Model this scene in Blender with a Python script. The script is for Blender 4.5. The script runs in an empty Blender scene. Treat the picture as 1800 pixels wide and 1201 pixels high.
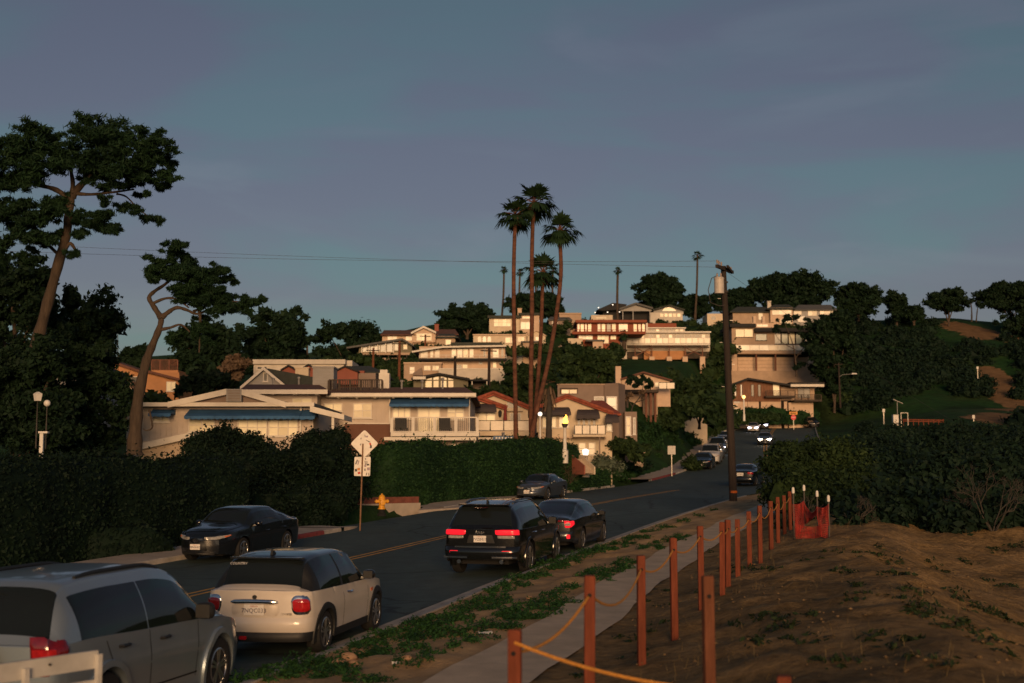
import bpy, math, random
import numpy as np
from mathutils import Vector, Matrix

R = math.radians
scn = bpy.context.scene
COL = scn.collection

# ------------------------------------------------------------------ camera, sky, sun, exposure
F_PX, CX, CY, Y0 = 2250.0, 900.0, 600.5, 830.0
EYE = 2.65
PITCH = math.atan((Y0 - CY) / F_PX)
cam_d = bpy.data.cameras.new('camera')
cam_d.lens = 45.0
cam_d.sensor_width = 36.0
cam_d.clip_start = 0.1
cam_d.clip_end = 9000.0
cam_d.dof.use_dof = True
cam_d.dof.focus_distance = 34.0
cam_d.dof.aperture_fstop = 1.6
cam = bpy.data.objects.new('camera', cam_d)
cam.location = (0, 0, EYE)
cam.rotation_euler = (math.pi / 2 + PITCH, 0, 0)
COL.objects.link(cam)
scn.camera = cam

SUN_EL = R(7.5)
SUN_AZ = math.atan2(0.06, -1.0)             # direction towards the sun, seen from above: (sin, cos)
sun_dir = Vector((math.sin(SUN_AZ) * math.cos(SUN_EL), math.cos(SUN_AZ) * math.cos(SUN_EL), math.sin(SUN_EL)))
sun_l = bpy.data.lights.new('sun', 'SUN')
sun_l.energy = 2.6
sun_l.angle = R(18.0)
sun_l.color = (1.0, 0.585, 0.28)
sun = bpy.data.objects.new('sun', sun_l)
sun.rotation_euler = (-sun_dir).to_track_quat('-Z', 'Y').to_euler()
sun.location = (0, -30, 40)
COL.objects.link(sun)

world = bpy.data.worlds.new('World')
scn.world = world
world.use_nodes = True
nt = world.node_tree
nt.nodes.clear()
def wn(t, **kw):
    n = nt.nodes.new(t)
    for k, v in kw.items():
        setattr(n, k, v)
    return n
w_out = wn('ShaderNodeOutputWorld')
w_bg = wn('ShaderNodeBackground')
w_sky = wn('ShaderNodeTexSky')
w_sky.sky_type = 'NISHITA'
w_sky.sun_disc = False
w_sky.sun_elevation = SUN_EL
w_sky.sun_rotation = SUN_AZ
w_sky.air_density = 1.0
w_sky.dust_density = 1.0
w_sky.ozone_density = 2.0
# thin evening cloud: a stretched noise in sky direction, mixed over the clear sky
w_tc = wn('ShaderNodeTexCoord')
w_map = wn('ShaderNodeMapping')
w_map.inputs['Scale'].default_value = (1.0, 1.0, 4.6)
w_map.inputs['Location'].default_value = (0.37, 0.2, 0.65)
def w_noise(scale, lo, hi, dist=0.4, det=5.0):
    n = wn('ShaderNodeTexNoise')
    n.inputs['Scale'].default_value = scale; n.inputs['Detail'].default_value = det
    n.inputs['Roughness'].default_value = 0.5; n.inputs['Distortion'].default_value = dist
    r = wn('ShaderNodeMapRange')
    r.interpolation_type = 'SMOOTHSTEP'
    r.inputs['From Min'].default_value = lo; r.inputs['From Max'].default_value = hi
    nt.links.new(w_map.outputs['Vector'], n.inputs['Vector']); nt.links.new(n.outputs['Fac'], r.inputs['Value'])
    return r.outputs['Result']
def w_mix(fac, a, b, mode='MIX'):
    n = wn('ShaderNodeMix', data_type='RGBA', blend_type=mode)
    if isinstance(fac, float): n.inputs['Factor'].default_value = fac
    else: nt.links.new(fac, n.inputs['Factor'])
    for k, v in ((6, a), (7, b)):
        if isinstance(v, tuple): n.inputs[k].default_value = (*v, 1)
        else: nt.links.new(v, n.inputs[k])
    return n.outputs[2]
nt.links.new(w_tc.outputs['Generated'], w_map.inputs['Vector'])
w_hsv = wn('ShaderNodeHueSaturation')
w_hsv.inputs['Saturation'].default_value = 0.70
nt.links.new(w_sky.outputs['Color'], w_hsv.inputs['Color'])
clear = w_mix(1.0, w_hsv.outputs['Color'], (0.88, 1.02, 1.02), 'MULTIPLY')      # the sea air's faint green
cloud = w_mix(1.0, w_hsv.outputs['Color'], (1.0, 0.88, 0.99), 'MULTIPLY')      # mauve underlit cloud
edge = w_mix(1.0, w_hsv.outputs['Color'], (1.10, 1.02, 1.08), 'MULTIPLY')
veil = w_mix(w_noise(2.6, 0.40, 0.58), clear, cloud)
streak = w_mix(w_noise(4.0, 0.54, 0.74, 0.5), veil, edge)
nt.links.new(streak, w_bg.inputs['Color'])
w_bg.inputs['Strength'].default_value = 0.054
nt.links.new(w_bg.outputs[0], w_out.inputs['Surface'])

scn.view_settings.view_transform = 'Standard'
scn.view_settings.look = 'None'
scn.view_settings.gamma = 1.0
scn.view_settings.use_curve_mapping = False
scn.view_settings.exposure = 0.0
scn.cycles.max_bounces = 5
scn.cycles.diffuse_bounces = 2
scn.cycles.glossy_bounces = 3
scn.cycles.transparent_max_bounces = 8
scn.cycles.use_denoising = True

# ------------------------------------------------------------------ helpers
rng = np.random.default_rng(7)

def at(px, py, Y):
    """world point on the line of sight of photo pixel (px, py) at forward distance Y"""
    a = (px - CX) / F_PX
    b = (CY - py) / F_PX
    d = Vector((a, math.cos(PITCH) - b * math.sin(PITCH), math.sin(PITCH) + b * math.cos(PITCH)))
    k = Y / d.y
    return Vector((d.x * k, Y, EYE + d.z * k))

def ray_plane(px, py, p0, n):
    a = (px - CX) / F_PX
    b = (CY - py) / F_PX
    d = Vector((a, math.cos(PITCH) - b * math.sin(PITCH), math.sin(PITCH) + b * math.cos(PITCH)))
    o = Vector((0, 0, EYE))
    t = (p0 - o).dot(n) / d.dot(n)
    return o + d * t

MATS = {}
def mat(name, color, rough=0.8, metal=0.0, var=0.12, scale=4.0, bump=0.0, bscale=None, spec=0.5, coat=0.0,
        emit=None, estr=0.0, trans=0.0, color2=None, stretch=None, detail=5.0):
    if name in MATS:
        return MATS[name]
    m = bpy.data.materials.new(name)
    m.use_nodes = True
    t = m.node_tree
    p = t.nodes['Principled BSDF']
    p.inputs['Base Color'].default_value = (*color, 1)
    p.inputs['Roughness'].default_value = rough
    p.inputs['Metallic'].default_value = metal
    p.inputs['Specular IOR Level'].default_value = spec
    p.inputs['Coat Weight'].default_value = coat
    if coat:
        p.inputs['Coat Roughness'].default_value = 0.06
    if trans:
        p.inputs['Transmission Weight'].default_value = trans
    if emit:
        p.inputs['Emission Color'].default_value = (*emit, 1)
        p.inputs['Emission Strength'].default_value = estr
    if var or bump:
        tc = t.nodes.new('ShaderNodeTexCoord')
        mp = t.nodes.new('ShaderNodeMapping')
        if stretch:
            mp.inputs['Scale'].default_value = stretch
        t.links.new(tc.outputs['Object'], mp.inputs['Vector'])
        no = t.nodes.new('ShaderNodeTexNoise')
        no.inputs['Scale'].default_value = scale
        no.inputs['Detail'].default_value = detail
        no.inputs['Roughness'].default_value = 0.6
        t.links.new(mp.outputs['Vector'], no.inputs['Vector'])
        if var:
            rp = t.nodes.new('ShaderNodeValToRGB')
            c2 = color2 or tuple(min(1, c * (1 + var)) for c in color)
            c1 = tuple(c * (1 - var) for c in color) if not color2 else color
            rp.color_ramp.elements[0].position = 0.32
            rp.color_ramp.elements[1].position = 0.68
            rp.color_ramp.elements[0].color = (*c1, 1)
            rp.color_ramp.elements[1].color = (*c2, 1)
            t.links.new(no.outputs['Fac'], rp.inputs['Fac'])
            t.links.new(rp.outputs['Color'], p.inputs['Base Color'])
        if bump:
            b = t.nodes.new('ShaderNodeBump')
            b.inputs['Strength'].default_value = bump
            b.inputs['Distance'].default_value = 0.05
            if bscale:
                n2 = t.nodes.new('ShaderNodeTexNoise')
                n2.inputs['Scale'].default_value = bscale
                n2.inputs['Detail'].default_value = 4
                t.links.new(mp.outputs['Vector'], n2.inputs['Vector'])
                t.links.new(n2.outputs['Fac'], b.inputs['Height'])
            else:
                t.links.new(no.outputs['Fac'], b.inputs['Height'])
            t.links.new(b.outputs['Normal'], p.inputs['Normal'])
    MATS[name] = m
    return m

def tag(o, label=None, cat=None, group=None, kind=None):
    if label: o['label'] = label
    if cat: o['category'] = cat
    if group: o['group'] = group
    if kind: o['kind'] = kind
    return o

def empty(name, loc=(0, 0, 0), rz=0.0, label=None, cat=None, group=None):
    o = bpy.data.objects.new(name, None)
    o.location = loc
    o.rotation_euler = (0, 0, rz)
    o.empty_display_size = 0.2
    COL.objects.link(o)
    return tag(o, label, cat, group)

class MB:
    """collects shapes and links them as one mesh object"""
    def __init__(s):
        s.v = []; s.f = []; s.n = 0
    def add(s, verts, faces):
        s.v.extend([tuple(p) for p in verts])
        s.f.extend([tuple(i + s.n for i in f) for f in faces])
        s.n += len(verts)
        return s
    def box(s, x0, x1, y0, y1, z0, z1):
        if x0 > x1: x0, x1 = x1, x0
        if y0 > y1: y0, y1 = y1, y0
        if z0 > z1: z0, z1 = z1, z0
        return s.add([(x0, y0, z0), (x1, y0, z0), (x1, y1, z0), (x0, y1, z0), (x0, y0, z1), (x1, y0, z1), (x1, y1, z1), (x0, y1, z1)],
                     [(0, 3, 2, 1), (4, 5, 6, 7), (0, 1, 5, 4), (1, 2, 6, 5), (2, 3, 7, 6), (3, 0, 4, 7)])
    def hexa(s, bottom, top):
        """eight corners: four below, four above, both anticlockwise"""
        return s.add(list(bottom) + list(top), [(0, 3, 2, 1), (4, 5, 6, 7), (0, 1, 5, 4), (1, 2, 6, 5), (2, 3, 7, 6), (3, 0, 4, 7)])
    def prism(s, poly, vec):
        """polygon (3D points) pushed along vec"""
        n = len(poly); vec = Vector(vec)
        a = [Vector(p) for p in poly]
        b = [p + vec for p in a]
        fs = [tuple(range(n)), tuple(range(2 * n - 1, n - 1, -1))]
        for i in range(n):
            j = (i + 1) % n
            fs.append((j, i, i + n, j + n))
        return s.add(a + b, fs)
    def bar(s, a, b, w, h=None, up=(0, 0, 1)):
        a = Vector(a); b = Vector(b); h = h or w
        d = (b - a).normalized(); u = Vector(up)
        r = d.cross(u)
        if r.length < 1e-4:
            r = d.cross(Vector((0, 1, 0)))
        r.normalize(); u = r.cross(d).normalized()
        r *= w / 2; u *= h / 2
        return s.hexa([a - r - u, a + r - u, b + r - u, b - r - u], [a - r + u, a + r + u, b + r + u, b - r + u])
    def tube(s, pts, rad, seg=8, cap=True):
        pts = [Vector(p) for p in pts]
        if not hasattr(rad, '__len__'): rad = [rad] * len(pts)
        vs = []; fs = []
        prev = None
        for i, p in enumerate(pts):
            d = (pts[min(i + 1, len(pts) - 1)] - pts[max(i - 1, 0)])
            if d.length < 1e-9: d = Vector((0, 0, 1))
            d.normalize()
            if prev is None:
                r = d.cross(Vector((0, 0, 1)))
                if r.length < 1e-3: r = d.cross(Vector((1, 0, 0)))
            else:
                r = prev - d * prev.dot(d)
            r.normalize(); prev = r
            u = d.cross(r)
            for k in range(seg):
                t = 2 * math.pi * k / seg
                vs.append(p + (r * math.cos(t) + u * math.sin(t)) * rad[i])
        for i in range(len(pts) - 1):
            for k in range(seg):
                k2 = (k + 1) % seg
                fs.append((i * seg + k, i * seg + k2, (i + 1) * seg + k2, (i + 1) * seg + k))
        if cap:
            fs.append(tuple(range(seg - 1, -1, -1)))
            b = (len(pts) - 1) * seg
            fs.append(tuple(range(b, b + seg)))
        return s.add(vs, fs)
    def lathe(s, prof, seg=16, origin=(0, 0, 0), axis='z', cap=True):
        vs = []; fs = []
        o = Vector(origin)
        for (r, h) in prof:
            for k in range(seg):
                t = 2 * math.pi * k / seg
                c, q = r * math.cos(t), r * math.sin(t)
                p = (c, q, h) if axis == 'z' else ((c, h, q) if axis == 'y' else (h, c, q))
                vs.append(o + Vector(p))
        for i in range(len(prof) - 1):
            for k in range(seg):
                k2 = (k + 1) % seg
                f = (i * seg + k, i * seg + k2, (i + 1) * seg + k2, (i + 1) * seg + k)
                fs.append(f if axis != 'y' else f[::-1])
        if not cap:
            return s.add(vs, fs)
        fs.append(tuple(range(seg - 1, -1, -1)) if axis != 'y' else tuple(range(seg)))
        b = (len(prof) - 1) * seg
        fs.append(tuple(range(b, b + seg)) if axis != 'y' else tuple(range(b + seg - 1, b - 1, -1)))
        return s.add(vs, fs)
    def build(s, name, m, parent=None, smooth=False, angle=40):
        me = bpy.data.meshes.new(name)
        me.from_pydata([tuple(p) for p in s.v], [], s.f)
        me.update()
        return link(name, me, m, parent, smooth, angle)

def link(name, me, m, parent=None, smooth=False, angle=40):
    if m is not None and len(me.materials) == 0:
        me.materials.append(m)
    if smooth:
        me.polygons.foreach_set('use_smooth', np.ones(len(me.polygons), dtype=bool))
        me.set_sharp_from_angle(angle=R(angle))
    o = bpy.data.objects.new(name, me)
    COL.objects.link(o)
    if parent is not None:
        o.parent = parent
    return o

def mesh_np(name, verts, quads=None, tris=None):
    me = bpy.data.meshes.new(name)
    nv = len(verts)
    me.vertices.add(nv)
    me.vertices.foreach_set('co', np.asarray(verts, dtype=np.float32).ravel())
    loops = []; starts = []; tot = []
    k = 0
    if quads is not None and len(quads):
        q = np.asarray(quads, dtype=np.int32)
        loops.append(q.ravel()); starts.append(np.arange(len(q)) * 4); k = len(q) * 4
    if tris is not None and len(tris):
        q = np.asarray(tris, dtype=np.int32)
        loops.append(q.ravel()); starts.append(k + np.arange(len(q)) * 3)
    loops = np.concatenate(loops).astype(np.int32); starts = np.concatenate(starts).astype(np.int32)
    me.loops.add(len(loops)); me.loops.foreach_set('vertex_index', loops)
    me.polygons.add(len(starts)); me.polygons.foreach_set('loop_start', starts)
    me.update(calc_edges=True)
    return me

def copy_tree(o, parent=None):
    c = o.copy(); COL.objects.link(c); c.parent = parent
    if parent is not None:
        c.matrix_parent_inverse = o.matrix_parent_inverse.copy()
    for ch in o.children:
        copy_tree(ch, c)
    return c

_text_cache = {}
def text_mesh(txt, size, depth=0.004, shear=0.0):
    cu = bpy.data.curves.new('lettering', 'FONT')
    cu.body = txt; cu.size = size; cu.extrude = depth; cu.align_x = 'CENTER'; cu.align_y = 'CENTER'; cu.shear = shear
    cu.resolution_u = 2
    o = bpy.data.objects.new('lettering', cu)
    COL.objects.link(o)
    dg = bpy.context.evaluated_depsgraph_get()
    me = bpy.data.meshes.new_from_object(o.evaluated_get(dg))
    bpy.data.objects.remove(o)
    return me

def smooth_noise(x, y, seed=0):
    """cheap value noise for terrain, vectorised"""
    x = np.asarray(x, float); y = np.asarray(y, float)
    xi = np.floor(x).astype(np.int64); yi = np.floor(y).astype(np.int64)
    fx = x - xi; fy = y - yi
    fx = fx * fx * (3 - 2 * fx); fy = fy * fy * (3 - 2 * fy)
    def h(a, b):
        n = (a * 374761393 + b * 668265263 + seed * 144665) & 0x7fffffff
        n = ((n ^ (n >> 13)) * 1274126177) & 0x7fffffff
        return ((n ^ (n >> 16)) & 0xffff) / 65535.0
    return (h(xi, yi) * (1 - fx) + h(xi + 1, yi) * fx) * (1 - fy) + (h(xi, yi + 1) * (1 - fx) + h(xi + 1, yi + 1) * fx) * fy
# ------------------------------------------------------------------ the road: right kerb line, station, height
KERB = np.array([(-12.4, -22.0), (-8.6, -6.0), (-5.2, 8.3), (-3.34, 16.0), (-1.62, 23.0), (0.15, 30.2), (2.75, 39.0), (6.3, 50.0), (10.1, 61.0), (15.4, 75.5), (21.0, 90.0), (28.6, 112.0), (35.4, 148.0), (45.6, 193.0), (50.0, 212.0)])
def _resample(P, step=1.0):
    # smooth the polyline (Chaikin) and resample it evenly
    Q = P.copy()
    for _ in range(3):
        A = Q[:-1] * 0.75 + Q[1:] * 0.25
        B = Q[:-1] * 0.25 + Q[1:] * 0.75
        Q = np.vstack([Q[:1], np.stack([A, B], 1).reshape(-1, 2), Q[-1:]])
    d = np.r_[0, np.cumsum(np.hypot(*np.diff(Q, axis=0).T))]
    s = np.arange(0, d[-1], step)
    return np.stack([np.interp(s, d, Q[:, 0]), np.interp(s, d, Q[:, 1])], 1), s
KP, KS = _resample(KERB)
KT = np.gradient(KP, axis=0); KT /= np.linalg.norm(KT, axis=1)[:, None]
KN = np.stack([KT[:, 1], -KT[:, 0]], 1)          # to the right of travel
ROAD_W = 12.2
ROAD_W1 = 11.1      # the near stretch, up to the driveway
# station of the kerb line at a few forward distances, then the height profile of the road
_prof_Y = np.array([-40, 0, 13, 20, 32, 40, 50, 62, 76, 90, 112, 148, 190, 212, 400])
_prof_Z = np.array([-0.4, -0.12, -0.06, 0.0, 0.22, 0.48, 0.85, 1.25, 1.60, 1.95, 3.20, 5.9, 8.75, 10.2, 14])
KZ = np.interp(KP[:, 1], _prof_Y, _prof_Z)
KZ = np.convolve(np.pad(KZ, 5, mode='edge'), np.ones(11) / 11, 'valid')

def lateral(x, y):
    """signed distance to the right of the right kerb, and index of the nearest station"""
    x = np.atleast_1d(np.asarray(x, float)); y = np.atleast_1d(np.asarray(y, float))
    t = np.empty(x.shape); idx = np.empty(x.shape, int)
    for a in range(0, len(x), 20000):
        xs = x[a:a + 20000]; ys = y[a:a + 20000]
        d = (xs[:, None] - KP[None, :, 0]) ** 2 + (ys[:, None] - KP[None, :, 1]) ** 2
        i = d.argmin(1)
        r = np.sqrt(d[np.arange(len(xs)), i])
        # signed by side, using the perpendicular component where the point lies beside the line
        per = (xs - KP[i, 0]) * KN[i, 0] + (ys - KP[i, 1]) * KN[i, 1]
        t[a:a + 20000] = np.sign(per + 1e-9) * r
        idx[a:a + 20000] = i
    return t, idx

def road_z(t, idx):
    return KZ[idx] + 0.012 * t * (t < 0) * (t > -14)

def sstep(a, b, x):
    u = np.clip((x - a) / (b - a), 0, 1)
    return u * u * (3 - 2 * u)

HY = np.array([-60, 0, 40, 60, 72, 90, 110, 130, 160, 200, 215, 240, 262, 300, 420, 3000])
H_L = np.array([1, 1, 1.2, 2.4, 3.4, 5.0, 7.5, 10.5, 15, 20.5, 22, 23.5, 24.5, 25, 24, 10])
H_M = np.array([1, 1, 1.2, 1.8, 2.3, 3.8, 6.3, 9.5, 14, 19.5, 21.5, 29, 33.0, 35, 33, 10])
H_R = np.array([1, 1, 1.2, 0.6, 0.6, 1.4, 2.6, 5.2, 9.0, 12.0, 13.5, 19.5, 27.5, 38, 39, 10])
def ground_z(x, y):
    x = np.atleast_1d(np.asarray(x, float)); y = np.atleast_1d(np.asarray(y, float))
    t, idx = lateral(x, y)
    kx = 0.25 * np.maximum(y, 0)                      # hills follow the rays of the view roughly
    wl = sstep(-0.02, -0.22, x / np.maximum(y, 20))
    wr = sstep(0.16, 0.26, x / np.maximum(y, 20))
    h = np.interp(y, HY, H_M) * (1 - wl - wr) + np.interp(y, HY, H_L) * wl + np.interp(y, HY, H_R) * wr
    h = h + (smooth_noise(x / 17, y / 17, 3) - 0.5) * np.clip((y - 60) / 60, 0, 1) * 2.2
    rz = road_z(np.clip(t, -14, 0), idx)
    # right of the kerb: verge, path, bank up to the mound
    near = 1 - sstep(45, 75, y)
    b = 0.13 + 0.125 * sstep(0.0, 2.4, t) + 0.34 * sstep(3.9, 6.0, t) + 0.40 * sstep(5.2, 8.6, t)
    # gully to the right of the mound
    gl = x - (3.4 + (y - 10) * 0.19)
    b = b - 1.15 * sstep(0.0, 4.5, gl) * near * sstep(42, 26, y)
    rough = (smooth_noise(x * 1.1, y * 1.1, 5) - 0.5) * 0.22 + (smooth_noise(x * 3.1, y * 2.3, 9) - 0.5) * 0.10 + (smooth_noise(x * 7.3, y * 6.1, 11) - 0.5) * 0.05
    b = b + rough * sstep(3.8, 5.6, t) + (smooth_noise(x * 2.6, y * 2.6, 21) - 0.5) * 0.09 * sstep(0.3, 0.9, t) * sstep(2.5, 2.1, t)
    zr = rz + b
    wR = sstep(8 + 6 * near, 20 + 16 * near, t)
    right = zr * (1 - wR) + h * wR
    wL = sstep(13.8, 20, -t)
    left = (rz + 0.12) * (1 - wL) + h * wL
    z = np.where(t > 0, right, left)
    # sunk below the road, the pavement and the path, which are sheets of their own
    inroad = ((t < 3.45) & (t > -14.3) & (y < 66)) | ((t < 0.16) & (t > -14.3))
    z = np.where(inroad, rz - 0.25, z)
    return z
def gz(x, y):
    return float(ground_z([x], [y])[0])

def road_pt(i, t):
    """point at station index i (1 m steps), t metres right of the right kerb"""
    i = max(0.0, min(i, len(KP) - 1.001)); k = int(i); f = i - k
    p = KP[k] * (1 - f) + KP[k + 1] * f
    n = KN[k] * (1 - f) + KN[k + 1] * f
    z = KZ[k] * (1 - f) + KZ[k + 1] * f
    return Vector((p[0] + n[0] * t, p[1] + n[1] * t, z + 0.012 * min(0, max(t, -14))))
def station_at(Y, t=0.0):
    ys = KP[:, 1] + KN[:, 1] * t
    return float(np.interp(Y, ys, np.arange(len(ys))))

# terrain sheet: fine near the camera, coarser towards the horizon
def axis(parts):
    out = []
    for a, b, st in parts:
        out.append(np.arange(a, b, st))
    return np.unique(np.concatenate(out))
gx = axis([(-2600, -300, 230), (-300, -60, 12), (-60, -14, 2), (-14, 16, 0.22), (16, 40, 1.2), (40, 110, 2), (110, 300, 10), (300, 2700, 240)])
gy = axis([(-700, -60, 80), (-60, -4, 4), (-4, 44, 0.24), (44, 80, 1.0), (80, 320, 2.0), (320, 480, 10), (480, 3300, 220)])
GX, GY = np.meshgrid(gx, gy)
GZ = ground_z(GX.ravel(), GY.ravel())
nx, ny = len(gx), len(gy)
ii = np.arange((ny - 1) * nx).reshape(ny - 1, nx)[:, :-1].ravel()
quads = np.stack([ii, ii + 1, ii + 1 + nx, ii + nx], 1)
me = mesh_np('ground', np.stack([GX.ravel(), GY.ravel(), GZ], 1), quads)
me.polygons.foreach_set('use_smooth', np.ones(len(me.polygons), dtype=bool))
# zone weights: bare dirt on the mound, straw-coloured trail on the hill, else green ground
GT, _ = lateral(GX.ravel(), GY.ravel())
X1, Y1 = GX.ravel(), GY.ravel()
dirt = sstep(0, 0.2, GT) * sstep(74, 52, Y1) * sstep(32, 20, GT)
a_d = me.attributes.new('dirt', 'FLOAT', 'POINT'); a_d.data.foreach_set('value', dirt.astype(np.float32))
trail = np.zeros(len(X1))
def surf_px(px, py, Y0_, Y1_):
    """first terrain hit along the line of sight of a pixel between two distances"""
    ys = np.linspace(Y0_, Y1_, 240)
    pts = [at(px, py, y) for y in ys]
    g = ground_z([p.x for p in pts], [p.y for p in pts])
    for p, q in zip(pts, g):
        if p.z <= q: return Vector((p.x, p.y, float(q)))
    return None
for (pxa, pya, wa) in [(1745, 656, 2.6), (1752, 666, 3.0), (1762, 680, 3.4), (1772, 694, 3.6), (1780, 708, 3.4), (1775, 720, 3.4), (1768, 730, 3.4), (1752, 738, 3.6), (1790, 736, 3.0), (1690, 577, 4), (1705, 580, 4.5), (1725, 584, 4.5), (1745, 589, 4.5), (1765, 592, 4.0), (1712, 590, 3)]:
    p = surf_px(pxa, pya, 110, 330)
    if p is not None: trail = np.maximum(trail, sstep(wa * 1.3, wa * 0.6, np.hypot(X1 - p.x, (Y1 - p.y) * 0.45)))
a_t = me.attributes.new('trail', 'FLOAT', 'POINT'); a_t.data.foreach_set('value', trail.astype(np.float32))

def ground_material():
    m = bpy.data.materials.new('ground'); m.use_nodes = True
    t = m.node_tree; p = t.nodes['Principled BSDF']
    p.inputs['Roughness'].default_value = 0.95
    p.inputs['Specular IOR Level'].default_value = 0.15
    tc = t.nodes.new('ShaderNodeTexCoord')
    def noise(s, d=6, rgh=0.6):
        n = t.nodes.new('ShaderNodeTexNoise'); n.inputs['Scale'].default_value = s; n.inputs['Detail'].default_value = d
        n.inputs['Roughness'].default_value = rgh
        t.links.new(tc.outputs['Object'], n.inputs['Vector']); return n
    def ramp(src, stops):
        r = t.nodes.new('ShaderNodeValToRGB')
        while len(r.color_ramp.elements) < len(stops): r.color_ramp.elements.new(0.5)
        for e, (pos, c) in zip(r.color_ramp.elements, stops):
            e.position = pos; e.color = (*c, 1)
        t.links.new(src, r.inputs['Fac']); return r
    def mix(f, a, b):
        n = t.nodes.new('ShaderNodeMix'); n.data_type = 'RGBA'
        t.links.new(f, n.inputs['Factor']); t.links.new(a, n.inputs[6]); t.links.new(b, n.inputs[7]); return n
    n1 = noise(0.9); n2 = noise(6.0); n3 = noise(22.0, 8, 0.72); nh = noise(0.06, 4)
    dirtc = ramp(n1.outputs['Fac'], [(0.3, (0.20, 0.135, 0.060)), (0.5, (0.38, 0.245, 0.108)), (0.7, (0.50, 0.325, 0.150))])
    fine = ramp(n2.outputs['Fac'], [(0.35, (0.55, 0.55, 0.55)), (0.65, (1.15, 1.15, 1.15))])
    mul = t.nodes.new('ShaderNodeMix'); mul.data_type = 'RGBA'; mul.blend_type = 'MULTIPLY'; mul.inputs['Factor'].default_value = 0.8
    t.links.new(dirtc.outputs[0], mul.inputs[6]); t.links.new(fine.outputs[0], mul.inputs[7])
    greenc = ramp(nh.outputs['Fac'], [(0.35, (0.010, 0.036, 0.012)), (0.5, (0.020, 0.072, 0.018)), (0.66, (0.038, 0.068, 0.022))])
    mulg = t.nodes.new('ShaderNodeMix'); mulg.data_type = 'RGBA'; mulg.blend_type = 'MULTIPLY'; mulg.inputs['Factor'].default_value = 0.7
    n4 = noise(0.7, 6)
    gfine = ramp(n4.outputs['Fac'], [(0.35, (0.4, 0.4, 0.4)), (0.65, (1.2, 1.2, 1.2))])
    t.links.new(greenc.outputs[0], mulg.inputs[6]); t.links.new(gfine.outputs[0], mulg.inputs[7])
    ad = t.nodes.new('ShaderNodeAttribute'); ad.attribute_name = 'dirt'
    at_ = t.nodes.new('ShaderNodeAttribute'); at_.attribute_name = 'trail'
    m1 = mix(ad.outputs['Fac'], mulg.outputs[2], mul.outputs[2])
    trc = ramp(n4.outputs['Fac'], [(0.3, (0.16, 0.095, 0.045)), (0.7, (0.28, 0.17, 0.085))])
    # ragged trail edge
    ad2 = t.nodes.new('ShaderNodeMath'); ad2.operation = 'ADD'
    sub = t.nodes.new('ShaderNodeMath'); sub.operation = 'SUBTRACT'; sub.inputs[1].default_value = 0.5
    t.links.new(n4.outputs['Fac'], sub.inputs[0])
    m3 = t.nodes.new('ShaderNodeMath'); m3.operation = 'MULTIPLY'; m3.inputs[1].default_value = 1.6
    t.links.new(sub.outputs[0], m3.inputs[0]); t.links.new(m3.outputs[0], ad2.inputs[0]); t.links.new(at_.outputs['Fac'], ad2.inputs[1])
    rr = ramp(ad2.outputs[0], [(0.42, (0, 0, 0)), (0.62, (1, 1, 1))])
    m2 = mix(rr.outputs[0], m1.outputs[2], trc.outputs[0])
    t.links.new(m2.outputs[2], p.inputs['Base Color'])
    bp = t.nodes.new('ShaderNodeBump'); bp.inputs['Strength'].default_value = 0.9; bp.inputs['Distance'].default_value = 0.07
    t.links.new(n3.outputs['Fac'], bp.inputs['Height'])
    bp2 = t.nodes.new('ShaderNodeBump'); bp2.inputs['Strength'].default_value = 0.6; bp2.inputs['Distance'].default_value = 0.25
    t.links.new(n2.outputs['Fac'], bp2.inputs['Height']); t.links.new(bp.outputs['Normal'], bp2.inputs['Normal'])
    t.links.new(bp2.outputs['Normal'], p.inputs['Normal'])
    return m
tag(link('ground', me, ground_material()), kind='structure')

# ------------------------------------------------------------------ road surface, paint, kerbs, pavement, path
def strip(name, t_edges, i0, i1, dz, m, step=1.0, kind='structure', tfun=None, zfun=None, parent=None):
    st = np.arange(i0, i1 + 1e-6, step)
    vs = []; qs = []
    w = len(t_edges)
    for a, s in enumerate(st):
        for t_ in t_edges:
            tt = t_ + (tfun(s) if tfun else 0)
            p = road_pt(s, tt)
            z = p.z + dz if zfun is None else zfun(s, tt, p) + dz
            vs.append((p.x, p.y, z))
        if a:
            for b in range(w - 1):
                qs.append(((a - 1) * w + b, (a - 1) * w + b + 1, a * w + b + 1, a * w + b))
    me = mesh_np(name, vs, qs)
    o = link(name, me, m, parent, smooth=True)
    if kind and parent is None: o['kind'] = kind
    return o

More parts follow.
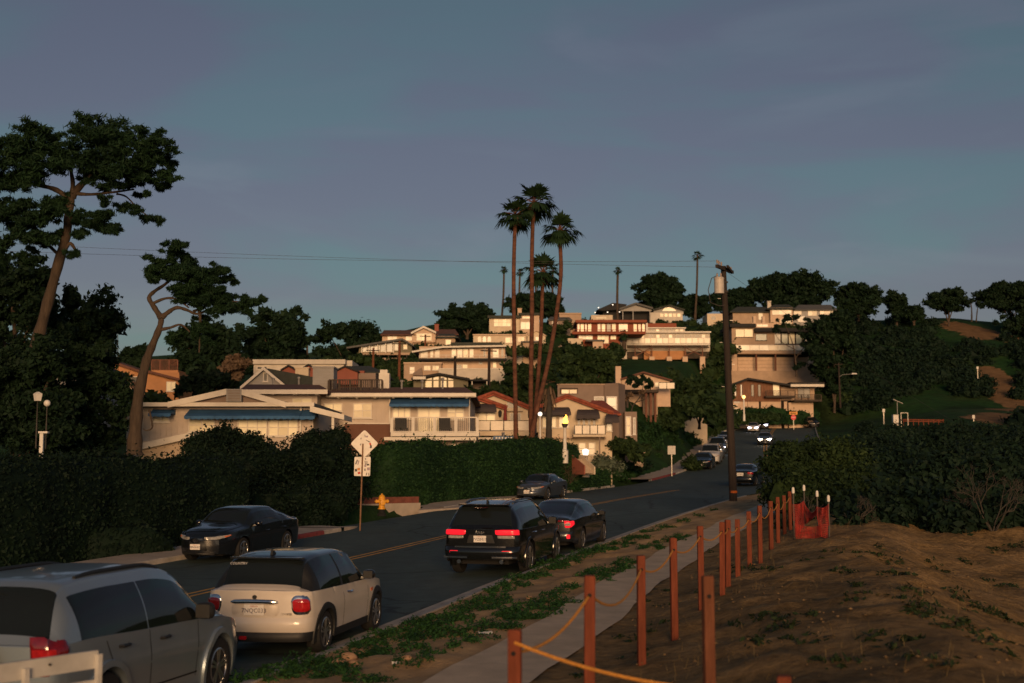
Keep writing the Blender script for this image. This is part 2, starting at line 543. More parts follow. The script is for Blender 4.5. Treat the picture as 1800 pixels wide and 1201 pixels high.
def asphalt_material():
    m = bpy.data.materials.new('asphalt'); m.use_nodes = True
    t = m.node_tree; p = t.nodes['Principled BSDF']
    p.inputs['Roughness'].default_value = 0.78
    p.inputs['Specular IOR Level'].default_value = 0.35
    tc = t.nodes.new('ShaderNodeTexCoord')
    n1 = t.nodes.new('ShaderNodeTexNoise'); n1.inputs['Scale'].default_value = 0.35; n1.inputs['Detail'].default_value = 6
    n2 = t.nodes.new('ShaderNodeTexNoise'); n2.inputs['Scale'].default_value = 90; n2.inputs['Detail'].default_value = 2
    mp = t.nodes.new('ShaderNodeMapping'); mp.inputs['Scale'].default_value = (1, 0.25, 1); mp.inputs['Rotation'].default_value = (0, 0, R(16))
    t.links.new(tc.outputs['Object'], mp.inputs['Vector'])
    t.links.new(mp.outputs['Vector'], n1.inputs['Vector']); t.links.new(tc.outputs['Object'], n2.inputs['Vector'])
    r = t.nodes.new('ShaderNodeValToRGB')
    r.color_ramp.elements[0].position = 0.3; r.color_ramp.elements[0].color = (0.034, 0.057, 0.054, 1)
    r.color_ramp.elements[1].position = 0.7; r.color_ramp.elements[1].color = (0.068, 0.106, 0.102, 1)
    t.links.new(n1.outputs['Fac'], r.inputs['Fac'])
    # tar-filled cracks
    v = t.nodes.new('ShaderNodeTexVoronoi'); v.feature = 'DISTANCE_TO_EDGE'; v.inputs['Scale'].default_value = 0.28
    nd = t.nodes.new('ShaderNodeTexNoise'); nd.inputs['Scale'].default_value = 1.3; nd.inputs['Detail'].default_value = 4
    t.links.new(tc.outputs['Object'], nd.inputs['Vector'])
    mxv = t.nodes.new('ShaderNodeMix'); mxv.data_type = 'VECTOR'; mxv.inputs['Factor'].default_value = 0.35
    t.links.new(tc.outputs['Object'], mxv.inputs[4]); t.links.new(nd.outputs['Color'], mxv.inputs[5])
    t.links.new(mxv.outputs[1], v.inputs['Vector'])
    cr = t.nodes.new('ShaderNodeValToRGB')
    cr.color_ramp.elements[0].position = 0.004; cr.color_ramp.elements[0].color = (0.4, 0.4, 0.4, 1)
    cr.color_ramp.elements[1].position = 0.012; cr.color_ramp.elements[1].color = (1, 1, 1, 1)
    t.links.new(v.outputs['Distance'], cr.inputs['Fac'])
    mu = t.nodes.new('ShaderNodeMix'); mu.data_type = 'RGBA'; mu.blend_type = 'MULTIPLY'; mu.inputs['Factor'].default_value = 1.0
    t.links.new(r.outputs[0], mu.inputs[6]); t.links.new(cr.outputs[0], mu.inputs[7])
    n5 = t.nodes.new('ShaderNodeTexNoise'); n5.inputs['Scale'].default_value = 2.2; n5.inputs['Detail'].default_value = 8; n5.inputs['Roughness'].default_value = 0.7
    t.links.new(tc.outputs['Object'], n5.inputs['Vector'])
    r5 = t.nodes.new('ShaderNodeValToRGB'); r5.color_ramp.elements[0].position = 0.3; r5.color_ramp.elements[0].color = (0.72, 0.72, 0.72, 1); r5.color_ramp.elements[1].position = 0.72; r5.color_ramp.elements[1].color = (1.3, 1.28, 1.25, 1)
    t.links.new(n5.outputs['Fac'], r5.inputs['Fac'])
    mu2 = t.nodes.new('ShaderNodeMix'); mu2.data_type = 'RGBA'; mu2.blend_type = 'MULTIPLY'; mu2.inputs['Factor'].default_value = 1.0
    t.links.new(mu.outputs[2], mu2.inputs[6]); t.links.new(r5.outputs[0], mu2.inputs[7])
    t.links.new(mu2.outputs[2], p.inputs['Base Color'])
    b = t.nodes.new('ShaderNodeBump'); b.inputs['Strength'].default_value = 0.4; b.inputs['Distance'].default_value = 0.01
    t.links.new(n2.outputs['Fac'], b.inputs['Height']); t.links.new(b.outputs['Normal'], p.inputs['Normal'])
    return m
M_ASPH = asphalt_material()
M_CONC = mat('kerb_concrete', (0.42, 0.38, 0.33), 0.9, var=0.25, scale=2.0, bump=0.25, bscale=30)
M_PAVE = mat('pavement_concrete', (0.46, 0.39, 0.32), 0.9, var=0.18, scale=1.2, bump=0.2, bscale=25)
M_YEL = mat('road_paint_yellow', (0.62, 0.31, 0.05), 0.75, var=0.35, scale=3.0, bump=0.1)
M_PATH = mat('path_decomposed_granite', (0.60, 0.475, 0.34), 0.95, var=0.16, scale=1.6, bump=0.3, bscale=40, spec=0.2)
M_RED_K = mat('kerb_red_paint', (0.24, 0.045, 0.045), 0.85, var=0.4, scale=5.0)
N_ST = len(KP) - 1
strip('road', [-ROAD_W - 0.05, -9.0, -6.1, -3.0, 0.02], 0, N_ST, 0.0, M_ASPH)
# double yellow centre line, broken at the junction
s_j0, s_j1 = station_at(80, -6.2), station_at(118, -6.2)
for k, tt in enumerate((-6.42, -6.14)):
    a = strip('centre_line', [tt, tt + 0.11], 0, s_j0, 0.005, M_YEL)
    b = strip('centre_line', [tt, tt + 0.11], s_j1, N_ST, 0.005, M_YEL)

def kerb(name, t0, t1, i0, i1, h, m, gut=None):
    """stepped kerb with rounded top edge, between lateral t0 (road side) and t1"""
    sg = 1 if t1 > t0 else -1
    sec = [(t0, -0.1), (t0 + 0.01 * sg, h - 0.03), (t0 + 0.04 * sg, h), (t1, h), (t1, -0.12)]
    st = np.arange(i0, i1 + 1e-6, 1.0)
    vs = []; qs = []
    for a, s in enumerate(st):
        for (tt, hz) in sec:
            p = road_pt(s, tt); vs.append((p.x, p.y, p.z + hz))
        if a:
            w = len(sec)
            for b in range(w - 1):
                q = ((a - 1) * w + b, (a - 1) * w + b + 1, a * w + b + 1, a * w + b)
                qs.append(q if sg > 0 else q[::-1])
    o = link(name, mesh_np(name, vs, qs), m, None, smooth=True, angle=50)
    o['kind'] = 'structure'
    return o
# right side: concrete gutter pan, kerb
strip('gutter', [-0.42, 0.015], 0, station_at(66), 0.006, M_CONC)
kerb('kerb', 0.0, 0.16, 0, station_at(66), 0.13, M_CONC)
kerb('kerb', 0.0, 0.16, station_at(72), N_ST, 0.13, M_CONC)
# dirt verge between kerb and path
def verge_z(s, tt, p):
    e = min(1, max(0, (tt - 0.25) / 0.4)) * min(1, max(0, (2.5 - tt) / 0.4))
    return p.z + 0.105 + 0.15 * sstep(0.2, 2.4, tt) + e * ((float(smooth_noise(p.x * 1.6, p.y * 1.6, 21)) - 0.45) * 0.13 + (float(smooth_noise(p.x * 6, p.y * 6, 22)) - 0.5) * 0.035)
M_DIRT = mat('verge_dirt', (0.44, 0.29, 0.15), 0.95, var=0.3, scale=1.4, bump=0.6, bscale=22, spec=0.15)
strip('verge', list(np.linspace(0.15, 2.58, 16)), 0, station_at(67), 0.0, M_DIRT, step=0.22, zfun=verge_z)
# path behind the verge
def path_z(s, tt, p):
    return p.z + 0.26
strip('footpath', [2.5, 2.9, 3.3, 3.72], 0, station_at(67), 0.012, M_PATH, tfun=lambda s: 0.05 * math.sin(s * 0.6) + 0.03 * math.sin(s * 1.7), zfun=path_z)
# left side: kerbs with the driveway opening and the corner
s_a = station_at(47.5, -ROAD_W1)    # end of the first kerb by the hydrant
s_b = station_at(60.0, -ROAD_W)     # kerb beyond the driveway
s_c = station_at(88.0, -ROAD_W)     # corner of the side street
s_d = station_at(97.0, -ROAD_W)    # pavement wedge on the far corner
for (i0, i1, rw, w) in ((0, s_a, ROAD_W1, 1.9), (s_b, s_c, ROAD_W, 1.75), (s_d, N_ST, ROAD_W, 3.9)):
    kerb('kerb', -rw, -rw - 0.16, i0, i1, 0.14, M_CONC)
    strip('pavement', [-rw - w, -rw - 0.16], i0, i1, 0.138, M_PAVE)
# ------------------------------------------------------------------ vehicles
def car_paint(name, c, metal=0.0, rough=0.32, coat=0.8):
    return mat(name, c, rough, metal, var=0.05, scale=1.5, coat=coat, spec=0.5)
M_GLASS_D = mat('car_glass_tinted', (0.012, 0.016, 0.017), 0.04, var=0, spec=0.45)
M_TYRE = mat('tyre_rubber', (0.012, 0.012, 0.012), 0.85, var=0.2, scale=20)
M_BLACKP = mat('black_plastic', (0.014, 0.015, 0.016), 0.55, var=0.15, scale=10)
M_ALLOY = mat('alloy_rim', (0.50, 0.50, 0.50), 0.28, metal=0.9, var=0.08)
M_ALLOY_D = mat('alloy_rim_dark', (0.16, 0.16, 0.165), 0.35, metal=0.9, var=0.08)
M_CHROME = mat('chrome_trim', (0.75, 0.75, 0.76), 0.14, metal=1.0, var=0)
M_TAIL = mat('tail_light_lens', (0.42, 0.012, 0.016), 0.12, var=0.25, scale=16, coat=1.0)
M_TAIL_D = mat('tail_light_lens_dark', (0.17, 0.006, 0.010), 0.12, var=0.2, scale=16, coat=1.0)
M_TAIL_ON = mat('tail_light_lit', (0.5, 0.01, 0.015), 0.2, var=0, emit=(1.0, 0.015, 0.03), estr=0.85)
M_CLEAR = mat('clear_lens', (0.36, 0.35, 0.33), 0.1, var=0.25, scale=18, coat=1.0)
M_HEAD_ON = mat('headlight_lit', (0.9, 0.9, 0.85), 0.2, var=0, emit=(1.0, 0.80, 0.58), estr=16.0)
M_HEAD_XEN = mat('headlight_lit_white', (0.9, 0.9, 0.95), 0.2, var=0, emit=(0.92, 0.86, 1.0), estr=14.0)
M_AMBER = mat('amber_lens', (0.60, 0.14, 0.03), 0.15, var=0.2, scale=20, coat=1.0)
M_PLATE = mat('number_plate', (0.80, 0.76, 0.70), 0.5, var=0.08, scale=20)
M_PLATE_T = mat('plate_lettering', (0.06, 0.05, 0.10), 0.6, var=0)
M_PLATE_R = mat('plate_script', (0.45, 0.08, 0.07), 0.6, var=0)
M_UNDER = mat('underbody', (0.008, 0.008, 0.008), 0.9, var=0)
M_SEAM = mat('panel_gap', (0.010, 0.010, 0.010), 0.9, var=0)
M_WHITE_V = mat('white_vinyl', (0.62, 0.62, 0.62), 0.6, var=0)

def lerp_tab(tab):
    xs = np.array([a for a, _ in tab], float); ys = np.array([b for _, b in tab], float)
    # smooth piecewise curve (monotone cubic)
    d = np.diff(ys) / np.diff(xs)
    m = np.zeros_like(ys); m[0] = d[0]; m[-1] = d[-1]
    for i in range(1, len(ys) - 1):
        m[i] = 0 if d[i - 1] * d[i] <= 0 else 2 * d[i - 1] * d[i] / (d[i - 1] + d[i])
    def f(x):
        x = min(max(x, xs[0]), xs[-1])
        i = int(min(max(np.searchsorted(xs, x) - 1, 0), len(xs) - 2))
        h = xs[i + 1] - xs[i]; u = (x - xs[i]) / h
        return ((1 + 2 * u) * (1 - u) ** 2 * ys[i] + u * (1 - u) ** 2 * h * m[i] + u * u * (3 - 2 * u) * ys[i + 1] + u * u * (u - 1) * h * m[i + 1])
    return f

class Car:
    N1, N2, N3 = 9, 7, 7
    def __init__(s, name, label, sp, paint, group=None, detail=1, roof_paint=None):
        s.sp = sp; s.L = sp['L']
        s.root = empty(name, label=label, cat=sp.get('cat', 'car'), group=group)
        s.top = lerp_tab(sp['top']); s.belt = lerp_tab(sp['belt']); s.half = lerp_tab(sp['half'])
        s.rw = lerp_tab(sp['roofw']); s.bot = lerp_tab(sp['bot'])
        s.ox_r = lerp_tab(sp.get('rear_face', [(0, 0), (2, 0)])); s.ox_f = lerp_tab(sp.get('front_face', [(0, 0), (2, 0)]))
        s.bulge_r = sp.get('bulge_r', 0.07); s.bulge_f = sp.get('bulge_f', 0.18)
        s.paint = paint; s.roof_paint = roof_paint or paint
        s.detail = detail
        s.shell()
    # ---- surface functions; x measured from the rear bumper (0) to the nose (L); made central when built
    def arch(s, x):
        z = -1
        for xw in s.sp['wheels']:
            d = abs(x - xw); ra = s.sp['ra']
            if d < ra:
                z = max(z, s.sp['rw'] + math.sqrt(ra * ra - d * d))
        return z
    def side(s, x, z):
        W = s.half(x); zs = s.belt(x); zt = s.top(x); zl = 0.2
        if z <= zs:
            q = min(max((z - zl) / (zs - zl), 0), 1)
            return W * (1 - s.sp.get('tuck', 0.07) * (1 - q) ** 2.4 - 0.035 * q ** 3 + 0.012 * math.exp(-((q - 0.62) / 0.12) ** 2))
        e = s.edge(x)
        y0 = W * 0.965 - s.ledge(x); y1 = s.rw(x)
        q = min(max((z - zs) / max(zt - e - zs, 1e-3), 0), 1)
        return y0 + (y1 - y0) * (q - 0.12 * q * (1 - q) * -1 * -1) + 0.03 * math.sin(math.pi * q) * min(1, (zt - zs) / 0.3)
    def ledge(s, x):
        return 0.02
    def edge(s, x):
        return min(s.sp.get('edge', 0.07), 0.55 * max(s.top(x) - s.belt(x), 0.0) + 0.005)
    def xoff(s, x, z):
        a = s.ox_r(z) * (1 - min(max(x / 0.45, 0), 1)) ** 2 if x < 0.45 else 0
        b = s.ox_f(z) * (1 - min(max((s.L - x) / 0.6, 0), 1)) ** 2 if x > s.L - 0.6 else 0
        return a + b
    def P(s, x, y, z, off=0.0):
        return Vector((x + s.xoff(x, z) - s.L / 2, y, z))
    def rear_x(s, y, z):
        yr = max(s.side(0, z), 0.05)
        return s.xoff(0, z) - s.bulge_r * (1 - min(1, (y / yr) ** 2)) - s.L / 2
    def front_x(s, y, z):
        yr = max(s.side(s.L, z), 0.05)
        return s.L / 2 + s.xoff(s.L, z) + s.bulge_f * (1 - min(1, (y / yr) ** 2))
    def section(s, x):
        zb = max(s.bot(x), s.arch(x)); zs = s.belt(x); zt = s.top(x); e = s.edge(x)
        zb = min(zb, zs - 0.03)
        pts = []
        for i in range(s.N1 + 1):
            z = zb + (zs - zb) * i / s.N1
            pts.append((s.side(x, z), z))
        y0 = s.half(x) * 0.965 - s.ledge(x)
        for i in range(s.N2 + 1):
            q = i / s.N2; z = zs + (zt - e - zs) * q
            pts.append((s.side(x, z + 1e-6) if i else y0, z))
        y1 = s.rw(x)
        for i in range(1, s.N3 + 1):
            a = math.pi / 2 * i / s.N3
            pts.append((y1 * (math.cos(a) ** 0.62 if i < s.N3 else 0.0), zt - e + e * (math.sin(a) ** 0.8)))
        return pts
    def shell(s):
        sp = s.sp; L = s.L
        step = 0.07 if s.detail else 0.14
        xs = set(np.round(np.linspace(0, L, int(L / step) + 1), 4))
        for xw in sp['wheels']:
            for t in np.linspace(0, math.pi, 17 if s.detail else 9):
                xs.add(round(xw + sp['ra'] * math.cos(t), 4))
        for a in (0.03, 0.08, 0.15, L - 0.03, L - 0.08, L - 0.15):
            xs.add(a)
        wins = sp['windows']          # list of (kind, x0, x1)
        for (k, a, b) in wins:
            xs.add(a); xs.add(b)
        xs = sorted(xs)
        xs = [xs[0]] + [b for a, b in zip(xs[:-1], xs[1:]) if b - a > 1e-3]
        secs = [s.section(x) for x in xs]
        nv = len(secs[0]); ns = len(xs)
        Pl = [[s.P(x, y, z) for (y, z) in sec] for x, sec in zip(xs, secs)]
        Pr = [[Vector((p.x, -p.y, p.z)) for p in row] for row in Pl]
        groups = {}
        def put(key, a, b, c, d):
            groups.setdefault(key, []).append((a, b, c, d))
        N1, N2 = s.N1, s.N2
        g0, g1 = N1 + 1, N1 + 1 + N2           # greenhouse rows
        def which(xm, j):
            if j >= g1:
                for k, (kd, a, b) in enumerate(wins):
                    if kd in ('front', 'rear') and a < xm < b:
                        return ('win', k)
                return 'roof' if s.top(xm) > s.belt(xm) + 0.3 else 'body'
            if g0 + 1 <= j < g1 - (0 if sp.get('thin_rail') else 1) or (j == g0):
                for k, (kd, a, b) in enumerate(wins):
                    if kd == 'side' and a < xm < b and s.top(xm) - s.belt(xm) > 0.10:
                        return ('win', k)
            if j >= g0 and s.top(xm) > s.belt(xm) + 0.12 and sp.get('dark_pillars'):
                return 'pillars'
            return 'body'
        for i in range(ns - 1):
            xm = (xs[i] + xs[i + 1]) / 2
            for j in range(nv - 1):
                k = which(xm, j)
                put((k, 'l'), Pl[i][j], Pl[i + 1][j], Pl[i + 1][j + 1], Pl[i][j + 1])
                put((k, 'r'), Pr[i][j + 1], Pr[i + 1][j + 1], Pr[i + 1][j], Pr[i][j])
        # end caps
        KC = 5
        for (i, sgn, bl) in ((0, -1, s.bulge_r), (ns - 1, 1, s.bulge_f)):
            rows = []
            for j in range(nv):
                p = Pl[i][j]
                row = []
                for k in range(-KC, KC + 1):
                    f = k / KC
                    row.append(Vector((p.x + sgn * bl * (1 - f * f), p.y * f, p.z)))
                rows.append(row)
            for j in range(nv - 1):
                for k in range(2 * KC):
                    q = (rows[j][k], rows[j][k + 1], rows[j + 1][k + 1], rows[j + 1][k])
                    if sgn < 0: q = q[::-1]
                    put(('body', 'c'), *q)
        merged = {}
        for (k, sd), fs in groups.items():
            if isinstance(k, tuple):
                kd = wins[k[1]][0]
                key = ('win', k[1], sd if kd == 'side' else '')
            else:
                key = k
            merged.setdefault(key, []).extend(fs)
        if 'pillars' in merged:
            # one object for every pillar
            par = {}
            def find(a):
                while par.setdefault(a, a) != a: a = par[a]
                return a
            kk = lambda p: (round(p.x, 4), round(p.y, 4), round(p.z, 4))
            for f in merged['pillars']:
                for p in f[1:]: par[find(kk(p))] = find(kk(f[0]))
            for f in merged.pop('pillars'): merged.setdefault(('pillar', find(kk(f[0]))), []).append(f)
        for key, fs in merged.items():
            idx = {}; vs = []; qs = []
            for f in fs:
                r = []
                for p in f:
                    h = (round(p.x, 4), round(p.y, 4), round(p.z, 4))
                    if h not in idx:
                        idx[h] = len(vs); vs.append(h)
                    r.append(idx[h])
                r2 = list(dict.fromkeys(r))
                if len(r2) >= 3: qs.append(tuple(r2))
            me = bpy.data.meshes.new('shell'); me.from_pydata(vs, [], qs); me.update()
            if key == 'body': nm, m = 'body', s.paint
            elif key == 'roof': nm, m = 'roof', s.roof_paint
            elif key[0] == 'pillar': nm, m = 'pillar', M_BLACKP
            else:
                kd = wins[key[1]][0]
                nm = {'front': 'windscreen', 'rear': 'rear_window', 'side': 'side_window'}[kd]; m = M_GLASS_D
            me.name = nm
            link(nm, me, m, s.root, smooth=True, angle=35)
        # underbody and wheels
        h = s.half(L / 2)
        mb = MB(); zl = s.bot(L / 2) + 0.02
        mb.box(-L / 2 + 0.25, L / 2 - 0.25, -h * 0.62, h * 0.62, zl - 0.02, zl + 0.35)
        mb.build('underbody', M_UNDER, s.root)
        for xw in sp['wheels']:
            for sd in (1, -1):
                s.wheel(xw - L / 2, sd * (h - 0.02), sd)
    def wheel(s, x, y, sd):
        r = s.sp['rw']; w = 0.215; rr = r * s.sp.get('rim_ratio', 0.68)
        seg = 28 if s.detail else 14
        t = MB()
        y1 = y; y0 = y - sd * w
        def ring(prof):
            t.lathe([(a, sd * b) for a, b in prof], seg, (x, y1, r), 'y')
        ring([(rr, -w), (r - 0.02, -w), (r, -w + 0.03), (r, -0.03), (r - 0.02, -0.005), (rr + 0.02, 0.0), (rr, -0.015)])
        o = t.build('wheel', M_TYRE, s.root, smooth=True)
        m = MB()
        m.lathe([(rr + 0.001, sd * -0.012), (rr - 0.015, sd * -0.006), (rr - 0.03, sd * -0.03), (rr - 0.03, sd * -0.10)], seg, (x, y1, r), 'y', cap=False)
        m.build('rim', s.sp.get('rim', M_ALLOY), o, smooth=True)
        n = s.sp.get('spokes', 5)
        sp = MB()
        for k in range(n):
            a = 2 * math.pi * k / n + 0.3
            for da in (-0.16, 0.16):
                p0 = Vector((x + math.cos(a + da * 1.6) * 0.05, y1 - sd * 0.022, r + math.sin(a + da * 1.6) * 0.05))
                p1 = Vector((x + math.cos(a + da) * (rr - 0.02), y1 - sd * 0.014, r + math.sin(a + da) * (rr - 0.02)))
                sp.bar(p0, p1, 0.028, 0.02, up=(0, 1, 0))
        sp.lathe([(0.06, sd * -0.05), (0.06, sd * -0.012), (0.03, sd * -0.006)], 12, (x, y1, r), 'y')
        sp.build('spokes', s.sp.get('rim', M_ALLOY), o)
        d = MB(); d.lathe([(rr - 0.01, sd * -0.12), (rr - 0.01, sd * -0.11)], seg, (x, y1, r), 'y')
        d.build('brake_disc', M_UNDER, o)
    # ---- patches that follow the surface
    def end_patch(s, name, poly, m, rear=True, off=0.012, parent=None, sub=6):
        """flat or curved panel on the rear or front face; poly of (y, z)"""
        fx = s.rear_x if rear else s.front_x
        sg = -1 if rear else 1
        cy = sum(p[0] for p in poly) / len(poly); cz = sum(p[1] for p in poly) / len(poly)
        n = len(poly)
        vs = []; fs = []
        rings = 3
        for k in range(rings + 1):
            f = 1 - k / (rings + 0.0) if k < rings else 0.0
            f = [1.0, 0.97, 0.5, 0.0][k]
            o = [0.0, off, off, off][k]
            for (y, z) in poly:
                yy = cy + (y - cy) * f; zz = cz + (z - cz) * f
                vs.append((fx(yy, zz) + sg * o - (sg * 0.004 if k == 0 else 0), yy, zz))
        for k in range(rings):
            for i in range(n):
                j = (i + 1) % n
                q = (k * n + i, k * n + j, (k + 1) * n + j, (k + 1) * n + i)
                fs.append(q)
        me = bpy.data.meshes.new(name); me.from_pydata(vs, [], fs); me.update()
        o = link(name, me, m, parent or s.root, smooth=True, angle=50)
        return o
    def wrap_patch(s, name, sd, u0, u1, zt, zb, m, rear=True, off=0.012, n=14, parent=None):
        """lamp that wraps the corner: u<0 runs along the flank, u>0 across the end; zt, zb functions of u"""
        us = np.linspace(u0, u1, n); nz = 6
        yc = s.side(0 if rear else s.L, 0.8)
        vs = []; fs = []
        for u in us:
            for k in range(nz + 1):
                z = zb(u) + (zt(u) - zb(u)) * k / nz
                edge = (k in (0, nz)) or u in (us[0], us[-1])
                o = -0.004 if edge else off
                if u <= 0:
                    x = -u if rear else s.L + u
                    y = s.side(x, z)
                    p = s.P(x, y + o, z)
                    if abs(u) < 0.15:
                        p.x += (-o if rear else o) * (1 - abs(u) / 0.15)
                else:
                    yr = s.side(0 if rear else s.L, z)
                    y = max(yr - u, 0.0)
                    x = (s.rear_x(y, z) - o) if rear else (s.front_x(y, z) + o)
                    w_ = max(0, 1 - u / 0.1)
                    p = Vector((x, y + o * w_, z))
                vs.append((p.x, p.y * sd, p.z))
        for i in range(n - 1):
            for k in range(nz):
                a = i * (nz + 1) + k
                fs.append((a, a + 1, a + nz + 2, a + nz + 1))
        me = bpy.data.meshes.new(name); me.from_pydata(vs, [], fs); me.update()
        return link(name, me, m, parent or s.root, smooth=True, angle=50)
    def side_patch(s, name, sd, pts, m, off=0.008, parent=None, n=None):
        """panel on the flank from a closed list of (x, z)"""
        cx = sum(p[0] for p in pts) / len(pts); cz = sum(p[1] for p in pts) / len(pts)
        vs = []; fs = []; n = len(pts)
        for k, (f, o) in enumerate(((1, -0.004), (0.97, off), (0.5, off), (0.0, off))):
            for (x, z) in pts:
                xx = cx + (x - cx) * f; zz = cz + (z - cz) * f
                p = s.P(xx, s.side(xx, zz) + o, zz); vs.append((p.x, p.y * sd, p.z))
        for k in range(3):
            for i in range(n):
                j = (i + 1) % n
                fs.append((k * n + i, k * n + j, (k + 1) * n + j, (k + 1) * n + i))
        me = bpy.data.meshes.new(name); me.from_pydata(vs, [], fs); me.update()
        return link(name, me, m, parent or s.root, smooth=True, angle=50)
    def seam(s, sd, pts, name='panel_gap', w=0.012, m=None, off=0.003):
        """thin line along the flank through (x, z) points"""
        mb = MB()
        for (x0, z0), (x1, z1) in zip(pts[:-1], pts[1:]):
            nn = max(1, int(math.hypot(x1 - x0, z1 - z0) / 0.12))
            dx, dz = x1 - x0, z1 - z0; l = math.hypot(dx, dz); px, pz = -dz / l * w / 2, dx / l * w / 2
            for k in range(nn):
                a0, a1 = k / nn, (k + 1) / nn
                q = []
                for (aa, sg) in ((a0, 1), (a1, 1), (a1, -1), (a0, -1)):
                    x = x0 + dx * aa + px * sg; z = z0 + dz * aa + pz * sg
                    p = s.P(x, s.side(x, z) + off, z); q.append((p.x, p.y * sd, p.z))
                mb.add(q, [(0, 1, 2, 3)] if sd > 0 else [(3, 2, 1, 0)])
        return mb.build(name, m or M_SEAM, s.root)
    def arch_trim(s, m, w=0.07, off=0.015):
        for xw in s.sp['wheels']:
            for sd in (1, -1):
                ra = s.sp['ra']; r = s.sp['rw']
                vs = []; fs = []; n = 22
                a0 = -math.asin(min(0.95, (r - 0.19) / (ra + w)))
                for k in range(n + 1):
                    a = a0 + (math.pi - 2 * a0) * k / n
                    for (rr, o) in ((ra - 0.02, -0.12), (ra - 0.005, off), (ra + w, off), (ra + w + 0.01, -0.01)):
                        x = xw + rr * math.cos(a); z = r + rr * math.sin(a)
                        p = s.P(x, s.side(x, z) + o, z); vs.append((p.x, p.y * sd, p.z))
                for k in range(n):
                    for j in range(3):
                        q = (k * 4 + j, (k + 1) * 4 + j, (k + 1) * 4 + j + 1, k * 4 + j + 1)
                        fs.append(q if sd > 0 else q[::-1])
                me = bpy.data.meshes.new('arch_trim'); me.from_pydata(vs, [], fs); me.update()
                link('arch_trim', me, m, s.root, smooth=True)
    def plate(s, txt, rear, z, w=0.305, h=0.152, y=0.0, off=0.02, dirt=None):
        x = (s.rear_x(y, z) - off) if rear else (s.front_x(y, z) + off)
        sg = -1 if rear else 1
        mb = MB(); mb.box(x - 0.006, x + 0.006, y - w / 2, y + w / 2, z - h / 2, z + h / 2)
        o = mb.build('number_plate', M_PLATE, s.root)
        rot = Matrix.Rotation(math.pi / 2, 4, 'X')
        yaw = Matrix.Rotation(-math.pi / 2 if rear else math.pi / 2, 4, 'Z')
        def put(tx, size, dz, m):
            me = text_mesh(tx, size, 0.001)
            me.transform(Matrix.Translation((x + sg * 0.0075, y, z + dz)) @ yaw @ rot)
            link('lettering', me, m, o)
        put(txt, 0.088, -0.012, M_PLATE_T)
        put('California', 0.03, 0.052, M_PLATE_R)
        return o
    def mirror(s, x, z, m, sd, size=(0.16, 0.22, 0.15), out=0.11):
        y = s.side(x, z - 0.02)
        mb = MB()
        cx, cy, cz = x - s.L / 2, sd * (y + out), z + 0.06
        pr = [(0.0, -size[0] / 2), (0.6, -size[0] / 2), (0.95, -size[0] * 0.25), (1.0, 0.0), (0.8, size[0] * 0.3), (0.35, size[0] / 2), (0.01, size[0] * 0.55)]
        seg = 14; vs = []; fs = []
        for (f, dx) in pr:
            for k in range(seg):
                t = 2 * math.pi * k / seg
                c, q = math.cos(t), math.sin(t)
                vs.append((cx + dx, cy + sd * f * size[1] / 2 * math.copysign(abs(c) ** 0.7, c), cz + f * size[2] / 2 * math.copysign(abs(q) ** 0.7, q)))
        for i in range(len(pr) - 1):
            for k in range(seg):
                k2 = (k + 1) % seg
                f = (i * seg + k, i * seg + k2, (i + 1) * seg + k2, (i + 1) * seg + k)
                fs.append(f)
        mb.add(vs, fs)
        mb.bar((cx + 0.02, sd * (y - 0.03), z), (cx + 0.02, cy, cz - 0.03), 0.05, 0.04)
        o = mb.build('wing_mirror', m, s.root, smooth=True)
        g = MB(); g.box(cx - size[0] / 2 - 0.004, cx - size[0] / 2 - 0.001, cy - size[1] * 0.36, cy + size[1] * 0.36, cz - size[2] * 0.38, cz + size[2] * 0.38)
        g.build('mirror_glass', M_BLACKP, o)
    def handle(s, x, z, sd, m, l=0.2):
        y = s.side(x, z)
        mb = MB()
        pts = [s.P(x - l / 2, y - 0.01, z), s.P(x - l / 2 + 0.03, y + 0.03, z), s.P(x + l / 2 - 0.03, y + 0.03, z), s.P(x + l / 2, y - 0.01, z)]
        mb.tube([(p.x, p.y * sd, p.z) for p in pts], 0.018, 6)
        mb.build('door_handle', m, s.root, smooth=True)
    def badge(s, txt, rear, y, z, size, m, shear=0.0, off=0.008, name='badge'):
        x = (s.rear_x(y, z) - off) if rear else (s.front_x(y, z) + off)
        me = text_mesh(txt, size, 0.004, shear)
        rot = Matrix.Rotation(math.pi / 2, 4, 'X')
        yaw = Matrix.Rotation(-math.pi / 2 if rear else math.pi / 2, 4, 'Z')
        me.transform(Matrix.Translation((x, y, z)) @ yaw @ rot)
        return link(name, me, m, s.root)
    def bar_on_end(s, name, y0, y1, z, h, m, rear=True, off=0.03, t=0.03):
        fx = s.rear_x if rear else s.front_x
        sg = -1 if rear else 1
        mb = MB(); n = max(2, int(abs(y1 - y0) / 0.12))
        pts = [Vector((fx(y0 + (y1 - y0) * k / n, z) + sg * off, y0 + (y1 - y0) * k / n, z)) for k in range(n + 1)]
        for a, b in zip(pts[:-1], pts[1:]):
            mb.bar(a, b, t, h)
        return mb.build(name, m, s.root)
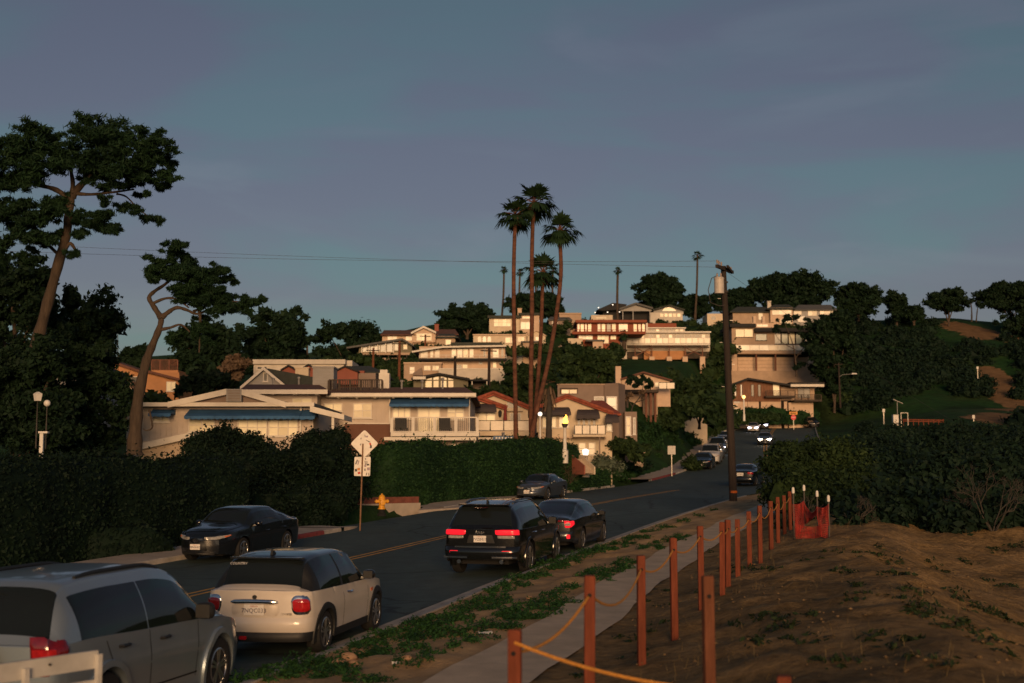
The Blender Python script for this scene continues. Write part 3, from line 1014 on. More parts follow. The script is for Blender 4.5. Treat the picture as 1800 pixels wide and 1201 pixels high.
    def bumper(s, rear, z0, z1, m, depth=0.07, wrap=0.35, name='bumper', bulge=True):
        """a band that stands proud of the end and wraps on to both flanks"""
        n = 28; vs = []; fs = []; nz = 5
        for i in range(n + 1):
            u = -1 + 2 * i / n
            for k in range(nz + 1):
                z = z0 + (z1 - z0) * k / nz
                o = depth * math.sin(math.pi * (0.12 + 0.76 * k / nz)) if bulge else depth
                yr = s.side(0 if rear else s.L, z)
                a = abs(u)
                if a < 0.7:
                    y = u / 0.7 * yr
                    x = (s.rear_x(y, z) - o) if rear else (s.front_x(y, z) + o)
                else:
                    f = (a - 0.7) / 0.3
                    xx = wrap * f if rear else s.L - wrap * f
                    p = s.P(xx, s.side(xx, z), z)
                    oo = o * (1 - f) + 0.004
                    y = math.copysign(p.y + oo * 0.5, u); x = p.x + (-o if rear else o) * max(0, 1 - f * 2.5)
                vs.append((x, y, z))
        for i in range(n):
            for k in range(nz):
                a = i * (nz + 1) + k
                fs.append((a, a + 1, a + nz + 2, a + nz + 1) if not rear else (a, a + nz + 1, a + nz + 2, a + 1))
        me = bpy.data.meshes.new(name); me.from_pydata(vs, [], fs); me.update()
        return link(name, me, m, s.root, smooth=True, angle=60)
    def rails(s, x0, x1, m, y=None, h=0.06):
        for sd in (1, -1):
            mb = MB(); pts = []
            n = 10
            for k in range(n + 1):
                x = x0 + (x1 - x0) * k / n
                z = s.top(x) - 0.03 + h * min(1, 4 * k / n, 4 * (1 - k / n)) ** 0.5
                p = s.P(x, s.rw(x) - 0.07, z); pts.append((p.x, p.y * sd, p.z))
            mb.tube(pts, 0.022, 6)
            mb.build('roof_rail', m, s.root, smooth=True)
    def fin(s, x, m):
        z = s.top(x); mb = MB()
        mb.prism([(x - s.L / 2 - 0.10, -0.018, z - 0.01), (x - s.L / 2 + 0.09, -0.018, z - 0.01), (x - s.L / 2 - 0.07, -0.018, z + 0.07)], (0, 0.036, 0))
        mb.build('antenna', m, s.root)
    def place(s, p, heading, pitch=0.0, roll=0.0):
        """heading: direction of travel seen from above, (dx, dy)"""
        a = math.atan2(heading[1], heading[0])
        s.root.location = p
        s.root.rotation_euler = (roll, -pitch, a)

def heading_at(i, flip=False):
    d = road_pt(i + 1, 0) - road_pt(i - 1, 0)
    pitch = math.atan2(d.z, math.hypot(d.x, d.y))
    if flip: d = -d; pitch = -pitch
    return (d.x, d.y), pitch

def park(car, px, Y, flip=False, dz=0.0, yaw=0.0, X=None):
    """stand the middle of a car on the road under photo column px at distance Y"""
    x = (px - CX) / F_PX * Y * 1.0 if X is None else X
    t, i = lateral([x], [Y])
    i = float(i[0])
    (hx, hy), pitch = heading_at(i, flip)
    a = math.atan2(hy, hx) + yaw
    z = float(road_z(np.array([float(t[0])]), np.array([int(i)]))[0])
    car.place((x, Y, z + dz), (math.cos(a), math.sin(a)), pitch)

def rrect(y0, y1, z0, z1, r, n=4):
    out = []
    for (cy, cz, a0) in ((y1 - r, z1 - r, 0), (y0 + r, z1 - r, 90), (y0 + r, z0 + r, 180), (y1 - r, z0 + r, 270)):
        for k in range(n + 1):
            a = R(a0 + 90 * k / n); out.append((cy + r * math.cos(a), cz + r * math.sin(a)))
    return out

# ---------------- silver compact SUV, nearest to the camera
SP_SUV = dict(L=4.45, cat='car', rw=0.355, ra=0.41, wheels=(0.86, 3.52), rim_ratio=0.64, spokes=5, tuck=0.05, edge=0.08,
    top=[(0, 1.08), (0.03, 1.12), (0.34, 1.60), (0.50, 1.655), (1.2, 1.69), (2.0, 1.69), (2.55, 1.63), (3.35, 1.14), (3.5, 1.085), (4.1, 0.99), (4.36, 0.88), (4.45, 0.76)],
    belt=[(0, 1.06), (0.5, 1.08), (1.5, 1.04), (3.0, 0.99), (3.4, 0.97), (4.1, 0.86), (4.45, 0.68)],
    half=[(0, 0.77), (0.05, 0.83), (0.2, 0.885), (0.6, 0.915), (1.5, 0.925), (3.2, 0.925), (3.9, 0.89), (4.25, 0.80), (4.45, 0.66)],
    roofw=[(0, 0.74), (0.4, 0.62), (1.2, 0.635), (2.5, 0.64), (3.35, 0.72), (4.2, 0.62), (4.45, 0.5)],
    bot=[(0, 0.36), (0.4, 0.26), (2, 0.24), (4.0, 0.26), (4.45, 0.34)],
    windows=[('rear', 0.06, 0.33), ('side', 0.42, 1.75), ('side', 1.77, 3.25), ('front', 2.62, 3.36)])
P_SILVER = car_paint('paint_silver', (0.30, 0.37, 0.43), metal=0.6, rough=0.34)
c = Car('parked_suv', 'silver compact SUV with a spare wheel on its tailgate, nearest the camera', SP_SUV, P_SILVER, 'cars parked at the right kerb')
for sd in (1, -1):
    lt = c.wrap_patch('tail_light', sd, -0.20, 0.17, lambda u: 1.14 - 0.10 * max(0, -u) + 0.02 * (u > 0), lambda u: 0.78 + 1.0 * max(0, -u) ** 0.9, M_TAIL_D, off=0.02)
    c.wrap_patch('lamp_segment', sd, -0.06, 0.15, lambda u: 1.06, lambda u: 0.95, M_TAIL, off=0.026, parent=lt)
    c.wrap_patch('reversing_lamp', sd, -0.03, 0.14, lambda u: 0.93, lambda u: 0.81, M_CLEAR, off=0.026, parent=lt)
    c.seam(sd, [(1.76, 0.36), (1.74, 1.02)]); c.seam(sd, [(2.86, 0.36), (2.92, 0.98)]); c.seam(sd, [(0.94, 0.80), (0.84, 1.02)])
    c.seam(sd, [(1.30, 0.42), (2.9, 0.40)], w=0.02)
    c.handle(1.18, 0.93, sd, M_BLACKP); c.handle(2.08, 0.90, sd, M_BLACKP)
    c.mirror(2.95, 1.03, M_BLACKP, sd, size=(0.17, 0.24, 0.20))
    c.wrap_patch('headlight', sd, -0.42, 0.2, lambda u: 0.84 + 0.10 * max(0, -u), lambda u: 0.66 + 0.28 * max(0, -u), M_CLEAR, rear=False)
c.bumper(True, 0.36, 0.66, P_SILVER, 0.09)
c.bumper(False, 0.32, 0.62, P_SILVER, 0.06)
c.arch_trim(P_SILVER, 0.06, 0.03)
c.rails(0.75, 2.5, M_BLACKP, h=0.022)
mb = MB(); mb.tube([(0.25 - 2.22, 0.02, 1.60), (0.16 - 2.22, 0.02, 1.75)], 0.009, 5); mb.build('antenna', M_BLACKP, c.root)
mb = MB(); mb.lathe([(0.345, -0.02), (0.36, -0.09), (0.34, -0.17), (0.28, -0.19), (0.05, -0.20)], 28, (c.rear_x(0, 0.9) + 0.0, 0.04, 0.83), 'x'); sp_ = mb.build('spare_wheel', M_TYRE, c.root, smooth=True)
mb = MB(); mb.lathe([(0.24, -0.195), (0.22, -0.212), (0.05, -0.215)], 24, (c.rear_x(0, 0.9), 0.04, 0.83), 'x'); mb.build('wheel_cover', M_ALLOY_D, sp_, smooth=True)
_rp = station_at(13.6)
SUV = c

# ---------------- white three-door hatchback with a black roof
SP_MINI = dict(L=3.80, cat='car', rw=0.31, ra=0.355, wheels=(0.62, 3.10), rim_ratio=0.70, spokes=5, rim=M_ALLOY, tuck=0.06, edge=0.075, dark_pillars=True, thin_rail=True,
    top=[(0, 0.97), (0.03, 0.99), (0.16, 1.05), (0.36, 1.36), (0.50, 1.425), (1.0, 1.465), (1.7, 1.46), (2.1, 1.41), (2.62, 1.03), (2.75, 0.985), (3.3, 0.94), (3.62, 0.86), (3.80, 0.72)],
    belt=[(0, 0.945), (0.6, 0.935), (1.6, 0.915), (2.6, 0.90), (3.3, 0.84), (3.80, 0.64)],
    half=[(0, 0.70), (0.05, 0.765), (0.16, 0.815), (0.45, 0.85), (1.2, 0.862), (2.9, 0.862), (3.4, 0.82), (3.7, 0.70), (3.80, 0.60)],
    roofw=[(0, 0.66), (0.36, 0.58), (1.0, 0.60), (1.9, 0.60), (2.62, 0.70), (3.5, 0.6), (3.80, 0.45)],
    bot=[(0, 0.34), (0.3, 0.25), (2, 0.20), (3.5, 0.2), (3.80, 0.26)],
    windows=[('rear', 0.14, 0.40), ('side', 0.45, 1.36), ('side', 1.44, 2.55), ('front', 2.05, 2.64)], bulge_r=0.09)
P_WHITE = car_paint('paint_cream_white', (0.66, 0.60, 0.53), rough=0.35)
P_BLACKR = car_paint('paint_black', (0.010, 0.011, 0.013), rough=0.22)
c = Car('parked_hatchback', 'cream white small hatchback with a black roof, parked ahead of the silver SUV', SP_MINI, P_WHITE, 'cars parked at the right kerb', roof_paint=P_BLACKR)
for sd in (1, -1):
    ring = c.wrap_patch('tail_light', sd, -0.10, 0.16, lambda u: 0.76 + 0.145 * max(0.05, 1 - (abs(u - 0.03) / 0.135) ** 3.2) ** 0.5, lambda u: 0.76 - 0.145 * max(0.05, 1 - (abs(u - 0.03) / 0.135) ** 3.2) ** 0.5, M_CHROME, off=0.016)
    c.wrap_patch('lens', sd, -0.082, 0.142, lambda u: 0.76 + 0.122 * max(0.05, 1 - (abs(u - 0.03) / 0.116) ** 3.2) ** 0.5, lambda u: 0.76 - 0.122 * max(0.05, 1 - (abs(u - 0.03) / 0.116) ** 3.2) ** 0.5, M_TAIL if sd < 0 else M_TAIL_D, off=0.024, parent=ring)  # left lens darker: shade from the SUV behind, put into its colour
    c.seam(sd, [(1.40, 0.30), (1.38, 0.92)]); c.seam(sd, [(2.56, 0.30), (2.60, 0.92)]); c.seam(sd, [(1.05, 0.25), (2.7, 0.25)], w=0.12, m=M_BLACKP, name='sill_trim')
    c.handle(1.66, 0.80, sd, M_CHROME, 0.16)
    c.mirror(2.42, 0.93, P_BLACKR, sd, size=(0.14, 0.21, 0.15))
    c.side_patch('side_repeater', sd, [(2.72, 0.74), (2.86, 0.75), (2.84, 0.70), (2.74, 0.69)], M_AMBER)
    c.side_patch('side_marker', sd, [(0.13, 0.50), (0.22, 0.50), (0.22, 0.45), (0.13, 0.45)], M_TAIL)
c.arch_trim(M_BLACKP, 0.075, 0.02)
c.bumper(True, 0.38, 0.585, P_WHITE, 0.05)
c.bumper(True, 0.24, 0.375, M_BLACKP, 0.03, wrap=0.22, name='lower_bumper')
c.end_patch('tailgate_recess', rrect(-0.37, 0.37, 0.60, 0.80, 0.08), mat('paint_cream_white_shaded', (0.60, 0.54, 0.47), 0.4, var=0.05), off=0.006)  # darker cream puts the shade of the recess into the paint
c.end_patch('fog_lamp', rrect(0.10, 0.22, 0.27, 0.325, 0.02), M_TAIL, off=0.045)
mb = MB(); n = 12
pts = [Vector((c.rear_x(y, 0.80) - 0.035, y, 0.805 + 0.012 * (1 - (y / 0.36) ** 2))) for y in np.linspace(-0.36, 0.36, n)]
mb.tube(pts, [0.012] + [0.036] * (n - 2) + [0.012], 10)
mb.build('boot_handle', M_CHROME, c.root, smooth=True)
c.end_patch('emblem', [(0.035 * math.cos(R(a)), 0.875 + 0.03 * math.sin(R(a))) for a in range(0, 360, 30)], M_BLACKP, off=0.014)
c.plate('7NQC033', True, 0.695, off=0.022)
c.badge('COOPER', True, -0.47, 0.635, 0.045, M_CHROME)
me = text_mesh('COUNTRY', 0.056, 0.001, 0.15)
xw_ = 0.31
pz = c.top(xw_); ang = math.atan2(c.top(0.34) - c.top(0.22), 0.12)
me.transform(Matrix.Translation((0.335 - c.L / 2 - 0.02, 0.43, 1.315)) @ Matrix.Rotation(-(math.pi / 2 - ang) * -1.0, 4, 'Y') @ Matrix.Rotation(-math.pi / 2, 4, 'Z') @ Matrix.Rotation(math.pi / 2, 4, 'X'))
link('window_sticker', me, M_WHITE_V, c.root)
c.fin(0.62, M_BLACKP)
mb = MB(); mb.box(0.30 - 1.9, 0.42 - 1.9, -0.56, 0.56, 1.385, 1.41); mb.build('roof_spoiler', P_BLACKR, c.root)
MINI = c

# ---------------- black full-size SUV with its lights on
SP_JEEP = dict(L=4.80, cat='car', rw=0.39, ra=0.45, wheels=(1.0, 3.90), rim_ratio=0.70, spokes=5, tuck=0.05, edge=0.09, thin_rail=False,
    top=[(0, 1.13), (0.03, 1.16), (0.32, 1.66), (0.45, 1.70), (1.3, 1.76), (2.2, 1.755), (2.75, 1.68), (3.45, 1.23), (3.6, 1.17), (4.4, 1.07), (4.68, 0.98), (4.80, 0.85)],
    belt=[(0, 1.11), (1.0, 1.10), (3.0, 1.06), (3.5, 1.04), (4.4, 0.94), (4.80, 0.75)],
    half=[(0, 0.80), (0.04, 0.87), (0.18, 0.93), (0.7, 0.965), (2.0, 0.97), (3.6, 0.965), (4.3, 0.92), (4.65, 0.82), (4.80, 0.72)],
    roofw=[(0, 0.80), (0.32, 0.66), (1.3, 0.66), (2.7, 0.66), (3.45, 0.76), (4.5, 0.66), (4.80, 0.55)],
    bot=[(0, 0.42), (0.4, 0.32), (2, 0.28), (4.4, 0.30), (4.80, 0.38)],
    windows=[('rear', 0.07, 0.31), ('side', 0.45, 1.15), ('side', 1.17, 2.13), ('side', 2.15, 3.35), ('front', 2.78, 3.46)], bulge_r=0.08)
P_BLACK = car_paint('paint_black_gloss', (0.007, 0.008, 0.009), rough=0.18)
c = Car('parked_suv', 'black SUV with lit red tail lights and chrome bumper strips', SP_JEEP, P_BLACK, 'cars parked at the right kerb')
for sd in (1, -1):
    lt = c.wrap_patch('tail_light', sd, -0.16, 0.42, lambda u: 1.115 - 0.06 * max(0, u - 0.25), lambda u: 0.985 + 0.10 * max(0, u - 0.3), M_TAIL_ON, off=0.02)
    c.wrap_patch('reversing_lamp', sd, -0.02, 0.37, lambda u: 0.975, lambda u: 0.90 + 0.08 * max(0, u - 0.25), M_CLEAR, off=0.018, parent=lt)
    c.seam(sd, [(1.18, 0.50), (1.16, 1.07)]); c.seam(sd, [(2.14, 0.40), (2.14, 1.06)]); c.seam(sd, [(3.2, 0.40), (3.26, 1.04)])
    c.handle(1.42, 0.98, sd, M_CHROME); c.handle(2.34, 0.97, sd, M_CHROME)
    c.mirror(3.05, 1.10, P_BLACK, sd, size=(0.18, 0.26, 0.21), out=0.13)
    c.end_patch('reflector', rrect(sd * 0.64 - 0.12, sd * 0.64 + 0.12, 0.55, 0.63, 0.035), M_TAIL_ON, off=0.085)
    c.bar_on_end('bumper_trim', sd * 0.30, sd * 0.90, 0.475, 0.035, M_CHROME, off=0.085)
    mb = MB(); mb.lathe([(0.05, 0), (0.055, 0.12), (0.045, 0.12), (0.04, 0.02)], 12, (c.rear_x(0.5, 0.4) - 0.06, sd * 0.52, 0.37), 'x'); mb.build('exhaust_tip', M_CHROME, c.root, smooth=True)
c.bumper(True, 0.44, 0.72, P_BLACK, 0.09)
c.bumper(False, 0.38, 0.70, P_BLACK, 0.06)
c.arch_trim(P_BLACK, 0.05, 0.02)
c.rails(0.7, 2.7, M_ALLOY_D, h=0.03)
c.bar_on_end('tailgate_trim', -0.62, 0.62, 0.715, 0.035, M_CHROME, off=0.05)
c.badge('Jeep', True, 0.02, 1.055, 0.13, M_CHROME, 0.2)
M_BROWNREC = mat('plate_recess', (0.30, 0.12, 0.03), 0.4, var=0.3, scale=8)
c.end_patch('plate_recess', [(-0.36, 0.80), (0.34, 0.80), (0.28, 0.995), (-0.30, 0.995)], M_BLACKP, off=0.010)
c.plate('7VZIM17', True, 0.90, off=0.026)
c.end_patch('brake_lamp', rrect(-0.13, 0.13, 1.615, 1.64, 0.01), M_TAIL_D, off=-0.28)
mb = MB(); mb.box(0.14 - 2.4, 0.40 - 2.4, -0.60, 0.60, 1.672, 1.70); mb.build('roof_spoiler', P_BLACK, c.root)
c.fin(0.62, M_BLACKP)
JEEP = c

# ---------------- sedans
def sedan_spec(L=4.6, W=0.9, H=1.42, wb=2.7, ro=0.98, fast=False, rim=M_ALLOY, coupe=False, r=0.325):
    k = L / 4.6; h = H / 1.42
    tr = 1.02 if not fast else 0.98
    T = [(0, 0.93 * h), (0.04, 0.99 * h), (0.30, 1.03 * h), (0.62 if not fast else 0.40, 1.06 * h), (1.28, 1.31 * h), (1.62, 1.395 * h), (2.2, 1.42 * h), (2.75, 1.375 * h), (3.45, 1.01 * h), (3.6, 0.975 * h), (4.2, 0.89 * h), (4.48, 0.80 * h), (4.6, 0.69 * h)]
    T = [(x * k, z) for x, z in T]
    side = [('side', 0.98 * k, 2.09 * k), ('side', 2.11 * k, 3.32 * k)] if not coupe else [('side', 1.05 * k, 1.75 * k), ('side', 1.83 * k, 3.32 * k)]
    return dict(L=L, cat='car', rw=r, ra=r + 0.05, wheels=(ro, ro + wb), rim_ratio=0.70, spokes=5, rim=rim, tuck=0.07, edge=0.08,
        top=T, belt=[(0, 0.90 * h), (1.0 * k, 0.95 * h), (3.2 * k, 0.875 * h), (4.2 * k, 0.80 * h), (4.6 * k, 0.62 * h)],
        half=[(0, W * 0.82), (0.06, W * 0.88), (0.3, W * 0.95), (1.0 * k, W * 0.995), (3.2 * k, W), (3.9 * k, W * 0.97), (4.3 * k, W * 0.86), (4.6 * k, W * 0.66)],
        roofw=[(0, W * 0.78), (0.8 * k, W * 0.72), (1.4 * k, W * 0.64), (2.7 * k, W * 0.66), (3.45 * k, W * 0.80), (4.3 * k, W * 0.7), (4.6 * k, W * 0.5)],
        bot=[(0, 0.32), (0.4, 0.22), (2, 0.19), (4.0 * k, 0.20), (4.6 * k, 0.26)],
        windows=[('rear', (0.66 if not fast else 0.45) * k, 1.50 * k), ('front', 2.70 * k, 3.46 * k)] + side, bulge_r=0.10, bulge_f=0.24)

P_DGREY = car_paint('paint_dark_grey', (0.020, 0.024, 0.028), metal=0.3, rough=0.25)
c = Car('parked_sedan', 'dark grey fastback sedan with bracket shaped tail lights, half hidden by the black SUV', sedan_spec(4.63, 0.90, 1.42, fast=True), P_DGREY, 'cars parked at the right kerb')
for sd in (1, -1):
    lt = c.wrap_patch('tail_light', sd, -0.20, 0.14, lambda u: 0.905 - 0.05 * max(0, -u), lambda u: 0.70 + 0.45 * max(0, -u), M_TAIL_ON, off=0.016)
    c.wrap_patch('lamp_arm', sd, 0.13, 0.42, lambda u: 0.925, lambda u: 0.885 - 0.02, M_TAIL_D, off=0.016, parent=lt)
    c.wrap_patch('reversing_lamp', sd, -0.02, 0.13, lambda u: 0.86 - 0.2 * abs(u), lambda u: 0.75, M_CLEAR, off=0.022, parent=lt)
    c.end_patch('reflector', rrect(sd * 0.70 - 0.05, sd * 0.70 + 0.05, 0.40, 0.52, 0.02), M_TAIL_ON, off=0.07)
    c.seam(sd, [(1.3, 0.62), (1.25, 0.93)]); c.seam(sd, [(2.1, 0.3), (2.1, 0.92)]); c.seam(sd, [(3.2, 0.3), (3.25, 0.87)])
    c.mirror(3.0, 0.90, P_DGREY, sd); c.handle(2.3, 0.80, sd, P_DGREY)
c.bumper(True, 0.32, 0.60, P_DGREY, 0.06)
c.end_patch('emblem', [(-0.06, 0.90), (-0.035, 0.90), (-0.02, 0.84), (0.02, 0.84), (0.035, 0.90), (0.06, 0.90), (0.045, 0.79), (-0.045, 0.79)], M_CHROME, off=0.016)
pl = c.plate('6VKD52', True, 0.70, off=0.024)
mb = MB(); mb.lathe([(0.05, -0.001), (0.05, 0.001)], 16, (c.rear_x(0, 0.7) - 0.033, 0.10, 0.70), 'x'); mb.build('plate_emblem', M_PLATE_R, pl)
CIVIC = c

def front_dress(c, plate=None, lit=None, amber=True, zt=0.70, grille=True, low=False):
    h = c.belt(c.L)
    for sd in (1, -1):
        m = lit if lit else M_CLEAR
        lt = c.wrap_patch('headlight', sd, -0.34, 0.22, lambda u: h + 0.09 + 0.16 * max(0, -u), lambda u: h + 0.01 + 0.26 * max(0, -u), lit or M_CLEAR, rear=False, off=0.02)
        if amber and not lit: c.wrap_patch('indicator', sd, -0.33, -0.14, lambda u: h + 0.085 + 0.16 * max(0, -u), lambda u: h + 0.01 + 0.30 * max(0, -u), M_AMBER, rear=False, off=0.027, parent=lt)
        if lit:
            y = c.side(c.L, h) - 0.04
            mb = MB(); p = Vector((c.front_x(y, h + 0.03) - 0.02, sd * y, h + 0.03))
            mb.lathe([(0.10, 0.0), (0.12, 0.06), (0.09, 0.09), (0.01, 0.10)], 12, p, 'x'); mb.build('bulb', lit, lt, smooth=True)
        c.mirror(c.L * 0.655, c.belt(c.L * 0.655) + 0.03, c.paint, sd)
        c.seam(sd, [(c.L * 0.46, 0.3), (c.L * 0.455, c.belt(c.L * 0.46) - 0.02)]); c.seam(sd, [(c.L * 0.695, 0.3), (c.L * 0.705, c.belt(c.L * 0.7) - 0.02)])
    if grille:
        g = c.end_patch('grille', [(-0.44, h + 0.06), (-0.30, 0.34), (0.30, 0.34), (0.44, h + 0.06)], M_BLACKP, rear=False, off=0.012)
        for z in np.linspace(0.38, h + 0.02, 5):
            pass
    c.end_patch('lower_intake', rrect(-0.5, 0.5, 0.24, 0.33, 0.03), M_BLACKP, rear=False, off=0.03)
    if plate:
        c.plate(plate, False, 0.47, off=0.03)

P_NAVY = car_paint('paint_black_blue', (0.007, 0.009, 0.013), rough=0.2)
c = Car('parked_sedan', 'black sedan facing the camera at the left kerb in front of the dark hedge', sedan_spec(4.57, 0.90, 1.47, fast=True), P_NAVY, 'cars parked at the left kerb')
front_dress(c, '8BNX419')
c.handle(1.25, 0.80, 1, P_NAVY); c.handle(2.3, 0.77, 1, P_NAVY)
mb = MB()
for k in range(24):
    a0, a1 = R(15 * k), R(15 * k + 15)
    mb.bar((c.front_x(0, 0.64) + 0.02, 0.075 * math.cos(a0), 0.645 + 0.04 * math.sin(a0)), (c.front_x(0, 0.64) + 0.02, 0.075 * math.cos(a1), 0.645 + 0.04 * math.sin(a1)), 0.012, 0.012)
mb.bar((c.front_x(0, 0.64) + 0.02, -0.035, 0.615), (c.front_x(0, 0.64) + 0.02, -0.022, 0.675), 0.012, 0.014); mb.bar((c.front_x(0, 0.64) + 0.02, 0.022, 0.615), (c.front_x(0, 0.64) + 0.02, 0.035, 0.675), 0.012, 0.014)
mb.bar((c.front_x(0, 0.64) + 0.02, -0.028, 0.64), (c.front_x(0, 0.64) + 0.02, 0.028, 0.65), 0.012, 0.014)
mb.build('emblem', M_CHROME, c.root)
ELANTRA = c

P_GREY = car_paint('paint_blue_grey', (0.085, 0.10, 0.125), metal=0.5, rough=0.3)
c = Car('parked_coupe', 'blue grey two-door coupe facing the camera beside the ivy hedge', sedan_spec(4.44, 0.875, 1.36, wb=2.65, coupe=True, fast=True), P_GREY, 'cars parked at the left kerb')
front_dress(c, '6CMA208')
c.bumper(False, 0.26, 0.50, P_GREY, 0.06)
c.end_patch('emblem', rrect(-0.05, 0.05, 0.60, 0.68, 0.02), M_CHROME, rear=False, off=0.02)
c.plate('6CMA208', False, 0.44, off=0.075)
COUPE = c

# far cars up the street
P_WHITE2 = car_paint('paint_white', (0.62, 0.60, 0.57), rough=0.35)
P_SILVER2 = car_paint('paint_silver_blue', (0.22, 0.25, 0.29), metal=0.5, rough=0.3)
P_BLUE = car_paint('paint_steel_blue', (0.10, 0.14, 0.20), metal=0.4, rough=0.3)
def suv_spec(L=4.7, W=0.93, H=1.75):
    d = dict(SP_SUV); k = L / 4.45; h = H / 1.69
    for key in ('top', 'belt', 'half', 'roofw', 'bot'):
        f = {'top': h, 'belt': h, 'half': W / 0.925, 'roofw': W / 0.925, 'bot': 1}[key]
        d[key] = [(x * k, v * f) for x, v in SP_SUV[key]]
    d['L'] = L; d['wheels'] = (0.86 * k, 3.52 * k); d['windows'] = [(n, a * k, b * k) for n, a, b in SP_SUV['windows']]
    d['bulge_f'] = 0.12
    return d
far = []
def far_car(name, label, spec, paint, group, lit=None, plate=None, rear=False, amber=True):
    c = Car(name, label, spec, paint, group, detail=0)
    if not rear:
        front_dress(c, plate, lit, amber)
    else:
        for sd in (1, -1):
            c.wrap_patch('tail_light', sd, -0.15, 0.25, lambda u: 0.92, lambda u: 0.78, M_TAIL, off=0.016)
            c.mirror(3.0, 0.90, paint, sd)
        c.bumper(True, 0.32, 0.58, paint, 0.06)
        if plate: c.plate(plate, True, 0.78, w=0.42, h=0.2, off=0.03)
    return c
GL = 'cars parked up the street on the left'
f_bmw = far_car('parked_sedan', 'black sedan at the head of the row parked up the left kerb', sedan_spec(4.5, 0.89, 1.42), P_NAVY, GL, plate='5XRT611')
f_wsuv = far_car('parked_suv', 'white SUV parked directly behind the first black sedan', suv_spec(4.8, 0.96, 1.80), P_WHITE2, GL)
f_sil = far_car('parked_sedan', 'silver sedan parked behind the white SUV up the street', sedan_spec(4.6, 0.9, 1.45), P_SILVER2, GL)
f_bsuv = far_car('parked_suv', 'dark blue SUV with one bright headlight, partly behind the utility pole', suv_spec(4.7, 0.93, 1.72), P_BLUE, GL, lit=M_HEAD_XEN)
f_wsed = far_car('parked_sedan', 'white car seen right behind the utility pole', sedan_spec(4.5, 0.9, 1.48), P_WHITE2, GL)
f_blu2 = far_car('parked_sedan', 'steel blue sedan parked between the pole and the far white sedan', sedan_spec(4.5, 0.9, 1.45), P_BLUE, GL)
f_whi = far_car('moving_sedan', 'white sedan coming down the street with its headlights on, in front of the dark SUV', sedan_spec(4.6, 0.9, 1.46), P_WHITE2, 'cars driving down the hill', lit=M_HEAD_XEN)
f_dks = far_car('moving_suv', 'dark SUV with violet white headlights at the top of the visible street', suv_spec(4.7, 0.93, 1.72), P_NAVY, 'cars driving down the hill', lit=M_HEAD_XEN)
f_hl = far_car('moving_sedan', 'grey sedan driving downhill with warm headlights on', sedan_spec(4.5, 0.9, 1.44), P_GREY, 'cars driving down the hill', lit=M_HEAD_ON)
f_rs = far_car('parked_sedan', 'dark sedan seen from behind between the utility pole and the green bush', sedan_spec(4.5, 0.9, 1.44), P_NAVY, rear=True, plate='4TGB870', group=None)
f_up = far_car('parked_suv', 'dark vehicle at the top of the street half hidden behind the green bush', suv_spec(5.0, 0.95, 1.75), P_NAVY, None)

# stand them on the road: t is the lateral place (0 = right kerb), s the station
def set_on_road(c, Y, t, flip=False, yaw=0.0):
    s_ = station_at(Y, t)
    p = road_pt(s_, t)
    (hx, hy), pitch = heading_at(s_, flip)
    a = math.atan2(hy, hx) + yaw
    c.place((p.x, p.y, p.z + 0.003), (math.cos(a), math.sin(a)), pitch)
set_on_road(SUV, 14.7, -1.0, yaw=R(2))
set_on_road(MINI, 20.7, -1.10, yaw=R(2.5))
set_on_road(JEEP, 32.9, -1.02, yaw=R(1))
set_on_road(CIVIC, 39.3, -1.18, yaw=R(0))
set_on_road(ELANTRA, 38.0, -ROAD_W1 + 1.1, flip=True)
set_on_road(COUPE, 70.0, -ROAD_W + 1.15, flip=True)
set_on_road(f_bmw, 113, -ROAD_W + 1.1, True)
set_on_road(f_wsuv, 120, -ROAD_W + 1.1, True)
set_on_road(f_sil, 127.0, -ROAD_W + 1.1, True)
set_on_road(f_bsuv, 134, -ROAD_W + 1.1, True)
set_on_road(f_wsed, 143, -ROAD_W + 1.3, True)
set_on_road(f_blu2, 157, -ROAD_W + 1.2, True)
set_on_road(f_whi, 192, -ROAD_W + 3.2, True)
set_on_road(f_dks, 203, -ROAD_W + 4.2, True)
set_on_road(f_hl, 150, -6.3, True)
set_on_road(f_rs, 86, -3.5)
set_on_road(f_up, 205, -0.6, True, yaw=R(14))
# ------------------------------------------------------------------ posts and ropes of the footpath fence
M_POST = mat('stained_redwood', (0.185, 0.050, 0.026), 0.8, var=0.30, scale=3.0, bump=0.35, bscale=14, stretch=(6, 6, 0.7), spec=0.2)
M_POST_D = mat('stained_redwood_shaded', (0.17, 0.065, 0.035), 0.85, var=0.30, scale=3.0, bump=0.35, bscale=14, stretch=(6, 6, 0.7), spec=0.2)  # the lone post's shade put into its colour; distant poles share it
M_ROPE = mat('yellow_rope', (0.62, 0.27, 0.045), 0.8, var=0.25, scale=40, bump=0.4)
M_GALV = mat('galvanised_steel', (0.36, 0.34, 0.31), 0.45, metal=0.6, var=0.2, scale=6)
M_WOODP = mat('weathered_pole_wood', (0.034, 0.024, 0.019), 0.9, var=0.3, scale=2, bump=0.4, bscale=10, stretch=(6, 6, 0.5))
M_WHITEP = mat('white_paint', (0.74, 0.71, 0.66), 0.6, var=0.10, scale=3)
M_WHITE_B = mat('white_paint_worn', (0.50, 0.49, 0.46), 0.65, var=0.22, scale=2.5)
posts = [(905, 1107, 9.2), (1036.5, 1012, 11.0), (1126.5, 977, 15.4), (1183, 946, 17.9), (1230.5, 925, 20.2), (1269, 918, 22.0), (1279, 914, 23.2), (1296, 913, 24.4),
         (1316, 899, 25.8), (1335, 889, 28.2), (1354, 881, 31.0), (1366.5, 874, 32.8), (1377.5, 871, 35.8), (1387.5, 864, 37.6)]
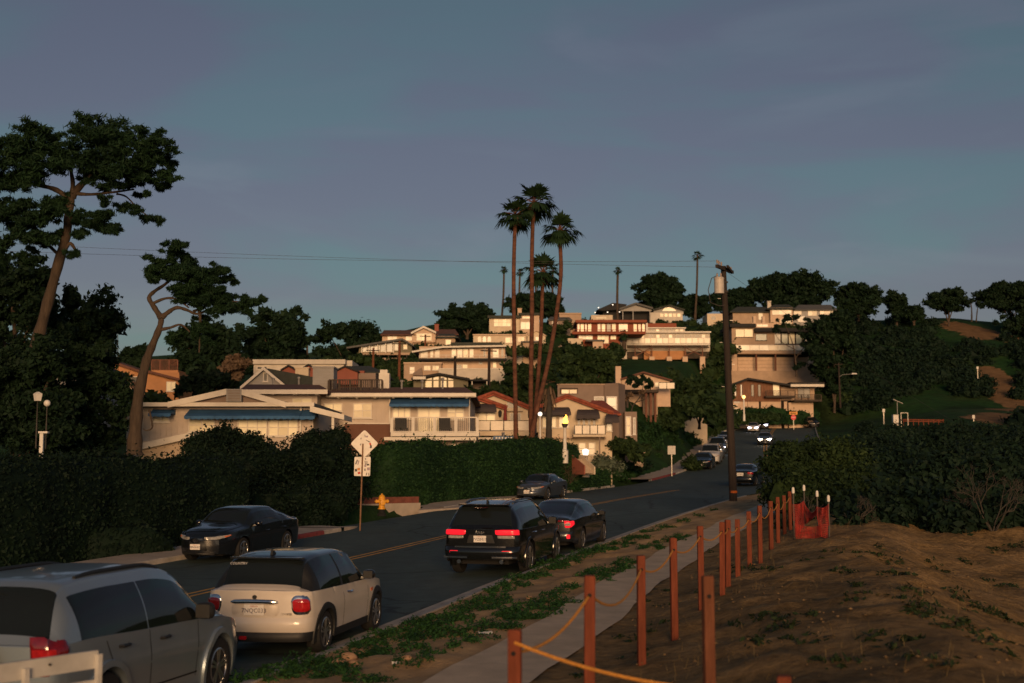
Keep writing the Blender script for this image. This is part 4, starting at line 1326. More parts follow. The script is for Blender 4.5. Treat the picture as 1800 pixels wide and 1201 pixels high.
plabels = ['nearest redwood fence post at the bottom edge, rope tied near its top',
    'tall redwood fence post second from the camera along the footpath', 'third redwood fence post along the footpath', 'fourth redwood fence post along the footpath',
    'fifth redwood fence post, directly above the dark leaning post', 'left one of three redwood posts standing close together', 'middle one of three redwood posts standing close together',
    'right one of three redwood posts standing close together', 'redwood fence post next after the close group of three', 'redwood fence post two past the close group of three',
    'redwood fence post four before the far end of the rope', 'redwood fence post three before the far end of the rope', 'last but one redwood fence post, left of the orange netting', 'last redwood fence post of the rope line, against the scrub']
r0 = random.Random(3)
def fence_post(p_top, w, label, m, group, tilt=0.0):
    zb = gz(p_top.x, p_top.y)
    h = p_top.z - zb + 0.25
    root = empty('fence_post', (p_top.x, p_top.y, zb - 0.25), r0.uniform(-0.25, 0.25), label, 'post', group)
    mb = MB(); a = w / 2; ch = 0.008
    lx, ly = r0.uniform(-0.012, 0.012) * h, r0.uniform(-0.01, 0.01) * h
    # squared timber with chamfered arrises and a slightly sawn-off top
    sec = [(-a + ch, -a), (a - ch, -a), (a, -a + ch), (a, a - ch), (a - ch, a), (-a + ch, a), (-a, a - ch), (-a, -a + ch)]
    vs = []; fs = []
    rows = [(0, 1, -lx, -ly), (h * 0.5, 1, -lx * 0.5, -ly * 0.5), (h - 0.015, 1, 0, 0), (h, 0.9, 0, 0)]
    for (z, k, ox, oy) in rows:
        for (x, y) in sec: vs.append((x * k + ox, y * k + oy, z + (r0.uniform(-0.004, 0.004) if z == h else 0)))
    for i in range(len(rows) - 1):
        for k in range(8):
            k2 = (k + 1) % 8; fs.append((i * 8 + k, i * 8 + k2, (i + 1) * 8 + k2, (i + 1) * 8 + k))
    fs.append(tuple(range(24, 32)))
    mb.add(vs, fs); mb.build('timber', m, root)
    hb = MB(); hb.tube([(-0.004, -a - 0.012, h - 0.16), (-0.004, a + 0.012, h - 0.16)], 0.017, 8)
    hb.build('rope_hole_collar', M_UNDER, root)
    return root
tops = []
for (px, py, Y), lb in zip(posts, plabels):
    p = at(px, py, Y); tops.append(p)
    fence_post(p, 0.092, lb, M_POST, 'redwood posts of the footpath fence')
fence_post(at(1243.5, 1012, 10.4), 0.085, 'shaded post standing alone on the dirt in front of the others', M_POST_D, 'redwood posts of the footpath fence')
p_near = at(1378, 1188, 8.3)
fence_post(p_near, 0.088, 'low post whose orange top just shows at the bottom edge', M_POST, 'redwood posts of the footpath fence')
def rope(pts, sag, name, label, group):
    mb = MB(); path = []
    for k, (a, b) in enumerate(zip(pts[:-1], pts[1:])):
        n = 12; sg = sag * (b - a).length * r0.uniform(0.85, 1.15)
        for i in range(n + (k == len(pts) - 2)):
            u = i / n; q = a.lerp(b, u); path.append(Vector((q.x, q.y, q.z - sg * 4 * u * (1 - u))))
    mb.tube(path, 0.0125, 6)
    return tag(mb.build(name, M_ROPE, None, smooth=True), label, 'rope', group)
dn = Vector((0, 0, -0.155))
rope([t + dn for t in tops], 0.055, 'fence_rope', 'yellow rope sagging from post to post along the footpath', 'yellow ropes')
rope([tops[0] + dn + Vector((0.0, -0.04, 0.07)), p_near + Vector((0, 0.02, -0.10))], 0.045, 'fence_rope', 'single yellow rope running from the nearest post to the lower right', 'yellow ropes')

# ------------------------------------------------------------------ orange netting on four stakes
M_NET = mat('orange_netting', (0.42, 0.034, 0.022), 0.6, var=0.2, scale=5)
M_STAKE = mat('stake_steel', (0.05, 0.045, 0.04), 0.7, var=0.2)
stk = []
for (px, py, Y, lb) in [(1394, 857, 33.0, 'white capped stake at the left end of the orange netting'), (1413, 853, 35.4, 'white capped stake at the back of the orange netting'), (1436, 863, 33.6, 'white capped stake where the orange netting sags open'), (1456, 871, 31.6, 'white capped stake at the right end of the orange netting')]:
    p = at(px, py, Y); zb = gz(p.x, p.y)
    root = empty('stake', (p.x, p.y, zb), 0, lb, 'stake', 'netting stakes')
    MB().bar((0, 0, -0.2), (0, 0, p.z - zb - 0.1), 0.035).build('rod', M_STAKE, root)
    mb = MB(); mb.lathe([(0.035, 0), (0.04, 0.06), (0.034, 0.13), (0.02, 0.155), (0.004, 0.16)], 10, (0, 0, p.z - zb - 0.15)); mb.build('cap', M_WHITEP, root, smooth=True)
    stk.append((p, zb))
def net_panel(p0, z00, z01, p1, z10, z11, parent, sag=0.12, nu=16, nz=18):
    mb = MB()
    def P(u, v):
        b = p0.lerp(p1, u); zl = z00 + (z10 - z00) * u; zh = z01 + (z11 - z01) * u
        z = zl + (zh - zl) * v - sag * 4 * u * (1 - u) * v
        wob = 0.06 * math.sin(7 * u + 5 * v) + 0.04 * math.sin(13 * u - 3 * v)
        return Vector((b.x + wob * 0.4, b.y + wob, z))
    for i in range(nu + 1):
        for k in range(6):
            mb.bar(P(i / nu, k / 6), P(i / nu, (k + 1) / 6), 0.010, 0.004)
    for j in range(nz + 1):
        for k in range(6):
            mb.bar(P(k / 6, j / nz), P((k + 1) / 6, j / nz), 0.004, 0.011)
    return mb.build('net_panel', M_NET, parent)
(p0, b0), (p1, b1), (p2, b2), (p3, b3) = stk
nroot = empty('safety_netting', (p0.x, p0.y, b0), 0, 'orange red plastic safety netting hung between four stakes', 'netting')
def nb(p, z): return Vector((p.x, p.y, z))
inv = Matrix.Translation(nroot.location).inverted()
panels = [net_panel(nb(p0, b0), b0 - 0.02, p0.z - 0.42, nb(p1, b1), b1 + 0.1, p1.z - 0.42, None, 0.05), net_panel(nb(p1, b1), b1 + 0.1, p1.z - 0.42, nb(p2, b2), b2 + 0.55, p2.z - 0.40, None, 0.25),
          net_panel(nb(p2, b2), b2 - 0.02, p2.z - 0.40, nb(p3, b3), b3 - 0.05, p3.z - 0.22, None, 0.06), net_panel(nb(p0, b0) + Vector((-0.05, -0.5, 0)), b0 - 0.1, p0.z - 0.9, nb(p2, b2) + Vector((0.1, -.5, 0)), b2 - 0.05, b2 + 0.35, None, 0.1, 20, 12)]
for o in panels:
    o.data.transform(inv); o.parent = nroot

# ------------------------------------------------------------------ white board barrier, bottom left
pr = at(170, 1142, 10.6); pl = at(-140, 1187, 9.3)
zb = gz(pr.x, pr.y)
root = empty('board_barrier', (pr.x, pr.y, zb), math.atan2(pl.y - pr.y, pl.x - pr.x) + math.pi, 'white painted board barrier on posts in front of the silver SUV', 'barrier')
Lb = math.hypot(pl.x - pr.x, pl.y - pr.y); ht = pr.z - zb
MB().box(-Lb, 0.0, -0.02, 0.018, ht - 0.145, ht - 0.004).build('board', M_WHITE_B, root)
MB().box(-Lb, -0.03, -0.02, 0.018, ht - 0.36, ht - 0.235).build('board', M_WHITE_B, root)
for x in (-0.012, -0.70, -1.4):
    MB().box(x - 0.02, x + 0.02, -0.065, -0.022, -0.3, ht - (0.03 if x > -0.1 else 0.06)).build('post', M_WHITE_B, root)
mb = MB(); mb.lathe([(0.011, 0), (0.011, -0.012)], 8, (-0.47, -0.021, ht - 0.06), 'y'); mb.build('bolt', M_STAKE, root)

# ------------------------------------------------------------------ road sign seen from behind, with stickers
M_ALU = mat('sign_aluminium', (0.68, 0.64, 0.58), 0.5, metal=0.1, var=0.10, scale=5)
M_RUST = mat('rusted_post', (0.20, 0.105, 0.055), 0.8, var=0.3, scale=8)
pb = at(633, 919, 47.4); psx = at(638, 780, 47.4); pc = at(640.5, 780, 47.4)
root = empty('road_sign', (pb.x, pb.y, pb.z), 0, 'white back of a diamond road sign with a sticker covered square plate below', 'sign')
D_ = Vector((psx.x - pb.x, 0, psx.z - pb.z))
MB().bar((0, 0, -0.3), D_, 0.06, 0.05).build('post', M_RUST, root)
def rounded(poly, r, n=4):
    out = []
    N = len(poly)
    for i in range(N):
        p = Vector(poly[i]); a = (Vector(poly[i - 1]) - p).normalized(); b = (Vector(poly[(i + 1) % N]) - p).normalized()
        for k in range(n + 1):
            u = k / n
            out.append(p + a * r * (1 - u) ** 2 + b * r * u ** 2)
    return out
hd = 0.52; cz = pc.z - pb.z; cx = pc.x - pb.x
mb = MB(); mb.prism(rounded([(cx - hd, 0.03, cz), (cx, 0.03, cz - hd), (cx + hd, 0.03, cz), (cx, 0.03, cz + hd)], 0.09), (0, 0.006, 0))
dia = mb.build('diamond_plate', M_ALU, root)
c2 = at(637, 820, 47.4); cx2, cz2 = c2.x - pb.x, c2.z - pb.z
mb = MB(); mb.prism(rounded([(cx2 - 0.30, 0.03, cz2 + 0.35), (cx2 - 0.31, 0.03, cz2 - 0.35), (cx2 + 0.28, 0.03, cz2 - 0.36), (cx2 + 0.30, 0.03, cz2 + 0.35)], 0.05), (0, 0.006, 0))
sq = mb.build('square_plate', M_ALU, root)
M_ST = [mat('sticker_%s' % n, c, 0.6, var=0.3, scale=30) for n, c in (('grey', (0.24, 0.22, 0.22)), ('red', (0.55, 0.06, 0.03)), ('orange', (0.55, 0.22, 0.06)), ('black', (0.04, 0.04, 0.04)), ('mauve', (0.34, 0.26, 0.30)))]
def sticker(par, x, z, w, h, m, rot=0.0):
    c_, s_ = math.cos(rot), math.sin(rot)
    q = [(x + a * c_ - b * s_, 0.027, z + a * s_ + b * c_) for a, b in ((-w, -h), (w, -h), (w, h), (-w, h))]
    MB().prism(q, (0, 0.002, 0)).build('sticker', m, par)
for (dx, dz, w, h, m, ro) in [(0.02, 0.28, 0.015, 0.05, 0, 0.3), (0.09, 0.26, 0.035, 0.03, 4, 0.2), (-0.13, 0.19, 0.02, 0.03, 0, -0.4), (-0.14, -0.03, 0.02, 0.035, 0, -0.5), (0.10, 0.11, 0.06, 0.014, 0, -0.5), (0.17, 0.07, 0.05, 0.014, 3, -0.5), (0.215, -0.02, 0.03, 0.05, 1, 0.3), (0.24, -0.10, 0.03, 0.05, 3, 0.1), (0.235, -0.14, 0.035, 0.03, 4, 0.6)]:
    sticker(dia, cx + dx, cz + dz, w, h, M_ST[m], ro)
for (dx, dz, w, h, m, ro) in [(-0.22, 0.16, 0.03, 0.09, 0, -0.4), (-0.15, 0.14, 0.02, 0.08, 4, -0.3), (-0.24, -0.14, 0.04, 0.05, 3, 0.1), (-0.14, -0.10, 0.05, 0.045, 2, 0), (-0.12, -0.24, 0.045, 0.045, 1, 0.3), (0.10, 0.13, 0.02, 0.08, 0, 0.1), (0.16, 0.14, 0.02, 0.05, 0, 0), (0.10, 0.02, 0.035, 0.04, 4, 0.2), (0.20, 0.06, 0.05, 0.03, 3, 0.1), (0.22, -0.09, 0.05, 0.05, 4, 0.1), (0.09, -0.12, 0.03, 0.04, 0, 0), (0.15, -0.28, 0.015, 0.05, 3, -0.3), (0.24, -0.29, 0.015, 0.05, 3, 0.1), (0.11, 0.27, 0.02, 0.03, 0, 0.3)]:
    sticker(sq, cx2 + dx, cz2 + dz, w, h, M_ST[m], ro)

# ------------------------------------------------------------------ hydrant
M_HYD = mat('hydrant_yellow', (0.72, 0.33, 0.02), 0.5, var=0.18, scale=8)
ph = at(671, 905, 48.6)
root = empty('fire_hydrant', ph, 0.3, 'yellow fire hydrant with a black base on the corner pavement', 'hydrant')
mb = MB(); mb.lathe([(0.17, -0.05), (0.17, 0.04), (0.12, 0.05), (0.11, 0.22), (0.13, 0.23)], 16); mb.build('base', M_UNDER, root, smooth=True)
mb = MB(); mb.lathe([(0.15, 0.21), (0.15, 0.25), (0.115, 0.27), (0.11, 0.52), (0.135, 0.54), (0.135, 0.60), (0.12, 0.62)], 16); body = mb.build('barrel', M_HYD, root, smooth=True)
mb = MB(); mb.lathe([(0.13, 0.615), (0.125, 0.66), (0.10, 0.71), (0.06, 0.745), (0.03, 0.75), (0.03, 0.79), (0.005, 0.80)], 16); mb.build('bonnet', M_HYD, root, smooth=True)
for sx in (-1, 1):
    mb = MB(); mb.lathe([(0.06, 0), (0.06, 0.08 * sx), (0.075, 0.085 * sx), (0.075, 0.14 * sx), (0.03, 0.145 * sx), (0.03, 0.17 * sx)][::1], 12, (0.10 * sx, 0, 0.50), 'x'); mb.build('hose_outlet', M_HYD, root, smooth=True)
mb = MB(); mb.lathe([(0.085, 0), (0.085, -0.08), (0.10, -0.085), (0.10, -0.14), (0.04, -0.15)], 14, (0, -0.10, 0.46), 'y'); mb.build('pumper_outlet', M_HYD, root, smooth=True)

# painted kerb patches
def kerb_paint(s0, s1, rw, m, name, h0=0.0, h1=0.142):
    vs = []; fs = []
    st = np.linspace(s0, s1, max(2, int((s1 - s0) * 2) + 1))
    for s_ in st:
        for (t_, z_) in ((0.004, 0.005), (-0.006, 0.112), (-0.038, 0.144), (-0.15, 0.145)):
            p = road_pt(s_, -rw + t_); vs.append((p.x, p.y, p.z + z_))
    for i in range(len(st) - 1):
        for k in range(3):
            a = i * 4 + k; fs.append((a, a + 4, a + 5, a + 1))
    me = bpy.data.meshes.new(name); me.from_pydata(vs, [], fs); me.update()
    o = link(name, me, m); o['kind'] = 'structure'; return o
M_WKERB = mat('kerb_white_paint', (0.52, 0.50, 0.46), 0.8, var=0.2, scale=6)
s_sign = station_at(47.4 - 1.9, -ROAD_W1)
kerb_paint(s_a - 4.6, s_a - 1.6, ROAD_W1, M_RED_K, 'kerb_paint_red')
kerb_paint(s_a - 7.3, s_a - 6.55, ROAD_W1, M_WKERB, 'kerb_paint_white')
kerb_paint(s_d + 0.3, s_d + 9, ROAD_W, M_RED_K, 'kerb_paint_red')
# rounded end of the corner pavement
cp = road_pt(s_a, -ROAD_W1 - 1.0)
(hx, hy), _ = heading_at(s_a)
vs = [(cp.x, cp.y, cp.z + 0.14)]; fs = []; n = 14
low = []
for k in range(n + 1):
    a = -math.pi / 2 + math.pi * k / n
    q = Vector((hx, hy, 0)).normalized(); lft = Vector((-q.y, q.x, 0))
    d = q * (math.cos(a) * 2.6) + lft * (math.sin(a) * 1.0)
    vs.append((cp.x + d.x, cp.y + d.y, cp.z + 0.14 - 0.11 * math.cos(a) ** 4))
for k in range(n): fs.append((0, k + 1, k + 2))
base = len(vs)
for k in range(n + 1): vs.append((vs[k + 1][0], vs[k + 1][1], cp.z - 0.1))
for k in range(n): fs.append((k + 1, base + k, base + k + 1, k + 2))
me = bpy.data.meshes.new('pavement'); me.from_pydata(vs, [], fs); me.update(); link('pavement', me, M_PAVE)['kind'] = 'structure'

# driveway slab and low garden wall by the ivy hedge
M_BRICKRED = mat('red_stucco', (0.20, 0.065, 0.045), 0.85, var=0.25, scale=3, bump=0.2)
w0 = at(632, 897, 58); w1 = at(738, 893, 60.5)
root = empty('garden_wall', (w0.x, w0.y, w0.z), math.atan2(w1.y - w0.y, w1.x - w0.x), 'low red brown garden wall on a concrete footing behind the hydrant', 'wall')
lw = math.hypot(w1.x - w0.x, w1.y - w0.y)
MB().box(0, lw, -0.05, 0.35, -0.4, 0.27).build('footing', M_PAVE, root)
k = 0.0
while k < lw - 0.1:
    e = min(k + 0.44, lw)
    MB().box(k + 0.006, e - 0.006, 0.02, 0.30, 0.272, 0.56).build('coping_block', M_BRICKRED, root); k = e
mb = MB(); q = [at(735, 897, 58.3), at(905, 886, 63.5), at(880, 873, 68), at(760, 882, 64)]
mb.add([(p.x, p.y, p.z) for p in q] + [(p.x, p.y, p.z - 0.5) for p in q], [(0, 1, 2, 3), (0, 4, 5, 1), (1, 5, 6, 2), (3, 7, 4, 0)])
mb.build('driveway', M_PAVE)['kind'] = 'structure'
q = [at(738, 899, 58), at(830, 897, 60), at(830, 880, 62.5), at(738, 884, 62)]

# ------------------------------------------------------------------ utility pole
pb = at(1289.5, 878, 60.5); pt = at(1271.5, 468, 60.5)
root = empty('utility_pole', pb, 0, 'tall wooden utility pole with a crossarm and a pale transformer can', 'utility pole')
T = Vector((pt.x - pb.x, 0, pt.z - pb.z))
mb = MB(); mb.tube([Vector((0, 0, -0.8)), T * 0.25, T * 0.6, T], [0.19, 0.18, 0.155, 0.125], 14); mb.build('shaft', M_WOODP, root, smooth=True)
cpt = T * 0.985
ad = Vector((-0.42, -0.9, 0.0)).normalized()
mb = MB(); mb.bar(cpt - ad * 1.5 + Vector((0, -0.2, 0.05)), cpt + ad * 1.3 + Vector((0, -0.2, -0.05)), 0.12, 0.15); mb.build('crossarm', M_WOODP, root)
mb = MB(); mb.bar(cpt + Vector((0.3, 0.2, 0.07)) - Vector((0.25, 0.9, 0)) * 0.8, cpt + Vector((0.35, 0.2, 0.02)) + Vector((0.25, 0.9, 0)) * 0.6, 0.10, 0.13); mb.build('crossarm', M_WOODP, root)
M_CER = mat('insulator_ceramic', (0.40, 0.33, 0.29), 0.3, var=0.1)
ins = []
for k in (-1.2, -0.9, 0.5, 0.9, 1.2):
    q = cpt + ad * k + Vector((0, -0.2, 0.08))
    mb = MB(); mb.lathe([(0.03, 0), (0.05, 0.03), (0.03, 0.06), (0.055, 0.09), (0.03, 0.13), (0.045, 0.16), (0.01, 0.19)], 10, q); mb.build('insulator', M_CER, root, smooth=True); ins.append(q + Vector((0, 0, 0.17)))
tq = at(1264, 517, 60.2); tq = Vector((tq.x - pb.x, -0.35, tq.z - pb.z))
M_TRF = mat('transformer_grey', (0.55, 0.50, 0.45), 0.5, var=0.12, scale=4)
mb = MB(); mb.lathe([(0.20, 0.0), (0.235, 0.02), (0.235, 0.70), (0.245, 0.71), (0.245, 0.75), (0.20, 0.80), (0.02, 0.83)], 20, tq); tr = mb.build('transformer', M_TRF, root, smooth=True)
for dx in (-0.09, 0.09):
    mb = MB(); mb.lathe([(0.03, 0), (0.05, 0.05), (0.03, 0.08), (0.045, 0.13), (0.02, 0.2)], 8, tq + Vector((dx, 0, 0.8))); mb.build('bushing', M_CER, tr, smooth=True)
for zz in (0.6, 0.15): MB().bar(tq + Vector((0.15, 0.1, zz)), tq + Vector((0.45, 0.3, zz)), 0.08).build('bracket', M_STAKE, root)
mb = MB(); mb.tube([tq + Vector((-0.05, 0, 0.9)), tq + Vector((-0.35, 0, 0.75)), tq + Vector((-0.52, 0.0, 0.2)), tq + Vector((-0.42, 0.05, -0.4)), tq + Vector((0, 0.15, -0.55)), tq + Vector((0.45, 0.3, -0.5))], 0.02, 6); mb.build('drop_cable', M_STAKE, root, smooth=True)
mb = MB(); zz = (at(0, 865, 60.5).z - pb.z)
mb.lathe([(0.197, zz - 0.05), (0.197, zz + 0.06)], 14, T * (zz / T.z) * Vector((1, 1, 0)).x if False else (T.x * zz / T.z, 0, 0), 'z', cap=False); mb.build('marker_band', M_AMBER, root)
for k in range(7):
    zz = 3.2 + k * 1.05
    mb = MB(); mb.bar((T.x * zz / T.z + (0.2 if k % 2 else -0.2), -0.02, zz), (T.x * zz / T.z + (0.34 if k % 2 else -0.34), -0.04, zz), 0.025); mb.build('step_peg', M_GALV, root)
# overhead wires
def wire(a, b, sag, label):
    mb = MB(); n = 24
    mb.tube([a.lerp(b, i / n) - Vector((0, 0, sag * 4 * (i / n) * (1 - i / n))) for i in range(n + 1)], 0.007, 5)
    tag(mb.build('overhead_wire', M_STAKE), label, 'wire', 'overhead wires')
W1 = pb + ins[0]; W2 = pb + ins[3]
wire(W1, at(-260, 413, 66), 0.25, 'upper overhead wire running left from the utility pole')
wire(W2, at(-260, 430, 60), 0.30, 'lower overhead wire running left from the utility pole')
wire(pb + cpt, at(1790, 800, 120), 0.6, 'faint service wire dropping right from the utility pole')

# ------------------------------------------------------------------ smaller street furniture further up
M_SIGNW = mat('sign_white', (0.55, 0.52, 0.47), 0.6, var=0.12, scale=6)
def plate_sign(px, py0, py1, pyb, Y, w, label, m=M_SIGNW, name='parking_sign', pm=M_GALV):
    pb = at(px, pyb, Y); a = at(px, py1, Y).z - pb.z; b = at(px, py0, Y).z - pb.z
    root = empty(name, pb, 0, label, 'sign')
    MB().bar((0, 0, -0.3), (0, 0, b - 0.02), 0.05).build('post', pm, root)
    mb = MB(); mb.prism(rounded([(-w / 2, -0.04, b), (-w / 2, -0.04, a), (w / 2, -0.04, a), (w / 2, -0.04, b)], 0.04), (0, 0.008, 0)); mb.build('plate', m, root)
    return root, a, b
r_, a_, b_ = plate_sign(1181, 784, 799, 837, 103, 0.62, 'pale square sign on a thin post at the far corner pavement')
# blue street name sign above the ivy hedge
M_BLUES = mat('street_sign_blue', (0.05, 0.12, 0.24), 0.5, var=0.1)
pb = at(885, 792, 74); root = empty('street_name_sign', pb, 0.2, 'blue street name blades on a white post beside the palms', 'sign')
hz = at(885, 770, 74).z - pb.z
MB().bar((0, 0, -0.6), (0, 0, hz + 0.3), 0.07).build('post', M_WHITEP, root)
MB().box(-0.62, 0.58, -0.05, -0.03, hz - 0.10, hz + 0.10).build('blade', M_BLUES, root)
MB().hexa([(-0.02, -0.35, hz + 0.12), (0.0, -0.35, hz + 0.12), (0.0, 0.45, hz + 0.12), (-0.02, 0.45, hz + 0.12)], [(-0.02, -0.35, hz + 0.32), (0.0, -0.35, hz + 0.32), (0.0, 0.45, hz + 0.32), (-0.02, 0.45, hz + 0.32)]).build('blade', M_BLUES, root)
for xx in (-0.42, -0.25, -0.08, 0.12, 0.3, 0.45):
    MB().box(xx - 0.05, xx + 0.05, -0.056, -0.0505, hz - 0.05, hz + 0.05).build('lettering', M_WHITEP, root)
# gas torch on a white column
M_FLAME = mat('gas_flame', (1, 0.5, 0.1), 0.5, var=0, emit=(1.0, 0.42, 0.05), estr=5.0)
M_GLOBE_W = mat('lit_globe_white', (1, 0.95, 0.85), 0.4, var=0, emit=(1.0, 0.86, 0.68), estr=1.6)
M_GLOBE_O = mat('lit_globe_orange', (1, 0.6, 0.3), 0.4, var=0, emit=(1.0, 0.42, 0.12), estr=4.0)
pb = at(993, 797, 78); ht = at(993, 752, 78).z - pb.z
root = empty('gas_torch', pb, 0, 'white column torch with a burning gas flame beside the palm trunks', 'lamp')
mb = MB(); mb.lathe([(0.20, -0.6), (0.20, 0.2), (0.12, 0.25), (0.085, ht - 0.05), (0.12, ht)], 14); mb.build('column', M_WHITEP, root, smooth=True)
mb = MB(); mb.lathe([(0.10, ht), (0.19, ht + 0.15), (0.20, ht + 0.24), (0.17, ht + 0.25)], 14); mb.build('bowl', M_STAKE, root, smooth=True)
mb = MB(); mb.tube([(0.02, 0, ht + 0.2), (0.06, 0.02, ht + 0.38), (0.02, 0, ht + 0.55), (0.10, -0.02, ht + 0.68), (0.06, 0, ht + 0.8)], [0.13, 0.16, 0.12, 0.06, 0.01], 8); mb.build('flame', M_FLAME, root, smooth=True)
def globe_lamp(px, py, pyb, Y, r, gm, label, pm=M_WHITEP, pr=0.05, shape='globe'):
    pb = at(px, pyb, Y); h = at(px, py, Y).z - pb.z
    root = empty('globe_lamp', pb, 0, label, 'lamp')
    mb = MB(); mb.lathe([(pr * 1.5, -0.6), (pr * 1.4, 0.3), (pr, 0.4), (pr * 0.9, h - r), (pr * 1.6, h - r * 0.9)], 10); mb.build('post', pm, root, smooth=True)
    mb = MB()
    if shape == 'globe':
        mb.lathe([(r * math.sin(a), h - r * math.cos(a)) for a in np.linspace(0.2, math.pi - 0.02, 10)], 14)
    else:
        mb.lathe([(r * 0.75, h - r), (r, h + r * 0.5), (r * 1.05, h + r * 0.6), (r * 0.3, h + r)], 4)
    mb.build('lantern', gm, root, smooth=(shape == 'globe'))
    return root
globe_lamp(949.5, 728, 800, 76, 0.13, M_GLOBE_W, 'white globe lamp between the palm trunks')
globe_lamp(1029.5, 795, 822, 80, 0.21, M_GLOBE_W, 'white box lantern on a short pillar at the garden steps', pr=0.16, shape='box', pm=M_PAVE)
globe_lamp(1308, 698, 733, 188, 0.26, M_GLOBE_O, 'lit orange globe lamp on a white post below the wooden house', pr=0.12)
# white lamps among the trees at the left
globe_lamp(64, 697, 760, 45.5, 0.16, M_WHITEP, 'white garden lamp head in the dark trees at far left', shape='box', pr=0.02, pm=M_STAKE)
globe_lamp(81, 709, 760, 45.8, 0.12, M_WHITEP, 'smaller white lamp head right of the garden lamp at far left', pr=0.02, pm=M_STAKE)
pb = at(73, 786, 45); h = at(73, 762, 45).z - pb.z
root = empty('letterbox_post', pb, 0, 'short white post with a box on top at the left hedge', 'post')
MB().box(-0.06, 0.06, -0.06, 0.06, -0.8, h).build('post', M_WHITEP, root)
MB().box(-0.1, 0.22, -0.1, 0.1, h + 0.002, h + 0.07).build('box', M_WHITEP, root)
# street name blade and banner by the orange lamp
plate_sign(1296, 706, 709, 733, 187, 0.9, 'small pale street name sign left of the orange globe lamp', name='street_name_sign')
pb = at(1257, 735, 170); root = empty('feather_banner', pb, 0, 'white feather banner leaning beside the bushes below the hill', 'banner')
ht = at(1257, 703, 170).z - pb.z
MB().prism([(-0.15, 0, ht), (-0.10, 0, ht - 0.1), (0.25, 0, 0.5), (0.35, 0, 0.0), (0.2, 0, 0.0), (0.05, 0, 0.5)], (0, 0.03, 0)).build('flag', M_WHITEP, root)
MB().bar((-0.15, 0.02, ht + 0.02), (0.3, 0.02, -0.4), 0.04).build('pole', M_GALV, root)
# stop sign with an arrow board above
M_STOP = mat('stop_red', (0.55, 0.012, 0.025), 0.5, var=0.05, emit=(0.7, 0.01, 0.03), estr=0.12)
M_ARR = mat('arrow_board_orange', (0.75, 0.30, 0.03), 0.5, var=0.08)
pb = at(1395, 746, 198); root = empty('stop_sign', pb, 0, 'red stop sign below an orange arrow board at the top of the street', 'sign')
z1 = at(1395, 734, 198).z - pb.z; z2 = at(1395, 726.5, 198).z - pb.z
MB().bar((0, 0, -1), (0, 0, z2 + 0.2), 0.08).build('post', M_GALV, root)
mb = MB(); mb.prism([(0.42 * math.cos(R(22.5 + 45 * k)), -0.06, z1 + 0.42 * math.sin(R(22.5 + 45 * k))) for k in range(8)], (0, 0.02, 0)); st_ = mb.build('octagon', M_STOP, root)
me = text_mesh('STOP', 0.26, 0.002); me.transform(Matrix.Translation((0, -0.065, z1)) @ Matrix.Rotation(math.pi / 2, 4, 'X')); link('lettering', me, M_WHITEP, st_)
ab = MB().box(-0.62, 0.62, -0.06, -0.04, z2 - 0.22, z2 + 0.22).build('arrow_board', M_ARR, root)
MB().box(-0.40, 0.42, -0.07, -0.063, z2 - 0.05, z2 + 0.05).build('arrow_shaft', M_UNDER, ab)
MB().prism([(-0.52, -0.07, z2), (-0.30, -0.07, z2 - 0.14), (-0.30, -0.07, z2 + 0.14)], (0, 0.006, 0)).build('arrow_head', M_UNDER, ab)
# street light on a wooden pole at the right hill
pb = at(1477, 705, 185); root = empty('street_light', pb, 0, 'wooden pole with a street light arm on the dark hillside', 'street light')
h = at(1477, 638, 185).z - pb.z; ha = at(1477, 659, 185).z - pb.z
mb = MB(); mb.tube([(0, 0, -1), (-0.1, 0, h)], [0.15, 0.11], 10); mb.build('pole', M_WOODP, root, smooth=True)
mb = MB(); mb.tube([(-0.05, -0.1, ha - 0.3), (0.4, -0.1, ha), (1.9, -0.1, ha + 0.12)], 0.05, 6); mb.build('arm', M_GALV, root, smooth=True)
mb = MB(); mb.hexa([(1.7, -0.28, ha + 0.05), (2.5, -0.24, ha + 0.08), (2.5, 0.04, ha + 0.08), (1.7, 0.08, ha + 0.05)], [(1.75, -0.2, ha + 0.25), (2.4, -0.18, ha + 0.22), (2.4, -0.02, ha + 0.22), (1.75, 0.0, ha + 0.25)]); mb.build('lamp_head', M_WHITEP, root)
MB().bar((-0.7, 0, h - 0.25), (0.5, 0, h - 0.2), 0.1).build('crossarm', M_WOODP, root)
# solar panel mast, gate frame, cabinet on the right slope
pb = at(1578, 742, 158); root = empty('solar_mast', pb, 0, 'mast with a small tilted solar panel at the foot of the right hill', 'mast')
h = at(1578, 706, 158).z - pb.z
mb = MB(); mb.tube([(0, 0, -0.5), (0, 0, h)], 0.05, 8); mb.build('mast', M_GALV, root)
MB().hexa([(-0.5, -0.1, h + 0.25), (0.6, -0.4, h - 0.3), (0.65, 0.3, h - 0.3), (-0.45, 0.6, h + 0.25)], [(-0.5, -0.1, h + 0.31), (0.6, -0.4, h - 0.24), (0.65, 0.3, h - 0.24), (-0.45, 0.6, h + 0.31)]).build('panel', M_SIGNW, root)
pb = at(1574, 741, 157); root = empty('utility_cabinet', pb, 0, 'small cream utility cabinet at the base of the solar mast', 'cabinet')
MB().box(-0.32, 0.32, -0.3, 0.3, -0.5, 0.75).build('case', M_WHITEP, root); MB().box(-0.36, 0.36, -0.34, 0.34, 0.752, 0.82).build('lid', M_SIGNW, root)
pb = at(1590, 743, 156); root = empty('gate_frame', pb, 0, 'thin pale metal gate frame beside the solar mast', 'gate')
for x in (-0.4, 0.42): MB().bar((x, 0, -0.5), (x, 0, 1.15), 0.06).build('upright', M_GALV, root)
